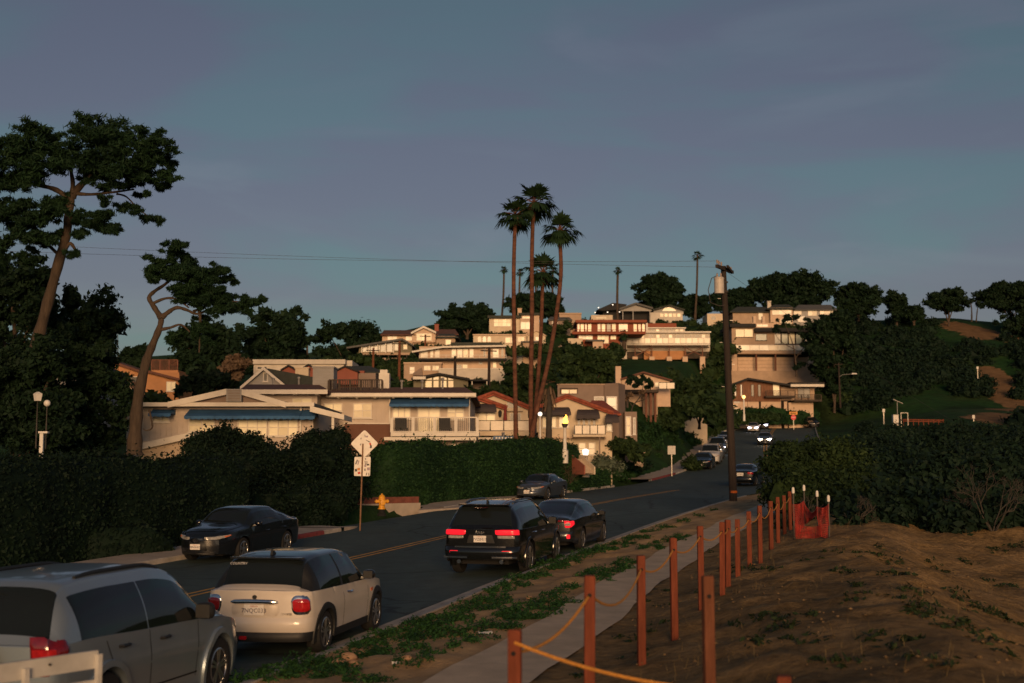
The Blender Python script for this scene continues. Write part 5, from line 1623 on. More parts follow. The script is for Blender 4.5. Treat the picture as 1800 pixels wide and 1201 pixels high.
MB().bar((-0.43, 0, 1.18), (0.45, 0, 1.18), 0.06).build('top_bar', M_GALV, root)
pb = at(1615, 743, 158); root = empty('rail_fence', pb, 0, 'low reddish rail fence along the foot of the right hill', 'fence')
for k in range(9): MB().bar((-1.9 + k * 0.62, 0, -0.4), (-1.9 + k * 0.62, 0, 0.42), 0.09).build('post', M_POST, root)
for z in (0.18, 0.38): MB().bar((-1.95, -0.06, z), (3.1, -0.06, z - 0.1), 0.05, 0.12).build('rail', M_POST, root)
for (px, py, Y, lb) in [(1553, 722, 160, 'small white marker post left of the solar mast'), (1711, 733, 158, 'small white marker post at the foot of the sandy trail'), (1718, 647, 205, 'small white marker post at the top of the sandy trail')]:
    pb = at(px, py, Y); root = empty('marker_post', (pb.x, pb.y, pb.z - 0.5), 0, lb, 'marker', 'white trail markers')
    MB().box(-0.06, 0.06, -0.06, 0.06, -1.2, 0.3).build('stem', M_GALV, root); MB().box(-0.16, 0.16, -0.08, -0.062, 0.31, 0.7).build('plate', M_WHITEP, root)
# aerial on the left
pb = at(209, 612, 100); root = empty('aerial_mast', pb, 0, 'thin television aerial mast against the sky at left', 'aerial')
h = at(205, 572, 100).z - pb.z
mb = MB(); mb.tube([(0, 0, -2), (-0.15, 0, h)], 0.03, 6); mb.build('mast', M_STAKE, root)
for z in (0.0, 0.3): MB().bar((-0.5, 0, h - z), (0.3, 0, h - z), 0.03).build('element', M_STAKE, root)
# ------------------------------------------------------------------ houses
def pane_mat(name, c, rough=0.3, ior=1.5, var=0.15, scale=0.8):
    m = mat(name, c, rough, var=var, scale=scale, spec=0.5)
    t = m.node_tree; p = t.nodes['Principled BSDF']
    p.inputs['IOR'].default_value = ior
    # blinds and curtains differ from pane to pane
    oi = t.nodes.new('ShaderNodeObjectInfo'); rp = t.nodes.new('ShaderNodeValToRGB'); mx = t.nodes.new('ShaderNodeMix'); mx.data_type = 'RGBA'; mx.blend_type = 'MULTIPLY'; mx.inputs['Factor'].default_value = 1.0
    rp.color_ramp.interpolation = 'LINEAR'; rp.color_ramp.elements[0].color = (0.62, 0.58, 0.52, 1); rp.color_ramp.elements[1].color = (1, 1, 1, 1); rp.color_ramp.elements[1].position = 0.55
    t.links.new(oi.outputs['Random'], rp.inputs['Fac'])
    src = [l for l in t.links if l.to_socket == p.inputs['Base Color']][0].from_socket
    t.links.new(src, mx.inputs[6]); t.links.new(rp.outputs[0], mx.inputs[7]); t.links.new(mx.outputs[2], p.inputs['Base Color'])
    return m
M_PANE = pane_mat('glass_blinds_reflection', (0.86, 0.80, 0.58))  # cream stands for the blinds and the reflected evening sky together
M_PANE_W = pane_mat('glass_curtain_reflection', (0.86, 0.82, 0.70))  # pale base colour mixes curtain and painted sky reflection
M_PANE_D = pane_mat('glass_dark_room', (0.05, 0.05, 0.045))
M_PANE_G = pane_mat('glass_green_reflection', (0.10, 0.18, 0.16), ior=1.8)  # green of reflected trees put into the base colour
M_PANE_B = pane_mat('glass_blue_reflection', (0.22, 0.26, 0.27), ior=1.8)  # reflected sky put into the base colour
def wallm(name, c, var=0.10, scale=1.2):
    return mat(name, c, 0.85, var=var, scale=scale, bump=0.12, bscale=12, spec=0.25)
W_GREYTAN = wallm('board_siding_grey_tan', (0.56, 0.48, 0.41)); W_CREAM = wallm('stucco_cream', (0.66, 0.55, 0.41)); W_BEIGE = wallm('stucco_beige', (0.55, 0.44, 0.33))
W_TAN = wallm('stucco_tan', (0.45, 0.33, 0.24)); W_BROWN = wallm('stucco_taupe', (0.27, 0.205, 0.17)); W_GREY = wallm('siding_grey', (0.36, 0.35, 0.34)); W_WHITE = wallm('stucco_white', (0.60, 0.55, 0.48))
W_RED = wallm('siding_red', (0.30, 0.105, 0.075)); W_RUST = wallm('siding_rust', (0.27, 0.085, 0.05)); W_OLIVE = wallm('siding_olive', (0.19, 0.175, 0.125)); W_WOOD = mat('redwood_siding', (0.20, 0.095, 0.055), 0.85, var=0.35, scale=2.0, bump=0.2, stretch=(5, 5, 0.5))
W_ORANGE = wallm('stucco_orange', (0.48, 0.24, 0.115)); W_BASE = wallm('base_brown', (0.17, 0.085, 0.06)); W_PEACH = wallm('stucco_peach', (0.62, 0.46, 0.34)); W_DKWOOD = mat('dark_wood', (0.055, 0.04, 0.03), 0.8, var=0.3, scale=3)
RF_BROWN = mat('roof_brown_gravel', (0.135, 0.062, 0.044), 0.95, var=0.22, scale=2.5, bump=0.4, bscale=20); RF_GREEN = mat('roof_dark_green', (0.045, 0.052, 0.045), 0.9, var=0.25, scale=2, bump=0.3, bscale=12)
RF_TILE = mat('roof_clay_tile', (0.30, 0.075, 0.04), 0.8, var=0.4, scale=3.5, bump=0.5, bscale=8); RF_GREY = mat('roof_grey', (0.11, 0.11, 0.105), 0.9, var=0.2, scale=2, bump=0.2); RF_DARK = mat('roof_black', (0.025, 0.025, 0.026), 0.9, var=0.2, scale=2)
M_TRIM = mat('trim_cream_white', (0.70, 0.65, 0.57), 0.6, var=0.08, scale=2); M_AWN_B = mat('awning_blue', (0.035, 0.12, 0.27), 0.8, var=0.22, scale=1.6); M_AWN_D = mat('awning_charcoal', (0.055, 0.045, 0.048), 0.8, var=0.15, scale=3)
M_IRON = mat('black_iron', (0.02, 0.02, 0.02), 0.6, var=0); M_RAILG = mat('balustrade_glass', (0.50, 0.43, 0.34), 0.3, var=0.2, scale=1.0); M_BROWNW = mat('brown_timber', (0.16, 0.065, 0.04), 0.8, var=0.25, scale=3)

class House:
    def __init__(s, name, label, D, px, py, rz=0.0, cat='house', group=None):
        p = at(px, py, D)
        s.o = p; s.rz = rz
        s.root = empty(name, p, rz, label, cat, group)
        s.ex = Vector((math.cos(rz), math.sin(rz), 0)); s.ey = Vector((-math.sin(rz), math.cos(rz), 0))
    def W(s, px, py, dy=0.0):
        q = ray_plane(px, py, s.o + s.ey * dy, s.ey) - s.o
        return q.dot(s.ex), q.z
    def box(s, nm, px0, px1, py0, py1, y0, y1, m, par=None, down=0.0, up=0.0):
        x0, zt = s.W(px0, py0, y0); x1, zb = s.W(px1, py1, y0)
        return MB().box(x0, x1, y0, y1, zb - down, zt + up).build(nm, m, par or s.root)
    def poly(s, nm, pts, y0, y1, m, par=None):
        q = []
        for (px, py) in pts:
            x, z = s.W(px, py, y0); q.append((x, y0, z))
        return MB().prism(q, (0, y1 - y0, 0)).build(nm, m, par or s.root)
    def win(s, px0, px1, py0, py1, y=0.0, nx=2, ny=1, fm=None, pm=None, ft=0.055, par=None, nm='window', sill=True):
        fm = fm or M_TRIM; pm = pm or M_PANE
        x0, zt = s.W(px0, py0, y); x1, zb = s.W(px1, py1, y)
        mb = MB(); d0, d1 = y - 0.07, y + 0.01
        mb.box(x0, x1, d0, d1, zt - ft, zt); mb.box(x0, x1, d0, d1, zb, zb + ft)
        mb.box(x0, x0 + ft, d0, d1, zb + ft, zt - ft); mb.box(x1 - ft, x1, d0, d1, zb + ft, zt - ft)
        w = (x1 - x0) / nx; h = (zt - zb) / ny
        for i in range(1, nx): mb.box(x0 + i * w - ft / 2, x0 + i * w + ft / 2, d0 + 0.005, d1, zb + ft, zt - ft)
        for j in range(1, ny): mb.box(x0 + ft, x1 - ft, d0 + 0.01, d1, zb + j * h - ft * 0.35, zb + j * h + ft * 0.35)
        f = mb.build(nm, fm, par or s.root)
        if sill and par is None: MB().box(x0 - 0.05, x1 + 0.05, d0 - 0.06, d1, zb - 0.06, zb - 0.004).build('sill', fm, f)
        for i in range(nx):
            for j in range(ny):
                a, b = x0 + i * w + ft * 0.5, x0 + (i + 1) * w - ft * 0.5
                c, d = zb + j * h + ft * 0.4, zb + (j + 1) * h - ft * 0.4
                t = r0.uniform(-0.004, 0.004)
                MB().hexa([(a, y - 0.03 + t, c), (b, y - 0.03 - t, c), (b, y + 0.005, c), (a, y + 0.005, c)], [(a, y - 0.03 + t, d), (b, y - 0.03 - t, d), (b, y + 0.005, d), (a, y + 0.005, d)]).build('pane', pm, f)
        return f
    def gable(s, L_, P_, R_, y0, y1, rm, wm=None, over=0.35, th=0.16, base=None, barge=None, nm='roof'):
        """front-facing gable: eaves L_, R_ and peak P_ in photo pixels"""
        l = s.W(*L_, y0); p = s.W(*P_, y0); r = s.W(*R_, y0)
        o = None
        for (a, b) in ((l, p), (p, r)):
            mb = MB()
            mb.prism([(a[0], y0 - over, a[1] - th), (b[0], y0 - over, b[1] - th), (b[0], y0 - over, b[1]), (a[0], y0 - over, a[1])], (0, y1 - y0 + over * 2, 0))
            o = mb.build(nm, rm, s.root)
            if barge:
                mb = MB(); mb.prism([(a[0], y0 - over - 0.05, a[1] - th - 0.05), (b[0], y0 - over - 0.05, b[1] - th - 0.05), (b[0], y0 - over - 0.05, b[1] + 0.02), (a[0], y0 - over - 0.05, a[1] + 0.02)], (0, 0.046, 0)); mb.build('bargeboard', barge, o)
        if wm:
            k = 0.06; zb = min(l[1], r[1]) - th - 0.02
            if base is not None: zb = s.W(P_[0], base, y0)[1]
            def inset(a, q): return (a[0] + (q[0] - a[0]) * k, a[1] + (q[1] - a[1]) * k - th * 1.05)
            li, ri = inset(l, p), inset(r, p)
            MB().prism([(li[0], y0, zb), (ri[0], y0, zb), (ri[0], y0, ri[1]), (p[0], y0, p[1] - th * 1.1), (li[0], y0, li[1])], (0, y1 - y0, 0)).build('wall', wm, s.root)
        return o
    def rake_tiles(s, A, B, y, m, n):
        (x0, z0), (x1, z1) = s.W(*A, y), s.W(*B, y)
        for k in range(n):
            a, b = (k + 0.02) / n, (k + 1.12) / n
            mb = MB(); mb.tube([(x0 + (x1 - x0) * a, y, z0 + (z1 - z0) * a + 0.05), (x0 + (x1 - x0) * b, y, z0 + (z1 - z0) * b + 0.02)], [0.10, 0.125], 8)
            mb.build('rake_tile', m, s.root, smooth=True)
    def vent(s, px, py, y, h=0.5, r=0.06):
        x, z = s.W(px, py, y)
        mb = MB(); mb.lathe([(r, -0.6), (r, h), (r * 1.8, h + 0.01), (r * 1.8, h + 0.1), (r * 0.5, h + 0.14)], 8, (x, y, z)); mb.build('roof_vent', M_GALV, s.root, smooth=True)
    def hip(s, px0, px1, pye, rx0, rx1, pyr, y0, dep, m, th=0.15, fascia=None):
        """low roof with front slope: eave line and ridge line in pixels; ridge stands dep/2 behind"""
        x0, ze = s.W(px0, pye, y0); x1, _ = s.W(px1, pye, y0); a, zr = s.W(rx0, pyr, y0 + dep / 2); b, _ = s.W(rx1, pyr, y0 + dep / 2)
        v = [(x0, y0, ze), (x1, y0, ze), (x1, y0 + dep, ze), (x0, y0 + dep, ze), (a, y0 + dep / 2, zr), (b, y0 + dep / 2, zr)]
        v += [(x0, y0, ze - th), (x1, y0, ze - th), (x1, y0 + dep, ze - th), (x0, y0 + dep, ze - th)]
        o = MB().add(v, [(0, 1, 5, 4), (1, 2, 5), (2, 3, 4, 5), (3, 0, 4), (0, 6, 7, 1), (1, 7, 8, 2), (2, 8, 9, 3), (3, 9, 6, 0), (6, 9, 8, 7)]).build('roof', m, s.root)
        if fascia: MB().box(x0 - 0.03, x1 + 0.03, y0 - 0.06, y0 - 0.005, ze - th - 0.06, ze + 0.03).build('fascia', fascia, o)
        return o
    def rail(s, px0, px1, pyt, pyb, y, posts=5, bal=20, pm=None, bm=None, glass=None, pw=0.10, ht=0.06, nm='railing', bw=0.022):
        pm = pm or M_TRIM; bm = bm or M_IRON
        x0, zt = s.W(px0, pyt, y); x1, zb = s.W(px1, pyb, y)
        o = MB().box(x0, x1, y - 0.04, y + 0.04, zt - ht, zt).build(nm, pm, s.root)
        for k in range(posts):
            x = x0 + (x1 - x0) * k / max(1, posts - 1)
            MB().box(x - pw / 2, x + pw / 2, y - pw / 2, y + pw / 2, zb, zt - ht - 0.002).build('post', pm, o)
        if glass:
            for k in range(posts - 1):
                a = x0 + (x1 - x0) * k / (posts - 1) + pw / 2 + 0.01; b = x0 + (x1 - x0) * (k + 1) / (posts - 1) - pw / 2 - 0.01
                MB().box(a, b, y - 0.008, y + 0.008, zb + 0.05, zt - ht - 0.01).build('glass_panel', glass, o)
        else:
            for k in range(bal):
                x = x0 + (x1 - x0) * (k + 0.5) / bal
                MB().box(x - bw / 2, x + bw / 2, y - bw / 2, y + bw / 2, zb + 0.06, zt - ht - 0.002).build('baluster', bm, o)
            MB().box(x0, x1, y - 0.025, y + 0.025, zb + 0.02, zb + 0.058).build('bottom_rail', pm, o)
        return o
    def awning(s, px0, px1, pyt, pyb, y, proj, m, curved=False, scal=0.28):
        x0, zt = s.W(px0, pyt, y - proj * 0.3); x1, zb = s.W(px1, pyb, y - proj)
        n = max(2, int((x1 - x0) / scal)); mb = MB()
        prof = [(y, zt), (y - proj, zb + 0.16)] if not curved else [(y - proj * math.sin(a), zb + 0.14 + (zt - zb - 0.14) * math.cos(a)) for a in np.linspace(0, math.pi / 2, 7)]
        m_ = len(prof); ins = (0.25 if curved else 0.0)
        vs = []; fs = []
        for k, (yy, zz) in enumerate(prof):
            e = ins * (1 - math.sqrt(k / (m_ - 1))) if curved else 0
            vs += [(x0 + e, yy, zz), (x1 - e, yy, zz)]
        for k in range(m_ - 1): fs.append((2 * k, 2 * k + 2, 2 * k + 3, 2 * k + 1))
        # closed cheeks
        b0 = len(vs)
        for k, (yy, zz) in enumerate(prof): vs += [(vs[2 * k][0], yy, zb + 0.14 if not curved else zb + 0.13), (vs[2 * k + 1][0], yy, zb + 0.14 if not curved else zb + 0.13)]
        for k in range(m_ - 1):
            fs.append((2 * k, b0 + 2 * k, b0 + 2 * k + 2, 2 * k + 2)); fs.append((2 * k + 1, 2 * k + 3, b0 + 2 * k + 3, b0 + 2 * k + 1))
        mb.add(vs, fs)
        # scalloped valance
        yv = y - proj - 0.002; w = (x1 - x0) / n
        for i in range(n):
            a = x0 + i * w; q = [(a, yv, zb + 0.17), (a + w, yv, zb + 0.17)] + [(a + w * (1 - t), yv, zb + 0.045 - 0.045 * math.sin(math.pi * t)) for t in (0, 0.25, 0.5, 0.75, 1)]
            mb.add(q, [tuple(range(len(q)))])
        return mb.build('awning', m, s.root)
    def chimney(s, px0, px1, py0, py1, y, m, dep=0.8, cap=True, nm='chimney'):
        o = s.box(nm, px0, px1, py0, py1, y, y + dep, m, down=1.5)
        if cap:
            x0, zt = s.W(px0, py0, y); x1, _ = s.W(px1, py0, y)
            MB().box(x0 - 0.06, x1 + 0.06, y - 0.06, y + dep + 0.06, zt + 0.002, zt + 0.10).build('cap', m, o)
        return o
    def battens(s, px0, px1, py0, py1, y, n, m):
        x0, zt = s.W(px0, py0, y); x1, zb = s.W(px1, py1, y)
        w = (x1 - x0) / n
        for i in range(n):
            MB().box(x0 + i * w + 0.012, x0 + (i + 1) * w - 0.012, y - 0.022, y + 0.01, zb, zt).build('board', m, s.root)

# ---- A: low white-trimmed house with blue awnings, left
h = House('beach_house', 'low house with white gable trim and blue awnings behind the left bushes', 62, 400, 780)
h.box('wall', 224, 550, 714, 800, 0, 9, W_GREYTAN, down=1.5)
h.battens(226, 331, 716, 778, 0, 11, W_GREYTAN)
h.box('fascia', 205, 552, 707.5, 714.5, -0.9, -0.72, M_TRIM)
h.box('roof_deck', 206, 551, 708, 713, -0.7, 9.5, RF_GREY)
for a, b in (((296, 709), (399, 686)), ((424, 686), (503, 709))):
    (x0, z0), (x1, z1) = h.W(*a, -0.8), h.W(*b, -0.8)
    MB().prism([(x0, -0.95, z0 - 0.22), (x1, -0.95, z1 - 0.22), (x1, -0.95, z1 + 0.06), (x0, -0.95, z0 + 0.06)], (0, 0.25, 0)).build('bargeboard', M_TRIM, h.root)
h.poly('gable_wall', [(300, 708), (400, 687), (424, 687), (500, 708)], -0.55, 0.0, W_BROWN)
h.poly('upper_roof', [(290, 708), (400, 685), (424, 685), (510, 708)], -0.5, 8, RF_GREY)
v_ = h.box('gable_vent', 398, 424, 684, 706, -0.98, -0.6, W_GREY)
for k in range(7): h.box('louvre', 400, 422, 686 + 2.8 * k, 687.3 + 2.8 * k, -1.01, -0.99, W_BROWN, par=v_)
h.awning(267, 300, 719, 733, 0, 0.9, M_AWN_B); h.awning(331, 526, 719, 737.5, 0, 1.1, M_AWN_B); h.awning(529, 553, 720, 738, 0, 1.0, M_AWN_B)
h.win(268, 298, 731, 742, 0, 2); h.win(332, 378, 736, 759, 0, 2, 2); h.win(418, 470, 736, 767, 0, 3, 2); h.win(472, 524, 736, 767, 0, 3, 2)
for a in (527, 228): h.box('downpipe', a, a + 2, 715, 790, -0.2, -0.1, M_TRIM)
(x0, z0), (x1, z1) = h.W(546, 716, -1.2), h.W(606, 731, -1.2)
MB().prism([(x0, -1.4, z0 - 0.22), (x1, -1.4, z1 - 0.2), (x1, -1.4, z1 + 0.04), (x0, -1.4, z0 + 0.06)], (0, 3.0, 0)).build('porch_roof', M_TRIM, h.root)
h.box('porch_post', 583, 587, 729, 770, -1.3, -1.1, M_TRIM)
(x0, z0), (x1, z1) = h.W(243, 782, -2.0), h.W(345, 760, -2.0)
MB().prism([(x0, -2.4, z0 - 0.28), (x1, -2.4, z1 - 0.26), (x1, -2.4, z1 + 0.02), (x0, -2.4, z0 + 0.02)], (0, 2.38, 0)).build('garage_roof', M_TRIM, h.root)
h.box('garage_wall', 246, 335, 776, 806, -1.95, -0.02, W_BEIGE, down=1.2)
for k in range(4): h.box('cladding_board', 247, 334, 784 + 6 * k, 789 + 6 * k, -1.98, -1.93, W_BEIGE)

# ---- B: long ranch with blue awning balcony
h = House('ranch_house', 'long grey tan house with a brown roof, blue awning and railed balcony', 72, 690, 760)
h.box('wall', 557, 826, 694, 768, 0, 10, W_GREYTAN, down=1.5)
h.battens(560, 686, 696, 744, 0, 16, W_GREYTAN)
h.box('base_wall', 606, 686, 745.5, 770, -0.12, 0.0, W_BASE, down=0.8); h.box('water_table', 604, 687, 743.5, 745.5, -0.16, 0.0, M_TRIM)
h.hip(574, 836, 692, 590, 818, 681, -1.0, 12, RF_BROWN, fascia=M_TRIM)
for px in (594.5, 626.7, 658.6, 690.8, 722.8, 756.3, 789.3, 820.5): h.box('rafter_end', px - 2, px + 2, 696, 700, -0.9, -0.3, M_TRIM)
h.box('wing_wall', 440, 557, 688, 740, -1.6, 8, W_GREYTAN, down=1.5)
h.hip(418, 575, 686, 436, 560, 676, -2.6, 12, RF_BROWN, fascia=M_TRIM)
for px in (444, 479, 517, 556): h.box('rafter_end', px - 2, px + 2, 689, 694, -2.5, -1.9, M_TRIM)
h.win(514, 548, 699.5, 711, -1.6, 2); h.win(570, 602, 709, 723, 0, 2); h.win(621, 654, 709, 735, 0, 2, 2)
h.awning(687, 824, 698, 715.5, 0, 1.3, M_AWN_B)
h.win(690, 722, 713, 737, 0, 3, 1); h.win(734, 774, 713, 762, 0, 2, 1, nm='patio_door'); h.win(786, 816, 713, 738, 0, 2, 2)
h.box('balcony_deck', 687, 842, 760, 767, -2.0, 0, M_TRIM)
h.rail(689, 839, 733, 760, -1.9, posts=5, bal=44, pw=0.16)
h.box('balcony_beam', 675, 837, 768.5, 774, -1.9, -1.6, M_TRIM)
for px in (692, 762, 834): h.box('balcony_post', px - 2, px + 2, 774, 800, -1.85, -1.65, M_TRIM, down=0.6)
h.win(792, 822, 779, 789.5, -0.0, 3, pm=M_PANE_W); h.box('lower_wall', 660, 838, 768, 800, 0.02, 3, W_TAN, down=1)
h.chimney(666, 684, 656, 684, 4, M_TRIM, cap=False); h.box('chimney_pot', 668, 681, 650, 656, 4.1, 4.7, M_TRIM)
q = h.rail(578, 672, 667, 688, 2.0, posts=6, bal=30, pm=W_DKWOOD, bm=W_DKWOOD, pw=0.12, nm='roof_railing', bw=0.05)
MB().box(h.W(578, 667, 2)[0], h.W(578, 667, 2)[0] + 0.06, 2, 6, h.W(578, 688, 2)[1], h.W(578, 667, 2)[1]).build('side_panel', W_DKWOOD, q)
h.chimney(550, 586, 647, 684, 3.0, W_GREY, dep=1.6, nm='clad_chimney')
for k in range(6): h.box('cladding_board', 551.5, 584.5, 650 + k * 5, 654.4 + k * 5, 2.97, 3.0, W_GREY)
for (px, py) in ((706, 684), (742, 683), (778, 684), (480, 679), (525, 678)): h.vent(px, py, 3.5, 0.35 + 0.01 * (px % 20))
h.box('gutter', 575, 835, 695.8, 697.2, -1.2, -1.07, M_TRIM); h.box('downpipe', 684, 686, 697, 745, -0.2, -0.1, M_TRIM); h.box('downpipe', 824, 826, 697, 760, -0.2, -0.1, M_TRIM)
# patio chairs on the balcony
for (px, py0, lb) in ((706, 744, 'left'), (783, 744, 'right')):
    q = at(px, 766, 70.9); r_ = empty('balcony_chair', q, 0.2, 'dark slatted chair at the %s end of the blue awning balcony' % lb, 'chair', 'balcony chairs')
    MB().box(-0.32, 0.32, -0.3, 0.3, 0.36, 0.42).build('seat', M_IRON, r_); MB().hexa([(-0.32, 0.26, 0.43), (0.32, 0.26, 0.43), (0.32, 0.31, 0.43), (-0.32, 0.31, 0.43)], [(-0.32, 0.42, 1.05), (0.32, 0.42, 1.05), (0.32, 0.46, 1.05), (-0.32, 0.46, 1.05)]).build('backrest', M_IRON, r_)
    for sx in (-1, 1):
        for sy in (-1, 1): MB().box(sx * 0.29 - 0.02, sx * 0.29 + 0.02, sy * 0.27 - 0.02, sy * 0.27 + 0.02, 0.0, 0.358).build('leg', M_IRON, r_)

# ---- C: grey gabled house behind
h = House('gabled_house', 'grey gabled house with white bargeboards and a tiny attic window', 86, 465, 690)
h.gable((424, 681), (465, 646), (505, 679), 0, 9, RF_GREEN, W_GREY, barge=M_TRIM, base=690)
h.win(463, 471, 655, 671, 0, 1, 1, pm=M_PANE_D)
h.poly('side_roof', [(470, 647.5), (552, 663), (552, 684), (505, 681)], 1.0, 8, RF_GREEN)
# ---- D: red gabled house
h = House('red_house', 'red sided house with three small gables behind the long ranch house', 100, 560, 680)
for (l, p, r, y) in (((494, 650), (508, 641.5), (522, 650), 0.5), ((530, 648), (543, 640), (556, 648), 1.0), ((586, 653), (607, 643), (630, 652), 0)):
    h.gable(l, p, r, y, 7, RF_DARK, W_RED, over=0.3, th=0.12, base=676)
h.hip(588, 676, 654, 606, 650, 643.5, 2, 8, RF_GREEN)
h.box('wall', 494, 640, 652, 680, 1.2, 7, W_RED, down=2)
h.box('side_wall', 629, 660, 656, 680, 0.6, 6, W_BROWN, down=2)
h.chimney(519, 542, 648, 668, 0.1, W_CREAM)
# ---- E: white flat-roofed block
h = House('flat_roof_house', 'long white flat roofed house with a plain parapet behind the red gables', 118, 530, 652)
h.box('wall', 446, 604, 637, 660, 0.2, 8, W_WHITE, down=2); h.box('parapet', 444, 607, 632, 640, -0.15, 8.2, W_WHITE)
h.box('side_wing', 607.5, 619, 634, 656, 1, 6, W_WHITE, down=2)
h.win(452, 470, 644, 650, 0.2, 2, pm=M_PANE_D); h.win(560, 590, 644, 650, 0.2, 3)
# ---- F: orange house at left
h = House('orange_house', 'orange stucco house with a brown railed balcony behind the twisted tree', 106, 260, 700)
(x0, z0), (x1, z1) = h.W(176, 627, 0), h.W(250, 655, 0)
MB().prism([(x0, 0, z0 - 3.5), (x1, 0, z0 - 3.5), (x1, 0, z1 - 0.12), (x0, 0, z0 - 0.12)], (0, 7, 0)).build('wall', W_ORANGE, h.root)
MB().prism([(x0 - 0.3, -0.5, z0 - 0.08), (x1 + 0.4, -0.5, z1 - 0.2), (x1 + 0.4, -0.5, z1 + 0.0), (x0 - 0.3, -0.5, z0 + 0.12)], (0, 8, 0)).build('roof', RF_BROWN, h.root)
h.box('chimney', 176, 190, 621, 632, 1, 2, W_RED)
h.box('wing_wall', 250, 314, 655, 700, -0.8, 6, W_ORANGE, down=2)
(x0, z0), (x1, z1) = h.W(248, 652, -1.2), h.W(318, 668, -1.2)
MB().prism([(x0, -1.4, z0), (x1, -1.4, z1 - 0.1), (x1, -1.4, z1 + 0.1), (x0, -1.4, z0 + 0.2)], (0, 7, 0)).build('wing_roof', RF_BROWN, h.root)
h.box('balcony_floor', 266, 313, 651, 656, 0.5, 3, W_ORANGE); h.rail(267, 312, 632, 651, 0.6, posts=4, bal=22, pm=M_BROWNW, bm=M_BROWNW, bw=0.05)
h.win(293, 309, 671, 688, -0.8, 2); h.win(230, 244, 662, 676, 0, 1, pm=M_PANE_D)
h.box('lower_wall', 206, 230, 670, 720, -1.5, 0, W_PEACH, down=2); h.win(212, 224, 678, 690, -1.5, 1)
# ---- G: dark roof with white dormer chimney at far left
h = House('dark_roof_cottage', 'dark roofed cottage with a white chimney among the left trees', 78, 130, 660)
h.hip(92, 166, 645, 104, 150, 624, 0, 7, RF_DARK); h.box('wall', 96, 162, 646, 690, 0.6, 6, W_GREY, down=2); h.chimney(148, 157, 630, 650, 0.2, M_TRIM)
# ---- H
h = House('hilltop_ranch', 'tan hilltop house with a brown roof, centre gable and red chimney', 197, 735, 602)
h.box('wall', 672, 802, 587, 602, 0.3, 9, W_PEACH, down=3); h.hip(669, 730, 588, 675, 726, 580.5, -0.6, 10, RF_BROWN); h.hip(762, 806, 587.5, 766, 800, 579, -0.2, 10, RF_BROWN)
h.gable((723, 585), (745, 574), (767, 584), -0.6, 8, RF_GREY, W_PEACH, over=0.6, th=0.25, base=602, barge=M_TRIM)
h.win(681, 698, 589.5, 598, 0.3, 2, pm=M_PANE_W); h.win(713, 728, 589, 599, 0.3, 2, pm=M_PANE_W); h.win(732, 759, 586, 599, -0.6, 3); h.chimney(764, 771, 571, 583, 3, W_RED)
# ---- I
h = House('glass_veranda_house', 'low hillside house with a long blue glazed veranda', 181, 670, 622)
h.poly('roof', [(609, 610), (707, 594.5), (727, 606), (727, 609), (707, 598), (609, 613)], -1, 8, RF_GREY)
h.poly('wall', [(632, 609), (706, 598), (724, 607), (724, 622), (630, 622)], 0.2, 7, W_OLIVE)
for k in range(5): h.win(636 + k * 11, 646 + k * 11, 606 - k * 1.5 + 1.5, 618.5, 0.2, 1, 1, pm=M_PANE_B)
h.win(693, 700, 602, 616, 0.2, 1, 1, pm=M_PANE_G); h.win(709, 716, 604, 614, 0.2, 1, 2)
for k in range(5): h.box('veranda_post', 635 + k * 14, 636.6 + k * 14, 606 - k * 2, 621, -0.5, -0.3, M_TRIM)
h.box('deck', 628, 722, 620, 624, -1.2, 0.2, W_TAN); 
for k in range(6): h.box('deck_post', 634 + k * 16, 635.5 + k * 16, 624, 634, -1.0, -0.8, W_DKWOOD, down=2)
# ---- J
h = House('tan_box_house', 'plain tan house with a dark green roof beside the hilltop tree', 192, 782, 612)
h.box('wall', 768, 800, 591, 612, 0, 7, W_TAN, down=3); h.hip(765, 806, 592.5, 772, 798, 587, -0.6, 8, RF_GREEN); h.win(783, 793, 597, 606, 0, 1)
# ---- K: wide two-storey with white retaining wall
h = House('terrace_house', 'wide two storey beige house with a long balcony above a white retaining wall', 150, 810, 650)
h.box('upper_wall', 737, 888, 609, 630, 0, 9, W_PEACH); h.poly('roof_fascia', [(724, 617), (778, 608.5), (890, 606.5), (890, 609.5), (778, 611.5), (724, 620)], -1.2, -0.9, M_TRIM)
h.poly('roof', [(726, 617), (778, 608.6), (889, 606.8), (889, 609), (778, 611), (726, 619)], -0.88, 9.5, RF_GREEN); h.box('upper_roof', 792, 882, 602, 607, 1, 9, RF_GREEN)
for (a, b, p) in ((739, 752, M_PANE_W), (756, 762, M_PANE_W), (764, 773, M_PANE_W), (793.5, 802, M_PANE_W), (803.5, 813, M_PANE_W), (814, 823, M_PANE), (825, 833, M_PANE_W), (866, 877, M_PANE_W)): h.win(a, b, 613, 629, 0, 1, 1, pm=p, sill=False)
for a in (849.5, 881): h.win(a, a + 4, 613, 628, 0, 1, 1, pm=M_PANE_D, sill=False)
h.box('balcony_slab', 736, 891, 630, 633.5, -1.5, 0, RF_DARK); h.rail(737, 890, 624, 630, -1.4, posts=14, bal=0, pw=0.05, ht=0.05)
h.box('lower_wall', 765, 888, 633.5, 652, 0.1, 8, W_PEACH, down=2); h.win(798, 812, 641, 648, 0.1, 2, pm=M_PANE_D); h.win(813, 822, 640.5, 648, 0.1, 1); h.win(842, 848, 636, 640, 0.1, 1, pm=M_PANE_D); h.win(866, 873, 636, 647, 0.1, 1); h.win(877, 884, 637, 640, 0.1, 1, pm=M_PANE_D)
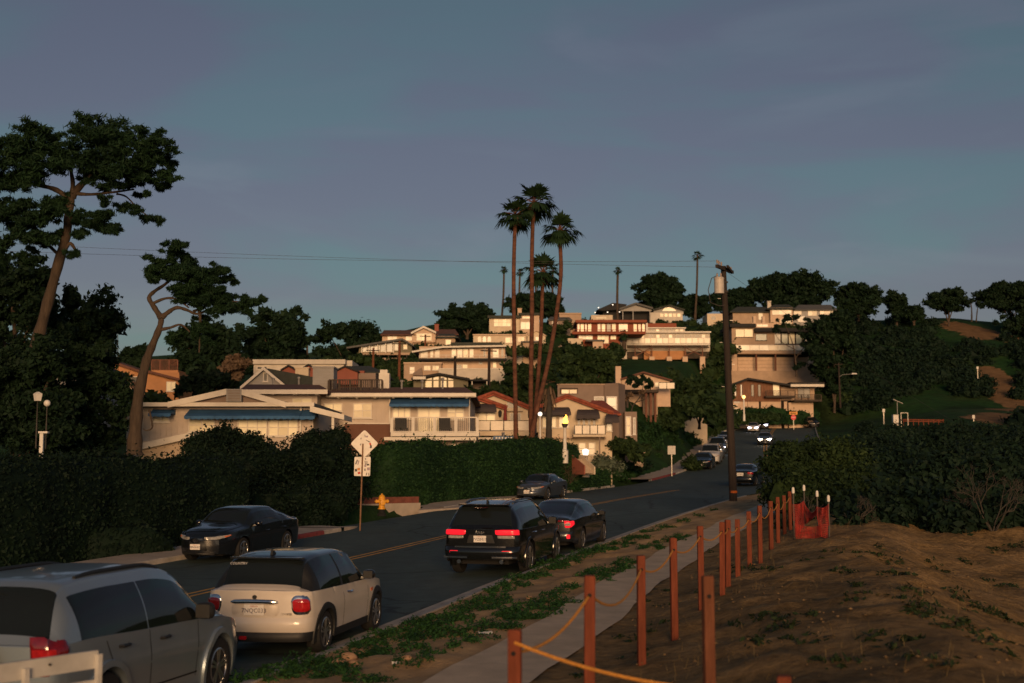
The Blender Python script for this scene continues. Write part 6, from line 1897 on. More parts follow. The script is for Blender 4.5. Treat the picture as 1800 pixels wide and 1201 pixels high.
h.box('wing_wall', 710, 776, 639, 660, -1.6, 5, W_TAN, down=2); h.win(720, 729, 645, 657, -1.6, 1, 2, pm=M_PANE_W, nm='garage_door'); h.win(745, 757, 643, 651, -1.6, 2); h.win(760, 772, 643, 651, -1.6, 2); h.box('wing_parapet', 709, 777, 637, 639.4, -1.8, 5, W_PEACH)
h.poly('stair_wall', [(726, 656), (741, 646), (743, 660), (726, 660)], -2.2, -1.7, W_BROWN)
h.box('retaining_wall', 771, 890, 649, 668, -3.2, -0.3, W_WHITE, down=3); h.box('wall_coping', 770, 891, 647.5, 649, -3.3, -0.2, M_TRIM)
for k in range(10): h.box('wall_panel', 772 + k * 11.8, 783 + k * 11.8, 650, 667.5, -3.24, -3.2, W_WHITE)
# ---- L: A-frame with gridded glass
h = House('glass_gable_house', 'olive low gabled house with a grid of bright windows behind the brown roof', 110, 775, 684)
h.gable((724, 665), (773, 656.5), (826, 666), 0, 9, RF_DARK, W_OLIVE, over=0.7, th=0.18, base=684)
for k, (a, b) in enumerate(((747, 760), (761, 772), (774, 786), (787, 798))):
    h.win(a, b, 668.5, 682, 0, 1, 1, fm=W_OLIVE); h.poly('upper_pane', [(a + 1, 667.6), (b - 1, 667.6), (b - 1, 662.5 + 0.22 * abs(b - 773) - 1), (a + 1, 662.5 + 0.22 * abs(a - 773) - 1)], -0.04, -0.005, M_PANE_W)
h.box('side_canopy', 726, 748, 662, 667, -1.2, -0.75, M_TRIM); h.box('carport_roof', 826, 858, 667, 670, -1.0, 4, RF_DARK); h.box('carport_wall', 828, 856, 671, 690, 2, 4, W_BROWN, down=1)
for px in (829, 855): h.box('carport_post', px, px + 1.6, 670, 690, -0.9, -0.75, M_TRIM, down=1)
# ---- M
h = House('curved_front_house', 'pale hilltop house with a bank of tall windows left of the palms', 214, 900, 585)
h.box('wall', 860, 914, 559, 588, 0, 8, W_CREAM, down=3); h.box('roof', 857, 917, 554.5, 559, -0.8, 8.5, RF_GREEN); h.win(868, 898, 561, 574, 0, 4, 2); h.box('block', 914.5, 948, 554, 588, -0.6, 7, W_PEACH, down=3); h.box('block_roof', 911, 950, 550, 553.6, -1.2, 7.4, RF_GREEN)
h.win(918, 932, 556, 560.5, -0.6, 2); h.win(915, 932, 566, 579, -0.6, 2, pm=M_PANE_W); h.chimney(910, 917, 543, 552, 3, W_PEACH)
# ---- N
h = House('arcade_house', 'cream house with a row of arched openings below the curved front house', 192, 880, 608)
h.box('wall', 832, 926, 589, 610, 0, 8, W_CREAM, down=3); h.box('parapet', 831, 927, 587.5, 589.6, -0.25, 8, W_PEACH)
for px in (840, 848.5, 857): h.poly('arched_window', [(px, 601), (px + 6, 601)] + [(px + 3 + 3 * math.cos(t), 594.5 - 3 * math.sin(t)) for t in np.linspace(0, math.pi, 8)], -0.04, 0.02, M_PANE_W)
h.win(888, 906, 593, 603, 0, 2); h.win(910, 922, 592, 601, 0, 2)
h.gable((926, 590), (943, 580.5), (960, 590), -1.0, 6, W_PEACH, W_CREAM, base=606); h.win(931, 938, 592, 599, -1.0, 1, pm=M_PANE_W); h.win(941, 950, 592, 599, -1.0, 1, pm=M_PANE_W)
h.box('lower_wall', 919, 946, 602, 636, -2, 3, W_TAN, down=3); h.box('eaves', 916, 950, 599.5, 602, -2.4, 3, RF_GREY); h.win(936, 942, 606, 616, -2, 1); h.win(948, 958, 606, 612, -1, 1)
h.box('terrace', 903, 919, 620, 634, -1.5, 2, W_WHITE, down=2); h.rail(892, 920, 617, 622, -1.6, posts=4, bal=0, pw=0.06)
# ---- O
h = House('tan_parapet_house', 'plain tan box house with a low grey roofed wing at the hilltop', 240, 1000, 570)
h.box('wall', 983, 1022, 552, 575, 0, 8, W_TAN, down=4); h.box('parapet', 982.5, 1022.5, 550, 552.4, -0.2, 8.2, W_TAN); h.hip(962, 1006, 562, 968, 1000, 557, -3, 7, RF_GREY); h.box('wing_wall', 965, 1003, 562, 578, -2.5, 3, W_BROWN, down=4); h.win(970, 980, 565, 570, -2.5, 2, pm=M_PANE_D)
# ---- P: red two-storey
h = House('rust_red_house', 'rust red two storey house with a full width balcony on the hillside', 207, 1070, 606)
h.box('upper_wall', 1014, 1135, 567, 586, 0, 8, W_RUST); h.box('roof', 1012, 1137, 562.5, 567, -1.2, 8.5, W_RUST)
for (a, b, p) in ((1014.5, 1019.5, M_PANE_W), (1020, 1027, M_PANE), (1028, 1032, M_PANE_W), (1033, 1040, M_PANE), (1050, 1056, M_PANE_W), (1057, 1064.5, M_PANE), (1066, 1074, M_PANE_D), (1075, 1083, M_PANE), (1087, 1104, M_PANE_W), (1113, 1120, M_PANE), (1121, 1127, M_PANE_W), (1128, 1134, M_PANE)): h.win(a, b, 569, 583.5, 0, 1, 1, pm=p, fm=W_RUST, sill=False)
h.box('balcony', 1006, 1135, 583.5, 587.5, -1.5, 0, W_RUST); h.rail(1007, 1134, 579.5, 583.5, -1.4, posts=12, bal=0, pm=W_RUST, pw=0.08)
h.box('lower_wall', 1015, 1090, 587.5, 606, 0.1, 8, W_RUST, down=4); h.win(1017, 1042, 589.5, 597, 0.1, 4, pm=M_PANE_W, sill=False); h.win(1050, 1070, 589.5, 604, 0.1, 3, pm=M_PANE, sill=False); h.win(1073, 1083, 590, 597, 0.1, 2, sill=False)
h.box('terrace_wall', 998, 1024, 595, 599, -2.5, -1, W_CREAM, down=1); h.box('shed', 1042, 1060, 600, 616, -3, 0, W_PEACH, down=2); h.box('shed_roof', 1030, 1063, 597, 600, -3.3, 0, RF_GREY)
# ---- Q: white deck house on stilts
h = House('stilt_deck_house', 'white house with a long bright deck on braced stilts above the green slope', 214, 1170, 618)
h.box('wall', 1095, 1248, 584, 608, 1.6, 9, W_WHITE, down=1); h.box('eaves', 1093, 1250, 582.5, 585, 0.8, 9.5, M_TRIM); h.box('upper_wall', 1138, 1204, 577, 584, 4, 9, W_WHITE); h.box('upper_eaves', 1136, 1206, 575.5, 577.4, 3.4, 9.4, M_TRIM); h.box('red_roof', 1138, 1189, 568.5, 576, 5.5, 9, W_RUST, down=0.3); h.box('chimney', 1135.5, 1138.8, 568, 584, 3, 3.8, M_TRIM)
for a in (1144, 1153, 1162, 1170, 1178, 1187, 1195): h.win(a, a + 6, 578.5, 583, 4, 1, pm=M_PANE_W if a % 2 else M_PANE_D, sill=False)
for (a, b, p) in ((1097, 1101, M_PANE_D), (1108, 1118, M_PANE_W), (1122, 1132, M_PANE), (1140, 1148, M_PANE_D), (1153, 1160, M_PANE_W), (1162, 1171, M_PANE_D), (1175, 1182, M_PANE_W), (1188, 1203, M_PANE_D), (1212, 1216, M_PANE_D), (1221, 1230, M_PANE_D), (1233, 1240, M_PANE_W)): h.win(a, b, 588, 595, 1.6, 1, pm=p, sill=False)
h.box('deck', 1102, 1248, 604, 607, -1.0, 1.6, M_TRIM); h.rail(1102, 1248, 594, 604, -0.9, posts=15, glass=M_PANE_W, pw=0.1)
h.box('deck_beam', 1103, 1247, 610, 612, -0.8, -0.5, W_DKWOOD); h.box('under_deck_shade', 1103, 1246, 607, 620, 1.8, 2.2, W_DKWOOD, down=1); h.box('earth_skirt', 1132, 1206, 617, 632, 0.4, 1.7, W_ORANGE)  # dark sheet behind the stilts stands for the shade under the deck
pxs = (1116.5, 1146, 1176.5, 1204.5, 1235)
for px in pxs:
    h.box('stilt', px - 1, px + 1, 607, 628, -0.7, -0.5, M_BROWNW); h.box('footing', px - 4.6, px + 4.6, 627, 635, -1.1, -0.1, W_PEACH, down=2)
for (a, b) in ((1116.5, 1146), (1204.5, 1235)):
    for (u, v) in ((a, b), (b, a)):
        (x0, z0), (x1, z1) = h.W(u, 611, -0.6), h.W(v, 626, -0.6)
        MB().bar((x0, -0.6, z0), (x1, -0.6, z1), 0.12, 0.14).build('brace', M_BROWNW, h.root)
h.box('block_wall', 1077, 1102, 601, 619, -1.5, 1.5, W_WHITE, down=3)
for (i, j) in ((0, 0), (1, 0), (2, 0), (0, 1), (1, 1), (2, 1)): h.box('block_panel', 1077.5 + i * 8.2, 1085.2 + i * 8.2, 601.5 + j * 8.7, 609.6 + j * 8.7, -1.55, -1.5, W_WHITE)
# ---- R: gables on the ridge
h = House('ridge_gable_house', 'grey gabled house with dark open porch on the ridge left of the white gable', 252, 1117, 560)
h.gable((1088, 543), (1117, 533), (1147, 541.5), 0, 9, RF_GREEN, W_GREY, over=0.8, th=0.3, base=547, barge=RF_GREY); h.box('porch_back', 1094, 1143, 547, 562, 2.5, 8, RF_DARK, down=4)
for px in (1094, 1112, 1141.5): h.box('porch_post', px, px + 1.6, 546, 562, 0.1, 0.4, W_GREY, down=3)
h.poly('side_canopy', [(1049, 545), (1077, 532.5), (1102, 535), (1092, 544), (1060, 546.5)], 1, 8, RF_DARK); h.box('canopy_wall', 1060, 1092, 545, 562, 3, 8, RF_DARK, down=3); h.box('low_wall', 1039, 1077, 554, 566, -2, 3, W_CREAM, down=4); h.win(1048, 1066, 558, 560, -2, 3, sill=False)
for (px, py) in ((1052, 541), (1077, 536), (1046, 549.5), (1068, 549), (1089, 548.5)):
    x, z = h.W(px, py, -0.6); mb = MB(); mb.lathe([(0.12 * math.sin(a), z - 0.12 * math.cos(a)) for a in np.linspace(0.05, 3.09, 6)], 8, (x, -0.6, 0)); mb.build('festoon_bulb', M_GLOBE_W, h.root, smooth=True)
h = House('white_gable_house', 'white ridge house with a fan of gable windows under the big pine', 252, 1175, 560)
h.gable((1147, 544.5), (1176, 536.5), (1203, 544.5), 0, 8, RF_GREEN, W_GREY, over=0.9, th=0.28, base=552); h.poly('gable_window', [(1164, 547), (1168, 541.5), (1176, 539.5), (1184, 541.5), (1189, 547)], -0.06, 0.02, M_PANE_W); h.box('wall', 1143, 1200, 549.5, 562, -0.3, 7, W_WHITE, down=4)
for k in range(5): h.win(1160 + k * 7.5, 1166.5 + k * 7.5, 551, 557.5, -0.3, 1, sill=False)
# ---- S
h = House('ridge_hip_house', 'long tan ridge house with a hipped lookout of three big windows at right', 256, 1350, 566)
h.box('wall', 1288, 1357, 547, 570, 0, 8, W_TAN, down=5); h.hip(1283, 1360, 548, 1296, 1350, 539.5, -0.8, 10, RF_GREEN); h.win(1333, 1341, 549, 562, 0, 1, pm=M_PANE_W, nm='door'); h.box('tower_wall', 1354, 1394, 541, 572, -1.2, 7, W_PEACH, down=5); h.hip(1348, 1399, 542.5, 1362, 1386, 535.5, -2, 9, RF_GREEN); h.win(1357, 1391.5, 543, 553.5, -1.2, 3, pm=M_PANE_W)
h.box('right_wall', 1394, 1470, 545, 574, -0.2, 7, W_GREY, down=5); h.hip(1396, 1474, 544.5, 1404, 1460, 536, -0.8, 9, RF_GREY); h.win(1395, 1409, 546, 553, -0.2, 2, pm=M_PANE_W); h.win(1402, 1415, 556, 566, -0.2, 2, pm=M_PANE_B); h.win(1420, 1436, 546, 555, -0.2, 2, pm=M_PANE_W); h.win(1441, 1464, 546, 553, -0.2, 3, pm=M_PANE_W); h.win(1372, 1392, 561, 575, -1.2, 3, pm=M_PANE_W); h.chimney(1349, 1355.5, 530, 541, 2, W_WHITE)
h.box('left_box', 1243, 1275, 551.5, 575, 0.5, 7, W_CREAM, down=5); h.win(1250, 1258, 556, 562, 0.5, 1, pm=M_PANE_D)
# ---- T: brown modern house over garage bays
h = House('modern_deck_house', 'brown modern house with a glass railed deck over three garage bays', 222, 1360, 652)
h.box('wall', 1286, 1362, 575, 607, 0, 9, W_TAN, down=0); h.box('roof', 1283, 1329, 569, 575, -1.0, 9.4, RF_DARK); h.box('roof', 1328, 1437, 576.5, 583, -1.6, 9.2, RF_DARK); h.win(1292.5, 1324, 578.5, 593, 0, 2, fm=W_DKWOOD); h.win(1328, 1348, 587, 599, 0, 1, pm=M_PANE_G, fm=W_DKWOOD); h.box('upper_block', 1322, 1367, 568, 576, 3, 8, W_PEACH); h.win(1330, 1350, 570, 575, 3, 2, pm=M_PANE_W, sill=False)
for k in range(6): h.win(1361 + k * 12.4, 1372.8 + k * 12.4, 584, 605, 0.4, 1, 1, pm=(M_PANE_B, M_PANE_G, M_PANE, M_PANE_G, M_PANE_W, M_PANE)[k], fm=W_DKWOOD, sill=False)  # mixed pane colours paint the mottled reflection of trees
for px in (1324, 1340): h.chimney(px, px + 5, 556, 570, 4, W_PEACH, cap=False)
h.box('back_wall', 1361, 1436, 583, 607, 0.5, 8, W_DKWOOD); h.box('deck', 1284, 1436, 616.5, 622, -2.6, 0.4, W_TAN); h.rail(1285, 1434, 606.5, 616.5, -2.5, posts=10, glass=M_PANE_W, pw=0.07, ht=0.05)
h.box('bay_back', 1286, 1434, 622, 654, -0.4, 8, W_TAN, down=3); h.box('bay_top_shade', 1286, 1434, 622, 628, -0.5, -0.38, RF_DARK)  # black strip paints the shade across the tops of the openings
for k, px in enumerate((1286, 1328, 1362, 1396, 1421)): h.box('bay_post', px, px + (10 if k in (0, 4) else 3.2), 622, 656, -2.3, -1.9, W_PEACH if k in (0, 4) else M_BROWNW, down=3)
for k in range(3):
    for j in range(4): h.box('garage_panel', 1297 + k * 34, 1327 + k * 34, 628.5 + 6.2 * j, 634.0 + 6.2 * j, -0.55, -0.52, W_PEACH)
h.box('low_wall', 1284, 1440, 652, 666, -4.5, -2.8, W_TAN, down=2)
# ---- U: redwood house at the top of the street
h = House('redwood_house', 'dark redwood sided house with balconies at the top of the street', 206, 1360, 722)
h.poly('roof', [(1285, 675), (1315, 664), (1398, 677), (1398, 680), (1315, 667.5), (1285, 679)], -1.4, 9, RF_DARK); h.poly('wall', [(1288, 676), (1315, 667.5), (1372, 676), (1372, 706), (1288, 706)], 0, 8, W_WOOD)
h.battens(1289, 1356, 678, 704, 0, 16, W_WOOD)
for (a, b) in ((1290.5, 1294.5), (1301, 1305), (1320, 1325.5), (1332, 1337.5)): h.win(a, b, 676, 697, 0, 1, 1, pm=M_PANE_B if a < 1318 else M_PANE_D, fm=W_DKWOOD, sill=False)
h.win(1358, 1370.5, 673.5, 696, 0, 1, 1, pm=M_PANE, fm=W_DKWOOD, nm='glazed_door', sill=False); h.box('balcony', 1346, 1398, 696, 699, -1.6, 0, W_DKWOOD); h.rail(1346, 1398, 686.5, 696, -1.5, posts=5, bal=22, pm=W_DKWOOD, bm=W_DKWOOD, bw=0.04)
h.box('right_wall', 1372.5, 1432, 680, 704, 0.8, 8, W_TAN); h.box('right_roof', 1389, 1450, 672, 676, -1.4, 8, RF_DARK); h.box('right_fascia', 1390, 1449, 675.5, 680, -1.6, -1.4, M_TRIM); h.win(1402, 1424, 682, 700, 0.8, 2, pm=M_PANE_D, fm=W_DKWOOD, sill=False); h.box('balcony', 1396, 1445, 703, 706, -1.8, 0.8, W_DKWOOD); h.rail(1397, 1444, 693.5, 703, -1.7, posts=5, bal=24, pm=W_DKWOOD, bm=W_DKWOOD, bw=0.04)
for (a, b, c_, d_) in ((1288, 1314, 706, 720), (1314.5, 1334, 704, 720), (1337.5, 1373, 702, 720), (1378, 1384, 706, 726), (1386, 1430, 708, 726)): h.box('lower_wall', a, b, c_, d_, 0.2, 7, W_PEACH, down=3)
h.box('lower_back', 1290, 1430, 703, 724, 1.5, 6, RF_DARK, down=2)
# ---- V: left Mediterranean house
h = House('mediterranean_house', 'cream house with red tile gables, charcoal awning and glass balcony left of the palms', 84, 870, 770)
h.gable((824, 706.5), (868, 690.5), (932, 716.5), 1.6, 9, RF_TILE, W_CREAM, over=0.35, th=0.2, base=745); h.gable((812, 711), (843, 700), (891, 717), 0, 8, RF_TILE, W_CREAM, over=0.4, th=0.2, base=760)
h.awning(827, 873, 709.5, 725.5, 0, 0.9, M_AWN_D, curved=True, scal=0.4); h.win(840, 871, 724, 757, 0, 2, 1, nm='patio_door'); h.win(890, 917, 706, 719, 1.6, 2, pm=M_PANE_D, fm=W_CREAM); h.box('ledge', 889, 919, 720, 723, 1.2, 1.6, W_CREAM); h.win(896, 916, 726, 740, 1.6, 2, pm=M_PANE_D)
h.box('wall', 822, 940, 735, 800, 1.62, 9, W_CREAM, down=2); h.box('balcony_slab', 838, 934, 758, 766, -2.0, 1.6, W_CREAM); h.rail(838, 933, 739, 758, -1.9, posts=5, glass=M_RAILG, pm=M_IRON, pw=0.05, ht=0.04)
h.box('porch_beam', 836, 905, 769, 773, -1.9, -1.6, M_TRIM); 
for px in (836, 857, 900): h.box('porch_post', px - 1.6, px + 1.6, 773, 798, -1.85, -1.65, M_TRIM, down=1)
h.win(842, 855, 776, 790, 1.62, 2); mb = MB(); x, z = h.W(879, 727, 0); mb.lathe([(0.03, z - 0.25), (0.11, z - 0.15), (0.12, z + 0.1), (0.03, z + 0.22)], 8, (x, -0.15, 0)); mb.build('wall_lamp', M_IRON, h.root)
q = at(888, 757, 82.6); r_ = empty('closed_parasol', q, 0, 'closed dark red parasol on the glass balcony', 'parasol'); mb = MB(); mb.tube([(0, 0, 0), (0, 0, 1.65)], 0.025, 6); mb.build('pole', M_IRON, r_); mb = MB(); mb.lathe([(0.10, 0.55), (0.13, 0.7), (0.10, 1.1), (0.05, 1.5), (0.02, 1.7)], 10); mb.build('canopy', mat('parasol_red', (0.22, 0.03, 0.03), 0.8), r_, smooth=True)
for (A, B, y, n) in (((812, 711), (843, 700), -0.4, 9), ((843, 700), (891, 717), -0.4, 13), ((868, 690.5), (932, 716.5), 1.25, 18), ((824, 706.5), (868, 690.5), 1.25, 12)): h.rake_tiles(A, B, y, RF_TILE, n)
# ---- W: right Mediterranean house
h = House('awning_villa', 'cream villa with red tiles and four charcoal dome awnings right of the palms', 92, 1010, 800)
h.gable((940, 718), (997, 696), (1078, 726), 0, 9, RF_TILE, W_CREAM, over=0.4, th=0.2, base=760); h.box('wall', 946, 1076, 726, 812, 0.02, 9, W_CREAM, down=2)
h.hip(1030, 1092, 727, 1040, 1060, 704, 2, 8, RF_TILE)
h.awning(946, 1004, 715.5, 731, 0, 1.1, M_AWN_D, curved=True, scal=0.45); h.awning(1012, 1055, 719.5, 737, 0, 1.1, M_AWN_D, curved=True, scal=0.45); h.awning(1062, 1089, 728, 744, -0.3, 0.9, M_AWN_D, curved=True, scal=0.45)
h.win(953, 978, 730, 752, 0, 2, pm=M_PANE); h.win(982, 1000, 732, 752, 0, 2, pm=M_PANE)
for k in range(4): h.win(1014 + k * 9, 1021 + k * 9, 734, 763, 0, 1, pm=M_PANE_D, fm=W_CREAM, sill=False)
h.box('balcony_slab', 1008, 1066, 764, 768, -1.8, 0, W_CREAM); h.rail(1010, 1064, 747, 764, -1.7, posts=5, glass=M_RAILG, pm=M_IRON, pw=0.05, ht=0.04); h.box('pipe_post', 1053, 1055.4, 768, 806, -1.7, -1.55, W_BROWN, down=1)
h.win(1017, 1030, 778, 800, 0, 1, 2, pm=M_PANE_W, nm='door'); h.win(1034, 1047, 778, 800, 0, 1, 2, pm=M_PANE_W, nm='door'); h.win(1066, 1076, 740, 758, 0, 1, pm=M_PANE_G); h.box('lower_ledge', 946, 1066, 768, 771, -0.5, 0, W_PEACH)
for (A, B, y, n) in (((940, 718), (997, 696), -0.4, 15), ((997, 696), (1078, 726), -0.4, 21)): h.rake_tiles(A, B, y, RF_TILE, n)
# ---- X: taupe modern
h = House('taupe_modern_house', 'taupe flat roofed modern house with white framed windows behind the villa', 103, 1040, 770)
h.box('wall', 980, 1062, 676.5, 775, 0, 9, W_BROWN, down=3); h.box('recess_shade', 984, 1016, 682, 693, -0.02, 0.05, W_DKWOOD); h.win(986, 1015, 684, 693, -0.03, 2, pm=M_PANE, fm=W_BROWN, sill=False)  # flat dark panel paints the shade around the set-back window
x0, zt = h.W(1062, 674.5, 0); x1, zb = h.W(1088, 775, -0.8); x2, _ = h.W(1099, 700, 1.5)
MB().add([(x0, 0.001, zb - 3), (x1, -0.8, zb - 3), (x2, 1.5, zb - 3), (x2, 9, zb - 3), (x0, 9, zb - 3), (x0, 0.001, zt), (x1, -0.8, zt), (x2, 1.5, zt), (x2, 9, zt), (x0, 9, zt)], [(0, 1, 6, 5), (1, 2, 7, 6), (2, 3, 8, 7), (3, 4, 9, 8), (4, 0, 5, 9), (5, 6, 7, 8, 9)]).build('corner_wall', W_BROWN, h.root)
h.win(1044, 1062, 697, 720, -0.02, 1, 1, pm=M_PANE_D, ft=0.1, fm=M_WHITEP); h.win(1065.5, 1085, 697, 733, -0.75, 1, 2, pm=M_PANE_B, ft=0.1, fm=M_WHITEP); h.box('bay_wall', 1098, 1120, 724, 768, 0.2, 5, W_BROWN, down=3); h.win(1099.5, 1109.5, 732, 765, 0.2, 1, 2, ft=0.1, fm=M_WHITEP); h.win(1112.5, 1117.5, 734, 764, 0.2, 1, 1, pm=M_PANE_D, ft=0.08, fm=M_WHITEP)
h.box('parapet_cap', 979, 1063, 674.8, 676.6, -0.1, 9, W_TAN)
# ---- Y
h = House('chimney_gable_house', 'peach gabled house with a tall plain chimney at its left corner', 130, 1130, 700)
h.gable((1090, 666), (1130, 653.5), (1181, 668), 0, 9, RF_BROWN, W_PEACH, over=0.5, th=0.18, base=715); h.chimney(1082, 1092, 644, 690, -0.4, W_PEACH, cap=False); h.win(1151, 1174, 672, 680, 0, 2); h.box('gable_vent', 1127.5, 1132, 656.5, 659, -0.05, 0.02, W_DKWOOD)
h.box('pergola_beam', 1098, 1158, 685, 690, -3.0, -0.5, W_DKWOOD)
for px in (1101, 1134, 1142, 1150): h.box('pergola_post', px, px + 4, 690, 726, -2.6, -2.2, M_BROWNW if px > 1120 else W_DKWOOD, down=2)
h.box('pergola_wall', 1130, 1156, 690, 728, -1.2, -0.6, W_TAN, down=2); h.rail(1158, 1186, 672, 684, -2.4, posts=3, glass=M_RAILG, pm=M_IRON, pw=0.05)
# ---- Z
h = House('cream_cottage', 'cream cottage wall half hidden by trees left of the utility pole', 150, 1225, 735)
h.box('wall', 1203, 1243, 704, 740, 0, 6, W_CREAM, down=3); h.hip(1198, 1248, 704, 1208, 1238, 694, -0.6, 7, RF_DARK); h.win(1210, 1220, 710, 720, 0, 1, pm=M_PANE_D); h.win(1226, 1236, 710, 724, 0, 2, pm=M_PANE)

# distant wooden poles between the houses
for (px, pt, pb_, Y, lb) in ((655, 612, 664, 140, 'wooden pole left of the terrace house, leftmost of the distant poles'), (701, 600, 674, 130, 'tall wooden pole between the red gables and the terrace house'), (799, 626, 684, 116, 'dark pole in front of the white retaining wall'), (859, 612, 680, 118, 'dark pole with a crossarm in front of the terrace house balcony'), (747, 588, 614, 176, 'short pole below the hilltop gable')):
    p = at(px, pb_, Y); hh = at(px, pt, Y).z - p.z
    r_ = empty('distant_pole', p, 0, lb, 'pole', 'distant wooden poles')
    mb = MB(); mb.tube([(0, 0, -3), (0.05, 0, hh)], [0.17, 0.12], 8); mb.build('shaft', M_WOODP if px > 750 else M_POST_D, r_, smooth=True)
    MB().bar((-0.75, -0.1, hh - 0.25), (0.75, -0.1, hh - 0.3), 0.1).build('crossarm', M_WOODP, r_)
# steps and walls by the lantern
M_STEP = mat('garden_step', (0.40, 0.31, 0.23), 0.9, var=0.15, scale=3)
p = at(1035, 826, 78); r_ = empty('garden_steps', p, 0.5, 'garden steps with a sloped cheek wall beside the box lantern', 'steps'); r_.scale = (0.7, 0.7, 0.7)
for k in range(7): MB().box(-0.4, 0.4, k * 0.30, 4, k * 0.16 - 0.3 + 0.001 * k, k * 0.16).build('step', M_STEP, r_)
MB().prism([(0.42, -0.2, -0.4), (0.42, -0.2, 0.25), (0.42, 1.9, 1.3), (0.42, 2.3, 1.3), (0.42, 2.3, -0.4)], (0.12, 0, 0)).build('cheek_wall', W_CREAM, r_)
MB().prism([(-0.55, -0.1, -0.4), (-0.55, -0.1, 0.35), (-0.55, 2.0, 1.3), (-0.55, 2.0, -0.4)], (0.13, 0, 0)).build('cheek_wall', W_RED, r_)
# ------------------------------------------------------------------ vegetation
def leaf_mat(name, dark, light, scale=0.6, trans=0.15):
    if name in MATS: return MATS[name]
    m = bpy.data.materials.new(name); m.use_nodes = True
    t = m.node_tree; p = t.nodes['Principled BSDF']
    p.inputs['Roughness'].default_value = 0.75; p.inputs['Specular IOR Level'].default_value = 0.2
    geo = t.nodes.new('ShaderNodeNewGeometry'); tc = t.nodes.new('ShaderNodeTexCoord')
    n = t.nodes.new('ShaderNodeTexNoise'); n.inputs['Scale'].default_value = scale; n.inputs['Detail'].default_value = 3
    t.links.new(tc.outputs['Object'], n.inputs['Vector'])
    ma = t.nodes.new('ShaderNodeMath'); ma.operation = 'MULTIPLY_ADD'; ma.inputs[1].default_value = 0.45
    t.links.new(geo.outputs['Random Per Island'], ma.inputs[0])
    m2 = t.nodes.new('ShaderNodeMath'); m2.operation = 'MULTIPLY_ADD'; m2.inputs[1].default_value = 1.3; m2.inputs[2].default_value = -0.38
    t.links.new(n.outputs['Fac'], m2.inputs[0]); t.links.new(m2.outputs[0], ma.inputs[2])
    r = t.nodes.new('ShaderNodeValToRGB')
    r.color_ramp.elements[0].position = 0.1; r.color_ramp.elements[0].color = (*dark, 1)
    r.color_ramp.elements[1].position = 0.9; r.color_ramp.elements[1].color = (*light, 1)
    t.links.new(ma.outputs[0], r.inputs['Fac']); t.links.new(r.outputs[0], p.inputs['Base Color'])
    MATS[name] = m
    return m
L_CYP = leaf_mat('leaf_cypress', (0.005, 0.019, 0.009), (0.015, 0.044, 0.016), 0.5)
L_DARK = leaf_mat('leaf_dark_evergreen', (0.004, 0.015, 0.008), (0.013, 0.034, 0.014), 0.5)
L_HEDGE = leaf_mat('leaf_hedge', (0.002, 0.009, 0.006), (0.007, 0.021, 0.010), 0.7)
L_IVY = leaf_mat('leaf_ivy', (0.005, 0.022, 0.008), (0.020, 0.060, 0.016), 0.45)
L_OLIVE = leaf_mat('leaf_olive_scrub', (0.007, 0.020, 0.007), (0.032, 0.058, 0.016), 0.5)
L_SCRUB = leaf_mat('leaf_scrub', (0.003, 0.012, 0.008), (0.011, 0.030, 0.015), 0.35)
L_HILL = leaf_mat('leaf_hill_shrub', (0.008, 0.024, 0.009), (0.036, 0.064, 0.020), 0.12)
L_PALM = leaf_mat('leaf_palm', (0.007, 0.024, 0.010), (0.022, 0.050, 0.018), 0.8)
L_ICE = leaf_mat('leaf_ice_plant', (0.010, 0.042, 0.013), (0.032, 0.095, 0.024), 1.2)
L_GREYG = leaf_mat('leaf_grey_green', (0.06, 0.085, 0.06), (0.13, 0.16, 0.11), 0.8)
L_FLOWER = leaf_mat('petal_pale', (0.50, 0.36, 0.28), (0.62, 0.52, 0.42), 1.0)
L_DRY = leaf_mat('twig_dry', (0.09, 0.06, 0.04), (0.19, 0.13, 0.085), 0.8)
M_BARK = mat('bark_cypress', (0.065, 0.046, 0.032), 0.9, var=0.35, scale=2.0, bump=0.7, bscale=9, stretch=(4, 4, 0.8))
M_BARK_D = mat('bark_dark', (0.07, 0.05, 0.036), 0.9, var=0.3, scale=2.0, bump=0.5, bscale=8)
M_BARK_P = mat('bark_palm', (0.12, 0.048, 0.028), 0.9, var=0.45, scale=1.2, bump=0.8, bscale=6, stretch=(1, 1, 3.0))
M_BARK_G = mat('bark_grey', (0.05, 0.044, 0.037), 0.9, var=0.25, scale=2.0, bump=0.4, bscale=8)

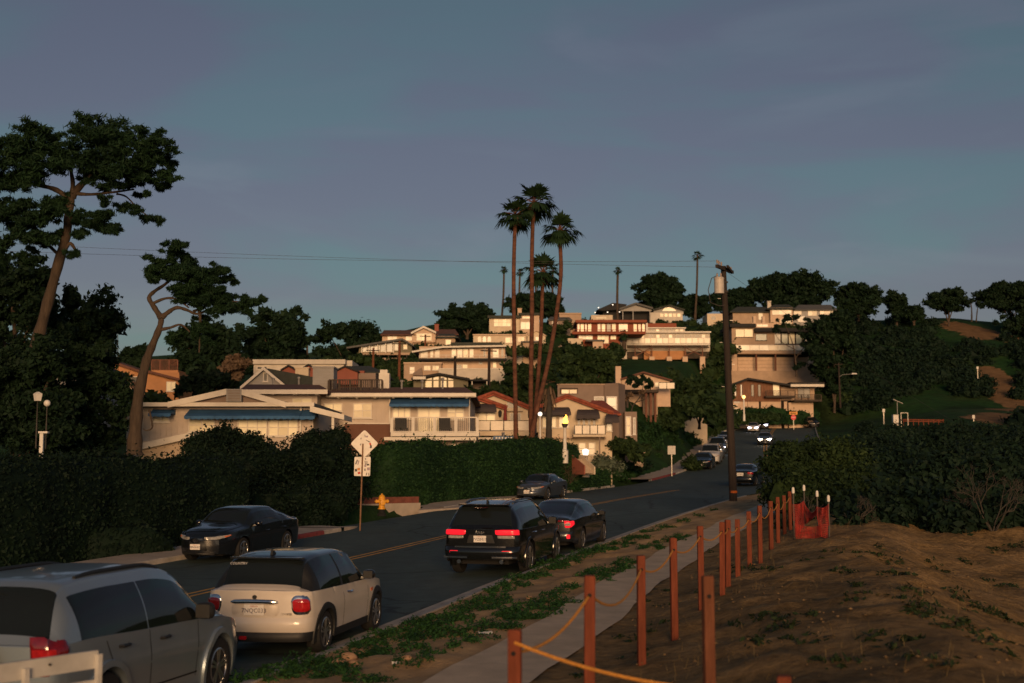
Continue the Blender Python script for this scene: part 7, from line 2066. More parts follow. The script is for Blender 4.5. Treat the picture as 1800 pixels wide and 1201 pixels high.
def leaf_cloud(C, Rad, per, size, aspect=0.5, rg=None, shell=0.45, upb=0.3, jitter=0.5):
    """diamond leaves filling clumps: C (N,3) centres, Rad (N,3) radii"""
    rg = rg or rng
    C = np.asarray(C, float); Rad = np.asarray(Rad, float)
    if Rad.ndim == 1: Rad = np.repeat(Rad[:, None], 3, 1)
    N = len(C)
    if hasattr(per, '__len__'):
        idx = np.repeat(np.arange(N), per)
    else:
        idx = np.repeat(np.arange(N), per)
    n = len(idx)
    d = rg.normal(size=(n, 3)); d /= np.linalg.norm(d, axis=1)[:, None]
    r = (shell ** 3 + (1 - shell ** 3) * rg.random(n)) ** (1 / 3)
    pos = C[idx] + d * Rad[idx] * r[:, None] * np.clip(1 + jitter * 0.3 * rg.normal(size=n), 0.2, 1.25 + 0.22 * jitter)[:, None]
    nor = d * 0.7 + rg.normal(size=(n, 3)) * 0.7; nor[:, 2] += upb
    nor /= np.linalg.norm(nor, axis=1)[:, None]
    t1 = np.cross(nor, rg.normal(size=(n, 3))); t1 /= np.linalg.norm(t1, axis=1)[:, None] + 1e-9
    t2 = np.cross(nor, t1)
    s = size * (0.6 + 0.8 * rg.random(n))[:, None]
    a = t1 * s; b = t2 * s * aspect
    V = np.stack([pos - a, pos + b, pos + a, pos - b], 1).reshape(-1, 3)
    return V
def cloud_mesh(name, Vs):
    V = np.concatenate(Vs) if isinstance(Vs, list) else Vs
    q = np.arange(len(V)).reshape(-1, 4)
    return mesh_np(name, V, q)

def lumpy(mb, c, r, seg=12, seed=0, squash=(1, 1, 1), amp=0.22):
    """uneven closed lump used as the dense heart of a shrub"""
    rg = np.random.default_rng(seed); ph = rg.random(6) * 6.28
    vs = []; fs = []; rows = seg // 2 + 1
    for i in range(rows):
        a = math.pi * i / (rows - 1)
        for k in range(seg):
            b = 2 * math.pi * k / seg
            rr = r * (1 + amp * (math.sin(3 * b + ph[0]) * math.sin(2 * a + ph[1]) + 0.6 * math.sin(5 * b + ph[2] + 3 * a)))
            vs.append((c[0] + rr * math.sin(a) * math.cos(b) * squash[0], c[1] + rr * math.sin(a) * math.sin(b) * squash[1], c[2] + rr * math.cos(a) * squash[2]))
    for i in range(rows - 1):
        for k in range(seg):
            k2 = (k + 1) % seg; fs.append((i * seg + k, (i + 1) * seg + k, (i + 1) * seg + k2, i * seg + k2))
    mb.add(vs, fs)

def branch_px(pts, D, w0, w1, jy=0.0, seg=9):
    P = [at(px, py, D + (dy if len(q) > 2 else 0)) for q in pts for (px, py, dy) in [(q + (0,))[:3]]]
    return P, list(np.linspace(w0, w1, len(P)))
def smooth_path(P, n=4):
    P = [Vector(p) for p in P]; out = []
    for i in range(len(P) - 1):
        p0 = P[max(i - 1, 0)]; p1 = P[i]; p2 = P[i + 1]; p3 = P[min(i + 2, len(P) - 1)]
        for k in range(n):
            t = k / n
            out.append(0.5 * ((2 * p1) + (p2 - p0) * t + (2 * p0 - 5 * p1 + 4 * p2 - p3) * t * t + (3 * p1 - p0 - 3 * p2 + p3) * t ** 3))
    out.append(P[-1]); return out

def px_tree(name, label, D, trunks, clumps, leafm, barkm, leaf=0.16, per=140, aspect=0.42, group=None, flat=0.5, depth=1.0, base=None, seed=1, shell=0.1, cat='tree', sub=6, jit=1.5):
    """tree laid out in the view at distance D. trunks: lists of (px, py[, dy]) with radii; clumps: (px, py, rpx[, dy])"""
    rg = np.random.default_rng(seed)
    sc = D / F_PX
    b = at(*(base or trunks[0][0][0][:2]), D)
    root = empty(name, b, 0, label, cat, group)
    mb = MB()
    for (pts, r_0, r_1) in trunks:
        P = [at(q[0], q[1], D + (q[2] if len(q) > 2 else 0.0)) - b for q in pts]
        Pp = smooth_path(P)
        rr = [r_0 + (r_1 - r_0) * (k / (len(Pp) - 1)) ** 0.5 for k in range(len(Pp))]
        rr = [x * (1 + 0.10 * math.sin(k * 1.9 + r_0 * 40)) for k, x in enumerate(rr)]
        mb.tube(Pp, rr, 9)
    mb.build('trunk', barkm, root, smooth=True, angle=80)
    C = []; Rd = []
    for q in clumps:
        px, py, r = q[:3]; dy = q[3] if len(q) > 3 else rg.uniform(-1, 1) * depth
        c = at(px, py, D + dy) - b; r = r * sc
        # break every clump into smaller tufts
        for k in range(sub):
            o = rg.normal(size=3) * np.array([0.6, 0.6, 0.36]) * r
            C.append((c.x + o[0], c.y + o[1], c.z + o[2])); s = r * rg.uniform(0.35, 0.65); Rd.append((s, s, s * flat))
    V = leaf_cloud(C, Rd, per, leaf, aspect, rg, shell=shell, jitter=jit)
    link('crown', cloud_mesh('crown', V), leafm, root)
    return root

# ---- big cypress at the left edge
cl = []
rgc = np.random.default_rng(4)
for (x0, x1, y0, y1, n, r) in ((-60, 40, 235, 300, 12, 26), (25, 110, 228, 310, 16, 27), (95, 200, 216, 300, 24, 28), (180, 270, 232, 310, 18, 24), (240, 300, 250, 300, 9, 17), (255, 298, 295, 332, 7, 13), (150, 250, 300, 328, 10, 16), (-60, 60, 300, 335, 12, 20),
                               (-60, 40, 355, 400, 12, 20), (30, 125, 352, 392, 14, 18), (125, 195, 375, 405, 10, 13), (178, 208, 395, 412, 4, 10), (135, 150, 408, 424, 2, 9), (-60, 60, 400, 470, 14, 20), (60, 110, 395, 425, 6, 14)):
    for k in range(int(n * 1.5)): cl.append((rgc.uniform(x0, x1), rgc.uniform(y0, y1), r * rgc.uniform(0.5, 0.85)))
cl += [(145, 216, 16), (152, 213, 10), (275, 240, 12), (285, 248, 9), (300, 262, 9), (303, 292, 9), (185, 350, 8), (184, 360, 6), (215, 364, 9), (228, 362, 9), (242, 372, 10), (255, 382, 9), (268, 386, 9), (283, 387, 6), (245, 342, 6), (258, 340, 5), (122, 448, 9), (134, 446, 6), (40, 226, 18), (52, 222, 14)]
px_tree('cypress_tree', 'tall flat topped cypress leaning over the left edge of the street', 49,
    [([(52, 640), (66, 598), (84, 532), (106, 451), (118, 405), (121, 372), (126, 345)], 0.28, 0.15), ([(126, 345), (142, 326), (162, 308), (175, 280)], 0.19, 0.08), ([(124, 352), (99, 334), (70, 326), (38, 320)], 0.15, 0.06), ([(128, 340), (160, 342), (200, 338), (236, 333)], 0.10, 0.03),
     ([(205, 341), (222, 346), (240, 364), (262, 382)], 0.05, 0.02), ([(119, 400), (134, 385), (160, 388), (190, 398)], 0.08, 0.03), ([(122, 365), (100, 372), (60, 372), (20, 380)], 0.10, 0.04), ([(112, 440), (124, 428), (136, 446)], 0.12, 0.05), ([(126, 345), (128, 320), (122, 290)], 0.14, 0.06), ([(106, 451), (70, 420), (30, 410)], 0.09, 0.03)],
    cl, L_CYP, M_BARK, leaf=0.12, per=72, aspect=0.2, flat=0.46, jit=2.4, depth=2.2, base=(52, 640), seed=11)
# ---- twisted tree
cl = []
for (x0, x1, y0, y1, n, r) in ((262, 285, 445, 495, 7, 12), (295, 320, 428, 450, 4, 11), (290, 340, 455, 505, 14, 17), (315, 375, 475, 530, 20, 18), (340, 410, 505, 550, 18, 14), (390, 450, 520, 548, 9, 10), (340, 375, 545, 600, 9, 12), (375, 400, 470, 500, 5, 9)):
    for k in range(int(n * 1.5)): cl.append((rgc.uniform(x0, x1), rgc.uniform(y0, y1), r * rgc.uniform(0.5, 0.85)))
cl += [(303, 428, 9), (310, 436, 9), (262, 452, 8), (450, 532, 8), (462, 526, 6), (395, 475, 6), (402, 490, 7), (300, 590, 10), (318, 588, 9), (305, 600, 9), (415, 495, 5)]
px_tree('twisted_pine', 'crooked pine with a wind swept crown growing over the left hedge', 50,
    [([(236, 800), (238, 760), (243, 700), (256, 640), (266, 612), (280, 578), (284, 560)], 0.38, 0.10), ([(284, 560), (272, 542), (262, 524), (272, 512), (290, 500), (312, 480)], 0.15, 0.05), ([(285, 558), (296, 549), (311, 541), (328, 545), (346, 552), (365, 545)], 0.13, 0.04), ([(268, 534), (290, 525), (310, 526), (332, 541)], 0.08, 0.03),
     ([(282, 580), (300, 576), (318, 571), (334, 584)], 0.09, 0.03), ([(350, 540), (352, 570), (350, 620)], 0.10, 0.03), ([(340, 548), (370, 535), (400, 530), (440, 532)], 0.07, 0.02), ([(262, 720), (268, 750), (258, 757), (252, 754)], 0.05, 0.02)],
    cl, L_CYP, M_BARK, leaf=0.115, per=80, aspect=0.22, flat=0.46, jit=2.4, depth=1.4, base=(236, 800), seed=12)
# ---- dense trees behind, left
def blob_tree(name, label, D, box, n, r, leafm=L_DARK, seed=1, leaf=0.2, per=70, trunk=True, group='dark trees at the left', depth=2.0, flat=0.8, base_py=None, tk=0.18, cat='tree'):
    rg = np.random.default_rng(seed); x0, x1, y0, y1 = box; cl = []
    cx, cy = (x0 + x1) / 2, (y0 + y1) / 2
    while len(cl) < n:
        u, v = rg.uniform(-1, 1), rg.uniform(-1, 1)
        if u * u + v * v > 1: continue
        k = rg.uniform(0.55, 1.1)
        cl.append((cx + u * (x1 - x0) / 2 * 0.9, cy + v * (y1 - y0) / 2 * 0.9, r * k))
    by = base_py or (y1 + (y1 - y0) * 0.25)
    tr = [([(cx, by), (cx + r * 0.1, (by + cy) / 2), (cx - r * 0.1, cy)], tk, tk * 0.5), ([(cx, (by + y1) / 2), (cx + (x1 - x0) * 0.2, cy), (cx + (x1 - x0) * 0.3, cy - (y1 - y0) * 0.2)], tk * 0.6, tk * 0.2), ([(cx, (by + y1) / 2), (cx - (x1 - x0) * 0.2, cy), (cx - (x1 - x0) * 0.3, cy - (y1 - y0) * 0.15)], tk * 0.6, tk * 0.2)]
    return px_tree(name, label, D, tr, cl, leafm, M_BARK_D, leaf, per, 0.5, group, flat, depth, (cx, by), seed, cat=cat)
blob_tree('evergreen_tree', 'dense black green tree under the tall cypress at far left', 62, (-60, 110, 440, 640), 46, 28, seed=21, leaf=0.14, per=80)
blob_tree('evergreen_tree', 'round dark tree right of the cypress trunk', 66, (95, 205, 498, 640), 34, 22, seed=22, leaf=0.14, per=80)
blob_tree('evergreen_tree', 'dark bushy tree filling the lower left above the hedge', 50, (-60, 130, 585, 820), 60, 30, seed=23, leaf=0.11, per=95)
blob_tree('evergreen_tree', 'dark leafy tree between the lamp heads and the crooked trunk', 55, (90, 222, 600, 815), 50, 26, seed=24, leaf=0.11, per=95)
blob_tree('hill_tree', 'low dark tree behind the orange house', 118, (205, 262, 608, 645), 14, 12, seed=25, leaf=0.3, per=45, group='trees behind the houses')
blob_tree('hill_tree', 'broad dark tree behind the left beach house roof', 120, (305, 425, 566, 690), 44, 20, seed=26, leaf=0.3, per=50, group='trees behind the houses')
blob_tree('hill_tree', 'tall loose tree rising right of the crooked pine', 130, (432, 540, 540, 645), 44, 17, seed=27, leaf=0.3, per=50, group='trees behind the houses')
blob_tree('hill_tree', 'rounded dark tree left of the glazed veranda house', 200, (552, 672, 566, 640), 36, 16, seed=28, leaf=0.42, per=45, group='trees behind the houses')
blob_tree('hill_tree', 'reddish leaved small tree among the dark trees at left', 112, (398, 432, 628, 664), 12, 10, L_DRY, seed=29, leaf=0.28, per=40, group='trees behind the houses')
blob_tree('hill_tree', 'slim dark tree behind the white flat roofed house', 135, (502, 536, 580, 640), 14, 11, seed=30, leaf=0.3, per=45, group='trees behind the houses')
blob_tree('garden_shrub', 'shrubs around the pale wall below the reddish tree', 90, (310, 420, 655, 700), 26, 12, L_HEDGE, seed=31, leaf=0.22, per=50, group='garden shrubs', cat='shrub', trunk=False)
# ---- ridge trees
GR = 'trees along the ridge'
def ridge(label, D, box, n, r, seed, leafm=L_DARK, name='ridge_pine', flat=0.6, base=None, per=60, leaf=0.42): return blob_tree(name, label, D, box, int(n * 1.9), r, leafm, seed, leaf, per, group=GR, flat=flat, base_py=base, depth=3.0, tk=0.3)
ridge('dark spreading pine behind the red chimney house', 222, (772, 870, 538, 585), 30, 13, 41)
ridge('pine behind the curved front house between the palms', 265, (896, 992, 516, 560), 30, 12, 42)
ridge('big pine on the ridge above the white gable house', 272, (1112, 1198, 484, 545), 34, 13, 43)
ridge('low pine right of the big ridge pine', 274, (1192, 1250, 520, 555), 18, 10, 44)
ridge('pointed dark pine right of the transformer can', 275, (1250, 1325, 508, 552), 26, 11, 45)
ridge('widest spreading pine on the ridge above the hip roofed house', 276, (1314, 1470, 479, 545), 60, 15, 46)
ridge('rounded pine right of the widest ridge pine', 282, (1472, 1545, 500, 552), 26, 12, 47)
ridge('narrow cypress standing alone on the right ridge', 285, (1560, 1592, 514, 562), 14, 8, 48, flat=0.9)
ridge('small dark tree right of the narrow cypress', 288, (1588, 1625, 540, 566), 10, 8, 49)
ridge('umbrella shaped tree on the right ridge', 290, (1634, 1700, 510, 548), 24, 11, 50, base=585)
ridge('umbrella shaped tree with bare trunks at the right edge', 290, (1722, 1830, 500, 545), 34, 13, 51, base=592)
ridge('dark tree filling the right edge below the umbrella tree', 280, (1770, 1850, 530, 600), 26, 13, 52)
px_tree('ridge_snag', 'sparse bare tree between the two umbrella trees', 288, [([(1708, 566), (1708, 545), (1706, 530)], 0.25, 0.1), ([(1716, 566), (1718, 545), (1721, 535)], 0.2, 0.08)], [(1706, 530, 7), (1714, 528, 7), (1698, 534, 6), (1722, 538, 5)], L_SCRUB, M_BARK_G, 0.4, 30, group=GR, seed=53)
blob_tree('hillside_tree', 'dark tree overhanging the right end of the modern deck house', 206, (1428, 1505, 545, 690), 50, 15, L_DARK, 54, 0.4, 50, group='trees on the hillside', tk=0.25)
px_tree('hillside_tree', 'open branched tree in front of the glass wall of the modern house', 208, [([(1400, 662), (1398, 630), (1392, 600), (1380, 570)], 0.18, 0.05), ([(1398, 630), (1420, 600), (1432, 570)], 0.10, 0.03), ([(1398, 615), (1372, 600), (1362, 585)], 0.08, 0.03)],
    [(x, y, 7) for x, y in [(1378, 566), (1392, 560), (1366, 578), (1410, 575), (1425, 562), (1438, 575), (1430, 600), (1412, 606), (1420, 622), (1440, 630), (1405, 640), (1425, 646), (1415, 590), (1385, 556), (1445, 556), (1400, 645), (1442, 605)]], L_SCRUB, M_BARK_D, 0.32, 26, group='trees on the hillside', seed=55, base=(1400, 662))
blob_tree('hillside_tree', 'leafy tree over the pale cottage left of the utility pole', 138, (1176, 1282, 655, 735), 34, 14, L_HILL, 56, 0.3, 40, group='trees on the hillside')
blob_tree('hillside_tree', 'dark tree behind the palm trunks', 105, (905, 985, 640, 720), 34, 15, L_HILL, 57, 0.26, 44, group='trees on the hillside')
blob_tree('hillside_tree', 'shaggy tree between the rust red house and the taupe house', 150, (985, 1085, 625, 688), 34, 15, L_HILL, 58, 0.32, 44, group='trees on the hillside')
px_tree('bare_tree', 'pale bare branched tree beside the pergola posts', 112, [([(1108, 735), (1112, 715), (1122, 702), (1130, 690)], 0.10, 0.03), ([(1112, 715), (1104, 702), (1102, 690)], 0.06, 0.02), ([(1118, 707), (1134, 702), (1140, 694)], 0.05, 0.02)], [(1108, 694, 4), (1130, 690, 4), (1102, 700, 3)], L_DRY, M_BARK_G, 0.18, 12, seed=59, group='trees on the hillside')
px_tree('flowering_shrub', 'dark leaved magnolia like shrub in front of the chimney gable house', 122, [([(1128, 700), (1130, 680), (1134, 668)], 0.06, 0.02)], [(1105, 670, 5), (1112, 664, 5), (1120, 668, 5), (1130, 664, 5), (1138, 670, 5), (1144, 676, 5), (1116, 678, 5), (1136, 680, 5), (1126, 674, 4)], L_DARK, M_BARK_D, 0.24, 18, group='trees on the hillside', seed=60, cat='shrub')

# ---- shrub masses
def shrub_mass(name, label, cat, spots, leafm, leaf, per, seed, core=True, flat=0.75, sub=6, kind='stuff', group=None, aspect=0.5, corem=None):
    """spots: (x, y, z, r) in world space"""
    rg = np.random.default_rng(seed)
    C = []; Rd = []; mb = MB()
    for (x, y, z, r) in spots:
        if core: lumpy(mb, (x, y, z + r * 0.30 * flat), r * 0.56, 8, int(rg.integers(1e6)), (1, 1, flat))
        for k in range(sub):
            a = rg.uniform(0, 6.283); b = rg.uniform(0, 1) ** 0.7
            C.append((x + math.cos(a) * r * 0.7 * b, y + math.sin(a) * r * 0.7 * b, z + r * flat * (0.15 + 0.75 * (1 - b * 0.8) * rg.uniform(0.5, 1.1))))
            s = r * rg.uniform(0.3, 0.5); Rd.append((s, s, s * 0.85))
    V = leaf_cloud(C, Rd, per, leaf, aspect, rg, shell=0.2, jitter=1.2)
    o = link(name, cloud_mesh(name, V), leafm)
    if core:
        # the dense hearts and the leaves make up one mass
        me2 = bpy.data.meshes.new(name); me2.from_pydata(mb.v, [], mb.f); me2.update(); me2.materials.append(corem or leafm)
        co = link('inner_growth', me2, corem or leafm, o)
        if kind == 'stuff': co['kind'] = 'stuff'
    tag(o, label, cat, group, kind)
    return o
def scatter_px(poly_boxes, n, Ya, Yb, rmin, rmax, seed):
    rg = np.random.default_rng(seed); out = []
    boxes = poly_boxes; wts = np.array([(b[1] - b[0]) * (b[3] - b[2]) for b in boxes], float); wts /= wts.sum()
    tries = 0
    while len(out) < n and tries < n * 6:
        tries += 1
        b = boxes[rg.choice(len(boxes), p=wts)]
        q = surf_px(rg.uniform(b[0], b[1]), rg.uniform(b[2], b[3]), Ya, Yb)
        if q is None: continue
        t, _ = lateral([q.x], [q.y])
        if -13 < t[0] < 1.5: continue
        out.append((q.x, q.y, q.z - 0.15, rg.uniform(rmin, rmax)))
    return out
# right hillside
sp = scatter_px([(1440, 1640, 560, 690), (1640, 1800, 600, 648), (1470, 1560, 690, 730), (1560, 1700, 660, 690), (1790, 1840, 560, 760), (1440, 1600, 640, 700), (1690, 1740, 680, 700)], 230, 120, 330, 1.4, 3.4, 61)
shrub_mass('hillside_scrub', 'dense dark scrub covering the right hillside', 'scrub', sp, L_SCRUB, 0.36, 44, 62, sub=9)
# shrubs between the hillside houses
sp = scatter_px([(600, 760, 600, 660), (885, 1010, 585, 690), (960, 1110, 590, 640), (1010, 1100, 560, 600), (1190, 1290, 545, 600), (560, 720, 620, 680), (820, 880, 560, 600), (640, 720, 655, 690), (1150, 1290, 660, 740), (1200, 1290, 560, 640), (1280, 1450, 640, 670)], 170, 95, 300, 0.9, 2.1, 63)
def row(px0, px1, py0, py1, D, r, n, sd):
    rg = np.random.default_rng(sd)
    for k in range(n):
        px = px0 + (px1 - px0) * (k + rg.uniform(0.1, 0.9)) / n; rr = r * rg.uniform(0.7, 1.25); q = at(px, rg.uniform(py0, py1), D + rg.uniform(-2, 2)); sp.append((q.x, q.y, q.z - rr * 0.6, rr))
for k, a in enumerate([(715, 895, 668, 680, 144, 1.2, 15), (885, 965, 636, 690, 140, 1.6, 12), (832, 962, 606, 618, 187, 1.5, 12), (850, 960, 583, 592, 207, 1.4, 11), (985, 1092, 604, 618, 198, 1.7, 11), (985, 1090, 618, 650, 186, 1.8, 12), (1238, 1300, 566, 578, 247, 1.8, 6), (1290, 1440, 570, 577, 245, 1.6, 10), (1242, 1284, 590, 650, 215, 2.0, 10),
    (1440, 1490, 600, 690, 212, 2.2, 10), (1288, 1372, 726, 738, 199, 1.4, 8), (608, 735, 626, 642, 174, 1.6, 14), (730, 806, 606, 616, 187, 1.4, 8), (690, 742, 676, 690, 112, 1.0, 6), (820, 880, 682, 700, 106, 1.1, 7), (1150, 1292, 690, 742, 130, 1.5, 18), (1080, 1128, 770, 792, 98, 1.0, 7), (425, 560, 640, 660, 128, 1.2, 8), (620, 700, 650, 690, 122, 1.4, 10), (960, 1000, 566, 580, 232, 1.4, 4), (1040, 1110, 562, 570, 236, 1.2, 7), (1140, 1210, 562, 570, 238, 1.2, 7), (200, 320, 690, 720, 88, 1.2, 9)]): row(*a, 700 + k)
shrub_mass('hillside_shrubs', 'garden shrubs filling the hillside between the houses', 'shrubbery', sp, L_HILL, 0.30, 30, 64, sub=6)
sp = scatter_px([(985, 1085, 598, 640), (880, 910, 600, 620)], 26, 120, 240, 0.7, 1.4, 65)
shrub_mass('blossom_shrubs', 'pale blossoming shrubs on the slope below the rust red house', 'shrubbery', sp, L_FLOWER, 0.14, 10, 66, sub=5, core=False)
# slope shrubs left of the street
sp = scatter_px([(1060, 1118, 790, 850), (1120, 1165, 735, 805), (1150, 1290, 735, 780)], 80, 84, 190, 0.5, 1.3, 67)
shrub_mass('slope_shrubs', 'mixed low shrubs on the bank left of the upper street', 'shrubbery', sp, L_IVY, 0.17, 42, 68, sub=6)
for (px, py, Y, r, lm, lb) in [(1216, 812, 110, 1.15, L_OLIVE, 'round clipped bush at the corner pavement in front of the black sedan'), (1265, 757, 168, 1.6, L_OLIVE, 'yellowish clipped bush below the feather banner'), (1062, 812, 90, 1.3, L_GREYG, 'grey green spreading shrub right of the box lantern'), (1128, 815, 98, 0.9, L_HEDGE, 'dark shrub with white flowers above the corner pavement'), (1085, 780, 92, 0.9, L_OLIVE, 'upright leafy shrub beside the villa balcony')]:
    p = at(px, py, Y); shrub_mass('garden_shrub', lb, 'shrub', [(p.x, p.y, p.z - r * 0.45, r)], lm, 0.13, 130, int(px), sub=9, kind=None, group='garden shrubs')
sp = [(p.x, p.y, p.z, 0.35) for p in [at(1124, 803, 96.5), at(1132, 801, 96.5), at(1128, 818, 96), at(1122, 820, 96)]]
shrub_mass('white_blossoms', 'white blossoms on the dark shrub above the corner pavement', 'flowers', sp, L_FLOWER, 0.10, 16, 70, sub=3, core=False)

# ---- hedges
def hedge(name, label, path, h, w, leafm, leaf, dens, seed, zfun=None, cat='hedge', top_noise=0.15, group='hedges', sag=0.0):
    """path: world (x, y, z) points along the middle; leaves over a lumpy solid core"""
    rg = np.random.default_rng(seed)
    P = [Vector(p) for p in path]; L = [0]
    for a, b in zip(P[:-1], P[1:]): L.append(L[-1] + (b - a).length)
    n = max(2, int(L[-1] / 0.4)); vs = []; fs = []; seg = 9
    rows = []
    for i in range(n + 1):
        s = L[-1] * i / n; k = max(j for j in range(len(L)) if L[j] <= s + 1e-6); k = min(k, len(P) - 2)
        u = (s - L[k]) / (L[k + 1] - L[k]); c = P[k].lerp(P[k + 1], u); d = (P[k + 1] - P[k]).normalized(); nrm = Vector((d.y, -d.x, 0)).normalized()
        hh = h * (1 + top_noise * (float(smooth_noise(s * 0.7, seed, 3)) * 2 - 1) + top_noise * 0.5 * (float(smooth_noise(s * 2.1, seed, 4)) * 2 - 1)); ww = w * (1 + 0.15 * (float(smooth_noise(s * 0.9, seed + 9, 5)) * 2 - 1))
        e = min(1, 0.35 + min(i, n - i) * 0.35)
        row = []
        for q in range(seg):
            a = math.pi * q / (seg - 1)
            sx = math.copysign(abs(math.cos(a)) ** 0.45, math.cos(a)); sz = math.sin(a) ** 0.45
            row.append(c + nrm * (sx * ww / 2 * e) + Vector((0, 0, -0.35 + (hh * e + 0.35) * sz)))
        rows.append(row)
    for i in range(n):
        for q in range(seg - 1):
            fs.append((i * seg + q, (i + 1) * seg + q, (i + 1) * seg + q + 1, i * seg + q + 1))
    flat = [p for r_ in rows for p in r_]
    fs.append(tuple(range(seg))); fs.append(tuple(range(n * seg + seg - 1, n * seg - 1, -1)))
    A = np.array([[p.x, p.y, p.z] for p in flat])
    # leaves on the surface
    F = np.array([f for f in fs if len(f) == 4])
    a, b, c_, d_ = A[F[:, 0]], A[F[:, 1]], A[F[:, 2]], A[F[:, 3]]
    area = np.linalg.norm(np.cross(c_ - a, d_ - b), axis=1) / 2
    cnt = rg.poisson(area * dens); idx = np.repeat(np.arange(len(F)), cnt)
    u = rg.random(len(idx))[:, None]; v = rg.random(len(idx))[:, None]
    pos = (a[idx] * (1 - u) + b[idx] * u) * (1 - v) + (d_[idx] * (1 - u) + c_[idx] * u) * v
    fn = np.cross(b - a, d_ - a); fn /= np.linalg.norm(fn, axis=1)[:, None] + 1e-9
    nn = fn[idx]; pos = pos + nn * (rg.normal(size=(len(idx), 1)) * 0.06 + (rg.random((len(idx), 1)) < 0.12) * rg.exponential(0.13, (len(idx), 1))); pos[:, 2] += (rg.random(len(idx)) < 0.03) * rg.exponential(0.12, len(idx))
    nor = nn + rg.normal(size=nn.shape) * 0.75; nor /= np.linalg.norm(nor, axis=1)[:, None]
    t1 = np.cross(nor, rg.normal(size=nor.shape)); t1 /= np.linalg.norm(t1, axis=1)[:, None] + 1e-9; t2 = np.cross(nor, t1)
    s = leaf * (0.6 + 0.8 * rg.random(len(idx)))[:, None]
    V = np.stack([pos - t1 * s, pos + t2 * s * 0.55, pos + t1 * s, pos - t2 * s * 0.55], 1).reshape(-1, 3)
    root = empty(name, P[0], 0, label, cat, group)
    o = np.array(P[0])
    link('foliage', cloud_mesh('foliage', V - o), leafm, root)
    me = bpy.data.meshes.new('inner_growth'); me.from_pydata([tuple(p - P[0]) for p in flat], [], fs); me.update()
    link('inner_growth', me, leafm, root, smooth=True)
    return root
def hz(pts): return pts
# clipped hedge at far left: follows the pavement, its top at photo row 800
a = at(-120, 985, 36.5); b = at(325, 945, 47.0)
def hline(p0, p1, n=4): return [p0.lerp(p1, k / n) for k in range(n + 1)]
q0 = road_pt(station_at(30, -ROAD_W1), -ROAD_W1 - 3.3); q1 = road_pt(station_at(46, -ROAD_W1), -ROAD_W1 - 3.9)
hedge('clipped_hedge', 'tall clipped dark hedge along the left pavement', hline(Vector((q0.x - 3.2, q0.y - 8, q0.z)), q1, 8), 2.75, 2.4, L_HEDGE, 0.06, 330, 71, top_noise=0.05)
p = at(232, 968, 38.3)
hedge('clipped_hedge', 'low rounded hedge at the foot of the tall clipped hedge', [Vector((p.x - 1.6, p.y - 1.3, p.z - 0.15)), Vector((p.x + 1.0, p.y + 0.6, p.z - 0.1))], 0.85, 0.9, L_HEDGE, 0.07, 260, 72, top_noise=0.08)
# big loose shrubs right of it, up to the road sign
sp = []
rg7 = np.random.default_rng(73)
for (px, py, r, Y) in [(345, 830, 1.6, 51), (385, 800, 1.8, 53), (430, 805, 1.9, 53), (475, 800, 1.8, 54), (520, 800, 1.8, 55), (560, 790, 1.9, 56), (595, 800, 1.6, 57), (340, 900, 1.5, 49), (400, 880, 1.7, 50), (460, 870, 1.7, 51), (520, 870, 1.7, 52), (580, 870, 1.6, 53), (360, 775, 1.0, 53), (395, 760, 0.9, 54), (440, 775, 1.0, 54), (545, 770, 0.9, 56), (590, 765, 0.9, 58), (610, 850, 1.4, 55), (550, 910, 1.2, 51), (480, 915, 1.2, 50), (410, 925, 1.2, 49)]:
    p = at(px, py, Y); sp.append((p.x, p.y, p.z - r * 0.5, r))
shrub_mass('loose_shrubbery', 'large untrimmed dark shrubs behind the black sedan and road sign', 'shrubbery', sp, L_HEDGE, 0.08, 190, 74, sub=14, kind=None)
# ivy covered hedge behind the hydrant
w = [at(640, 888, 60), at(720, 890, 62), at(800, 886, 66), at(880, 872, 71), at(950, 864, 76), at(1005, 855, 80)]
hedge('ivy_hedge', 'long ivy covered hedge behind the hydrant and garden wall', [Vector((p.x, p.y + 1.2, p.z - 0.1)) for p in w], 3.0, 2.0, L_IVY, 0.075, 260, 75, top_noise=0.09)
hedge('low_hedge', 'low trimmed hedge behind the blue grey coupe', [at(830, 882, 69.5), at(900, 877, 74), at(985, 866, 79)], 0.95, 0.9, L_HEDGE, 0.08, 170, 76, top_noise=0.05)
hedge('low_hedge', 'low trimmed hedge between the coupe and the side street', [at(985, 868, 80), at(1030, 860, 84), at(1062, 852, 88)], 1.0, 1.3, L_IVY, 0.09, 150, 77, top_noise=0.08)
hedge('street_hedge', 'hedge at the top of the street below the redwood house', [at(1290, 740, 198), at(1345, 742, 204), at(1440, 742, 208)], 2.0, 2.2, L_IVY, 0.24, 26, 78, top_noise=0.2)
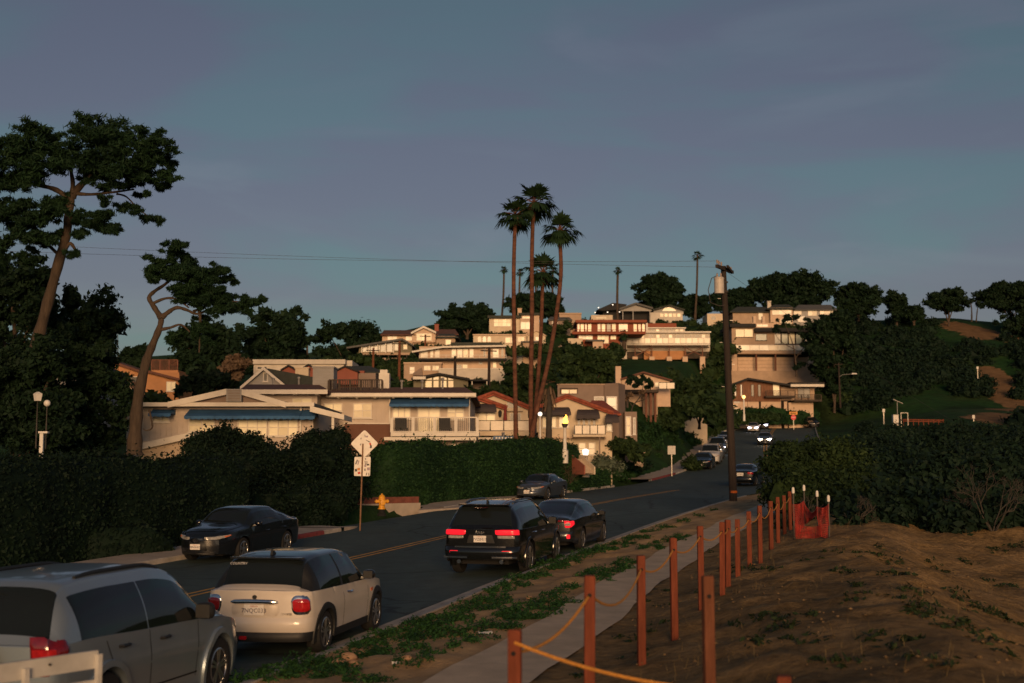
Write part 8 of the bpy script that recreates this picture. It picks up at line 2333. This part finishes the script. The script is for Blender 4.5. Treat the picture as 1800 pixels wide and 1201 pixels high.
# ---- palms
def palm(label, D, pts, crown, rpx, r0_, r1_, nfr=26, seed=1, group='tall fan palms', name='fan_palm', bark=None, skirt=0.0, lean=0.15):
    rg = np.random.default_rng(seed); b = at(*pts[0], D); root = empty(name, b, 0, label, 'palm', group)
    P = smooth_path([at(x, y, D) - b for x, y in pts], 6); mb = MB()
    rr = []
    for k, p in enumerate(P):
        u = k / (len(P) - 1); rr.append((r0_ * (1 - u) + r1_ * u) * (1.25 - 0.25 * min(1, u * 6)) * (1 + 0.03 * math.sin(k * 2.1)))
    P = [P[0] + Vector((0, 0, -1.5))] + P; rr = [rr[0]] + rr
    mb.tube(P, rr, 10); mb.build('trunk', bark or M_BARK_P, root, smooth=True, angle=80)
    top = P[-1]; sc = D / F_PX; R_ = rpx * sc
    V = []; T = []; n0 = 0; pet = MB()
    def fan(base, d, size, droop, nseg=13):
        nonlocal n0
        d = d.normalized(); side = d.cross(Vector((0, 0, 1)))
        if side.length < 0.1: side = Vector((1, 0, 0))
        side.normalize(); up = side.cross(d)
        for k in range(nseg):
            a = -1.25 + 2.5 * k / (nseg - 1)
            l = size * (1 - 0.25 * abs(a) / 1.25) * rg.uniform(0.85, 1.1)
            dr = (d * math.cos(a) + side * math.sin(a) * 0.95 + up * rg.uniform(-0.1, 0.15)).normalized()
            wv = (side * math.cos(a) - d * math.sin(a)).normalized() * size * 0.085
            m_ = base + dr * l * 0.6 + Vector((0, 0, -droop * 0.10 * size)); t = base + dr * l + Vector((0, 0, -droop * 0.42 * size))
            V.extend([base, m_ - wv, m_ + wv, t]); T.extend([(n0, n0 + 1, n0 + 2), (n0 + 1, n0 + 3, n0 + 2)]); n0 += 4
    for k in range(nfr):
        u = k / nfr; el = R(80) - R(125) * u ** 0.9; az = k * 2.39996 + rg.uniform(-0.3, 0.3)
        d = Vector((math.cos(az) * math.cos(el) + lean, math.sin(az) * math.cos(el), math.sin(el))).normalized()
        pl = R_ * rg.uniform(0.30, 0.55) * (0.75 if el > 0.6 else 1.0); e = top + d * pl
        pet.tube([top, top + d * pl * 0.6 + Vector((0, 0, 0.02)), e], [0.03, 0.022, 0.015], 4)
        d2 = (d + Vector((rg.uniform(-.2, .2), rg.uniform(-.2, .2), -0.25 if el < 0.5 else 0))).normalized()
        fan(e, d2, R_ * rg.uniform(0.5, 0.66), 0.9 if el < 0.5 else 0.5)
    pet.build('petioles', M_BARK_P, root)
    me = mesh_np('crown', [tuple(v) for v in V], None, T); link('crown', me, L_PALM, root)
    if skirt:
        mb = MB()
        for k in range(26):
            az = rg.uniform(0, 6.28); o = Vector((math.cos(az), math.sin(az), 0)) * (r1_ + 0.05); z = rg.uniform(-skirt, 0)
            mb.bar(top + o + Vector((0, 0, z)), top + o * 2.0 + Vector((0, 0, z - (0.8 if skirt > 1 else 0.45))), 0.12 if skirt > 1 else 0.05, 0.03)
        mb.build('dead_fronds', L_DRY, root)
    return root
palm('left one of the three tallest fan palms', 77, [(907, 792), (906, 700), (904, 600), (903, 480), (906, 378)], None, 44, 0.145, 0.12, nfr=22, skirt=0.35, seed=81, lean=-0.1)
palm('middle and tallest fan palm', 78, [(935, 800), (933, 700), (935, 560), (935, 450), (938, 356)], None, 51, 0.15, 0.125, nfr=22, skirt=0.35, seed=82, lean=0.15)
palm('right leaning fan palm with a curved trunk', 77, [(930, 790), (945, 715), (963, 640), (977, 560), (986, 480), (983, 405)], None, 45, 0.145, 0.12, nfr=22, skirt=0.35, seed=83, lean=0.3)
palm('shortest fan palm with its crown between the taller trunks', 79, [(934, 790), (941, 720), (947, 650), (952, 560), (954, 478)], None, 42, 0.14, 0.115, nfr=22, skirt=0.35, seed=84, lean=0.05)
palm('grey shaggy palm trunk standing in front of the villa awning', 83, [(964, 800), (965, 740), (965, 672)], None, 20, 0.22, 0.2, nfr=14, seed=85, bark=M_BARK_G, skirt=1.2)
GF = 'thin palms on the ridge'
for k, (px, pt, pb_, lb) in enumerate(((886, 474, 560, 'leftmost thin ridge palm, left of the tall palms'), (914, 479, 552, 'thin ridge palm just right of the left tall palm'), (943, 484, 556, 'thin ridge palm behind the middle tall palm'), (972, 476, 560, 'thin ridge palm left of the curved trunk'), (1086, 476, 590, 'thin palm above the rust red house'), (1226, 449, 556, 'tallest thin ridge palm left of the utility pole'))):
    palm(lb, 268 if px != 1086 else 225, [(px - (4 if px in (886, 1226) else -1), pb_), (px - 1, (pt + pb_) / 2), (px, pt)], None, 10 if px != 1226 else 12, 0.24, 0.2, nfr=16, seed=90 + k, group=GF, bark=M_BARK_D)
palm('tiny far palm behind the white flat roofed house', 215, [(540, 630), (540, 612), (540, 598)], None, 9, 0.2, 0.16, nfr=14, seed=97, group=GF, bark=M_BARK_D)
palm('spiky short palm in front of the white deck house', 206, [(1097, 604), (1097, 596), (1096, 588)], None, 14, 0.3, 0.25, nfr=16, seed=98, group='small garden palms', bark=M_BARK_D)
palm('small garden palm left of the orange house wing', 96, [(222, 712), (222, 690), (221, 668)], None, 24, 0.14, 0.12, nfr=16, seed=99, group='small garden palms', bark=M_BARK_D)

# ---- scrub thicket right of the path
def thicket_spots(rows, seed):
    rg = np.random.default_rng(seed); out = []
    for (px0, px1, py, Y, r, n) in rows:
        for k in range(n):
            px = px0 + (px1 - px0) * (k + rg.uniform(0.1, 0.9)) / n; rr = r * rg.uniform(0.75, 1.2)
            p = at(px, py + rg.uniform(-8, 8), Y + rg.uniform(-1.5, 1.5)); out.append((p.x, p.y, p.z - rr * 0.55, rr))
    return out
sp = []
for (px, py, r, Y) in [(1385, 855, 1.3, 45), (1374, 808, 0.9, 46), (1388, 784, 0.75, 47), (1412, 818, 1.4, 47), (1445, 808, 1.6, 47), (1480, 800, 1.5, 47), (1400, 855, 1.5, 44), (1450, 850, 1.6, 44), (1400, 798, 0.8, 48), (1432, 790, 0.9, 48), (1472, 790, 1.0, 48), (1500, 840, 1.4, 45)]:
    p = at(px, py, Y); sp.append((p.x, p.y, p.z - r * 0.5, r))
shrub_mass('lemonade_bush', 'large rounded olive green bush beside the street behind the orange netting', 'bush', sp, L_OLIVE, 0.085, 260, 101, sub=15, kind=None)
sp = thicket_spots([(1510, 1830, 905, 37, 1.0, 12), (1520, 1830, 870, 41, 1.35, 11), (1490, 1840, 838, 46, 1.6, 10), (1500, 1850, 812, 54, 1.9, 9), (1460, 1850, 796, 64, 1.9, 10), (1485, 1850, 782, 76, 2.1, 9), (1495, 1850, 770, 92, 2.2, 9), (1505, 1850, 760, 112, 2.0, 9), (1510, 1850, 754, 130, 1.4, 10), (1390, 1500, 905, 40, 0.8, 5)], 102)
shrub_mass('scrub_thicket', 'dense dark coastal scrub filling the hollow behind the dirt mound', 'scrub', sp, L_SCRUB, 0.13, 80, 103, sub=14)
# bare grey twigs in the thicket
def twig_bush(label, px, py, Y, h, n, seed, m=None):
    rg = np.random.default_rng(seed); b = at(px, py, Y); b = Vector((b.x, b.y, gz(b.x, b.y))); root = empty('bare_shrub', b, 0, label, 'shrub', 'bare grey shrubs'); mb = MB()
    def grow(p, d, l, r, dep):
        e = p + d * l; mid = p.lerp(e, 0.5) + Vector(rg.normal(size=3) * l * 0.08); mb.tube([p, mid, e], [r, r * 0.8, r * 0.6], 5)
        if dep == 0: return
        for k in range(int(rg.integers(2, 4))):
            dd = (d + Vector(rg.normal(size=3)) * 0.55 + Vector((0, 0, 0.12))).normalized(); grow(e, dd, l * rg.uniform(0.55, 0.8), r * 0.6, dep - 1)
    for k in range(n):
        a = rg.uniform(0, 6.28); grow(Vector((0, 0, -0.1)), Vector((math.cos(a) * 0.5, math.sin(a) * 0.4 - 0.25, 0.75)).normalized(), h * 0.36, 0.03, 4)
    mb.build('branches', m or M_BARK_G, root)
twig_bush('bare grey branching shrub at the right edge of the thicket', 1745, 925, 35.5, 1.9, 5, 111)
twig_bush('bare grey twigs leaning right of the orange netting', 1500, 915, 36, 1.0, 4, 112)
twig_bush('bare dry twigs behind the rope end of the footpath', 1402, 915, 38.5, 1.1, 4, 113)
twig_bush('dry brown bare shrub in front of the villa', 985, 800, 79, 2.6, 7, 114, M_BARK_D)
twig_bush('pale dead shrub at the right end of the dirt mound', 1690, 905, 37.5, 1.4, 4, 115)

# ---- ground cover on the verge and the mound
def patch_cover(name, label, pts, leafm, leaf, dens, seed, hgt=0.10, aspect=0.45):
    """pts: (x, y, z, r) low patches"""
    rg = np.random.default_rng(seed); C = []; Rd = []; per = []
    for (x, y, z, r) in pts:
        r *= 1.15; n = max(3, int(r * r * 95))
        for k in range(n):
            a = rg.uniform(0, 6.283); b = math.sqrt(rg.uniform(0, 1)) * r
            px, py = x + math.cos(a) * b, y + math.sin(a) * b * 1.3
            s = rg.uniform(0.07, 0.16); C.append((px, py, z(px, py) if callable(z) else z + 0.02)); Rd.append((s, s, hgt * rg.uniform(0.6, 1.3)))
    V = leaf_cloud(C, Rd, dens, leaf, aspect, rg, shell=0.3, upb=0.9)
    o = link(name, cloud_mesh(name, V), leafm); return tag(o, label, 'ground cover', None, 'stuff')
def verge_h(x, y):
    t, i = lateral([x], [y]); p = road_pt(float(i[0]), float(t[0])); tt = float(t[0])
    if tt < 2.5: return float(verge_z(0, tt, Vector((x, y, KZ[int(i[0])])))) + 0.01
    if tt < 3.72: return KZ[int(i[0])] + 0.275
    return gz(x, y)
rgv = np.random.default_rng(120); vp = []
def vadd(px, py, Y, r, n=1, sx=0.0):
    # patch at the verge under photo pixel column: solve the distance on the verge surface
    for k in range(n):
        q = None
        for y in np.linspace(8, 66, 300):
            p = at(px + rgv.normal() * sx, py, y)
            if p.z <= verge_h(p.x, p.y): q = p; break
        if q is not None: vp.append((q.x, q.y, verge_h, r * rgv.uniform(0.7, 1.2)))
for (px, py, r) in [(470, 1192, .35), (500, 1180, .35), (530, 1165, .3), (560, 1178, .35), (600, 1165, .3), (620, 1150, .35), (660, 1140, .35), (690, 1150, .35), (700, 1120, .4), (735, 1105, .4), (760, 1120, .35), (765, 1092, .4), (800, 1095, .4), (825, 1075, .3), (850, 1060, .4), (870, 1068, .3), (800, 1110, .3), (840, 1125, .3), (870, 1105, .35), (905, 1088, .4), (935, 1078, .4), (955, 1068, .3), (985, 1058, .3), (880, 1040, .3), (905, 1030, .35), (920, 1018, .4), (945, 1010, .4), (965, 1000, .4), (985, 990, .4), (1005, 982, .35), (1030, 972, .35), (1050, 965, .35), (1075, 962, .35), (1095, 955, .35), (1120, 945, .35), (1145, 935, .3), (1170, 926, .3), (1200, 917, .25), (1230, 907, .25), (1255, 897, .2), (1040, 1010, .35), (1065, 1005, .4), (1090, 998, .4), (1110, 990, .35), (1065, 1020, .3), (1150, 960, .35), (1175, 952, .35), (1195, 945, .3), (975, 1040, .2), (1005, 1032, .22), (640, 1195, .25), (590, 1190, .3), (720, 1165, .2), (760, 1148, .2), (800, 1140, .15)]:
    vadd(px, py, 0, r)
patch_cover('verge_plants', 'low green ice plant straggling over the dirt verge', vp, L_ICE, 0.032, 60, 121, 0.10)
vp2 = []
for (px, py, r) in [(1010, 1190, .25), (1040, 1175, .2), (1100, 1125, .25), (1140, 1110, .2), (1165, 1095, .2), (1170, 1065, .2), (1250, 970, .25), (1280, 1002, .3), (1310, 1000, .35), (1340, 1002, .3), (1365, 1000, .25), (1230, 1040, .15), (1430, 985, .3), (1460, 970, .3), (1480, 1010, .35), (1520, 975, .3), (1555, 968, .35), (1565, 985, .35), (1580, 1010, .4), (1600, 1035, .35), (1615, 1060, .4), (1500, 1030, .3), (1520, 1050, .3), (1640, 1080, .4), (1670, 1100, .4), (1560, 1125, .3), (1600, 1130, .3), (1330, 1090, .35), (1400, 1085, .4), (1380, 1100, .3), (1340, 1130, .3), (1420, 1130, .3), (1470, 1165, .3), (1650, 1000, .35), (1700, 990, .35), (1750, 970, .4), (1790, 960, .4), (1680, 1040, .35), (1720, 1070, .4), (1760, 1030, .4), (1720, 1120, .45), (1770, 1090, .45), (1780, 1150, .4), (1640, 1160, .3), (1130, 1060, .15), (1175, 1040, .12), (1120, 1150, .2)]:
    q = surf_px(px, py, 7, 45)
    if q is not None: vp2.append((q.x, q.y, lambda x, y: gz(x, y), r * 0.75))
patch_cover('mound_weeds', 'sparse low weeds on the bare dirt mound', vp2, leaf_mat('leaf_weed', (0.010, 0.022, 0.009), (0.032, 0.052, 0.018), 1.0), 0.045, 11, 122, 0.06)
# ---- stones and litter on the verge
M_STONE = mat('stone_tan', (0.34, 0.21, 0.13), 0.9, var=0.25, scale=6, bump=0.4)
for k, (px, py, r, lb) in enumerate([(612, 1160, 0.10, 'largest pale stone beside the kerb below the white hatchback'), (634, 1152, 0.08, 'upper right pale stone beside the kerb'), (596, 1170, 0.09, 'lowest left pale stone beside the kerb'), (622, 1168, 0.06, 'small pale stone among the stones by the kerb'), (715, 1160, 0.06, 'lone reddish stone on the dirt verge'), (930, 1052, 0.05, 'small pale stone near the path edge')]):
    q = None
    for y in np.linspace(10, 40, 200):
        p = at(px, py, y)
        if p.z <= verge_h(p.x, p.y): q = p; break
    if q is None: continue
    mb = MB(); lumpy(mb, (0, 0, r * 0.3), r, 10, 130 + k, (1.3, 0.9, 0.7), 0.12); o = mb.build('stone', M_STONE, None, smooth=True, angle=60); o.location = q; tag(o, lb, 'stone', 'stones by the kerb')
for (px, py, w, lb) in [(852, 1117, 0.22, 'strip of white paper litter on the verge beside the path'), (695, 1171, 0.10, 'small crumpled white litter near the bottom of the verge')]:
    for y in np.linspace(10, 40, 200):
        p = at(px, py, y)
        if p.z <= verge_h(p.x, p.y): break
    mb = MB(); rg = np.random.default_rng(int(px)); vs = []; fs = []
    for i in range(5):
        for j in range(3): vs.append(((i / 4 - 0.5) * w, (j / 2 - 0.5) * w * 0.35, 0.03 + rg.uniform(0, 0.03)))
    for i in range(4):
        for j in range(2): fs.append((i * 3 + j, (i + 1) * 3 + j, (i + 1) * 3 + j + 1, i * 3 + j + 1))
    mb.add(vs, fs); o = mb.build('paper_litter', M_WHITEP); o.location = p; o.rotation_euler = (0.3, 0, 0.4); tag(o, lb, 'litter', 'litter on the verge')

# ---- clods, grit and dry stalks on the mound and verge
def debris(name, label, n, box, rmin, rmax, m, seed, where=None):
    rg = np.random.default_rng(seed); V = []; Q = []; k = 0
    base = np.array([(1, 0, 0), (-1, 0, 0), (0, 1, 0), (0, -1, 0), (0, 0, 1), (0, 0, -0.5)], float); F = np.array([(0, 2, 4), (2, 1, 4), (1, 3, 4), (3, 0, 4), (2, 0, 5), (1, 2, 5), (3, 1, 5), (0, 3, 5)])
    X = rg.uniform(box[0], box[1], n * 3); Y = box[2] + (box[3] - box[2]) * rg.random(n * 3) ** 1.6
    t, _ = lateral(X, Y); ok = (t > 3.9) & (t < 16) & (smooth_noise(X * 0.8, Y * 0.8, seed) > 0.42); X, Y = X[ok][:n], Y[ok][:n]; Z = ground_z(X, Y)
    for x, y, z in zip(X, Y, Z):
        r = rmin + (rmax - rmin) * rg.random() ** 3
        a = rg.uniform(0, 6.28); c, s_ = math.cos(a), math.sin(a); v = base * r * rg.uniform(0.6, 1.3, size=(6, 3)) * np.array([1, 1, 0.7]); v = np.stack([v[:, 0] * c - v[:, 1] * s_, v[:, 0] * s_ + v[:, 1] * c, v[:, 2]], 1)
        V.append(v + (x, y, z + r * 0.15)); Q.append(F + k); k += 6
    o = link(name, mesh_np(name, np.concatenate(V), None, np.concatenate(Q)), m); return tag(o, label, 'clods', None, 'stuff')
debris('dirt_clods', 'small clods and grit strewn over the dirt mound', 4200, (-2, 16, 7, 40), 0.006, 0.040, mat('clod_dirt', (0.17, 0.112, 0.055), 0.95, var=0.35, scale=3), 141)
rg = np.random.default_rng(142); V = []
X = rg.uniform(-2, 15, 9000); Y = 7 + 33 * rg.random(9000) ** 1.5; t, _ = lateral(X, Y); ok = (t > 4.5) & (t < 15) & (smooth_noise(X * 1.3, Y * 1.0, 77) > 0.60); X, Y = X[ok], Y[ok]; Z = ground_z(X, Y)
n = len(X); az = rg.uniform(0, 6.283, n); ln = rg.uniform(0.05, 0.22, n); tilt = rg.uniform(0.2, 1.2, n)
d = np.stack([np.cos(az) * np.sin(tilt), np.sin(az) * np.sin(tilt), np.cos(tilt)], 1); w_ = np.stack([-np.sin(az), np.cos(az), np.zeros(n)], 1) * 0.0035
B = np.stack([X, Y, Z - 0.01], 1); T_ = B + d * ln[:, None]
V = np.stack([B - w_, B + w_, T_ + w_ * 0.3, T_ - w_ * 0.3], 1).reshape(-1, 3)
tag(link('dry_grass', cloud_mesh('dry_grass', V), leaf_mat('grass_dry', (0.12, 0.085, 0.035), (0.24, 0.18, 0.085), 1.0)), 'thin dry grass stalks on the dirt mound', 'dry grass', None, 'stuff')
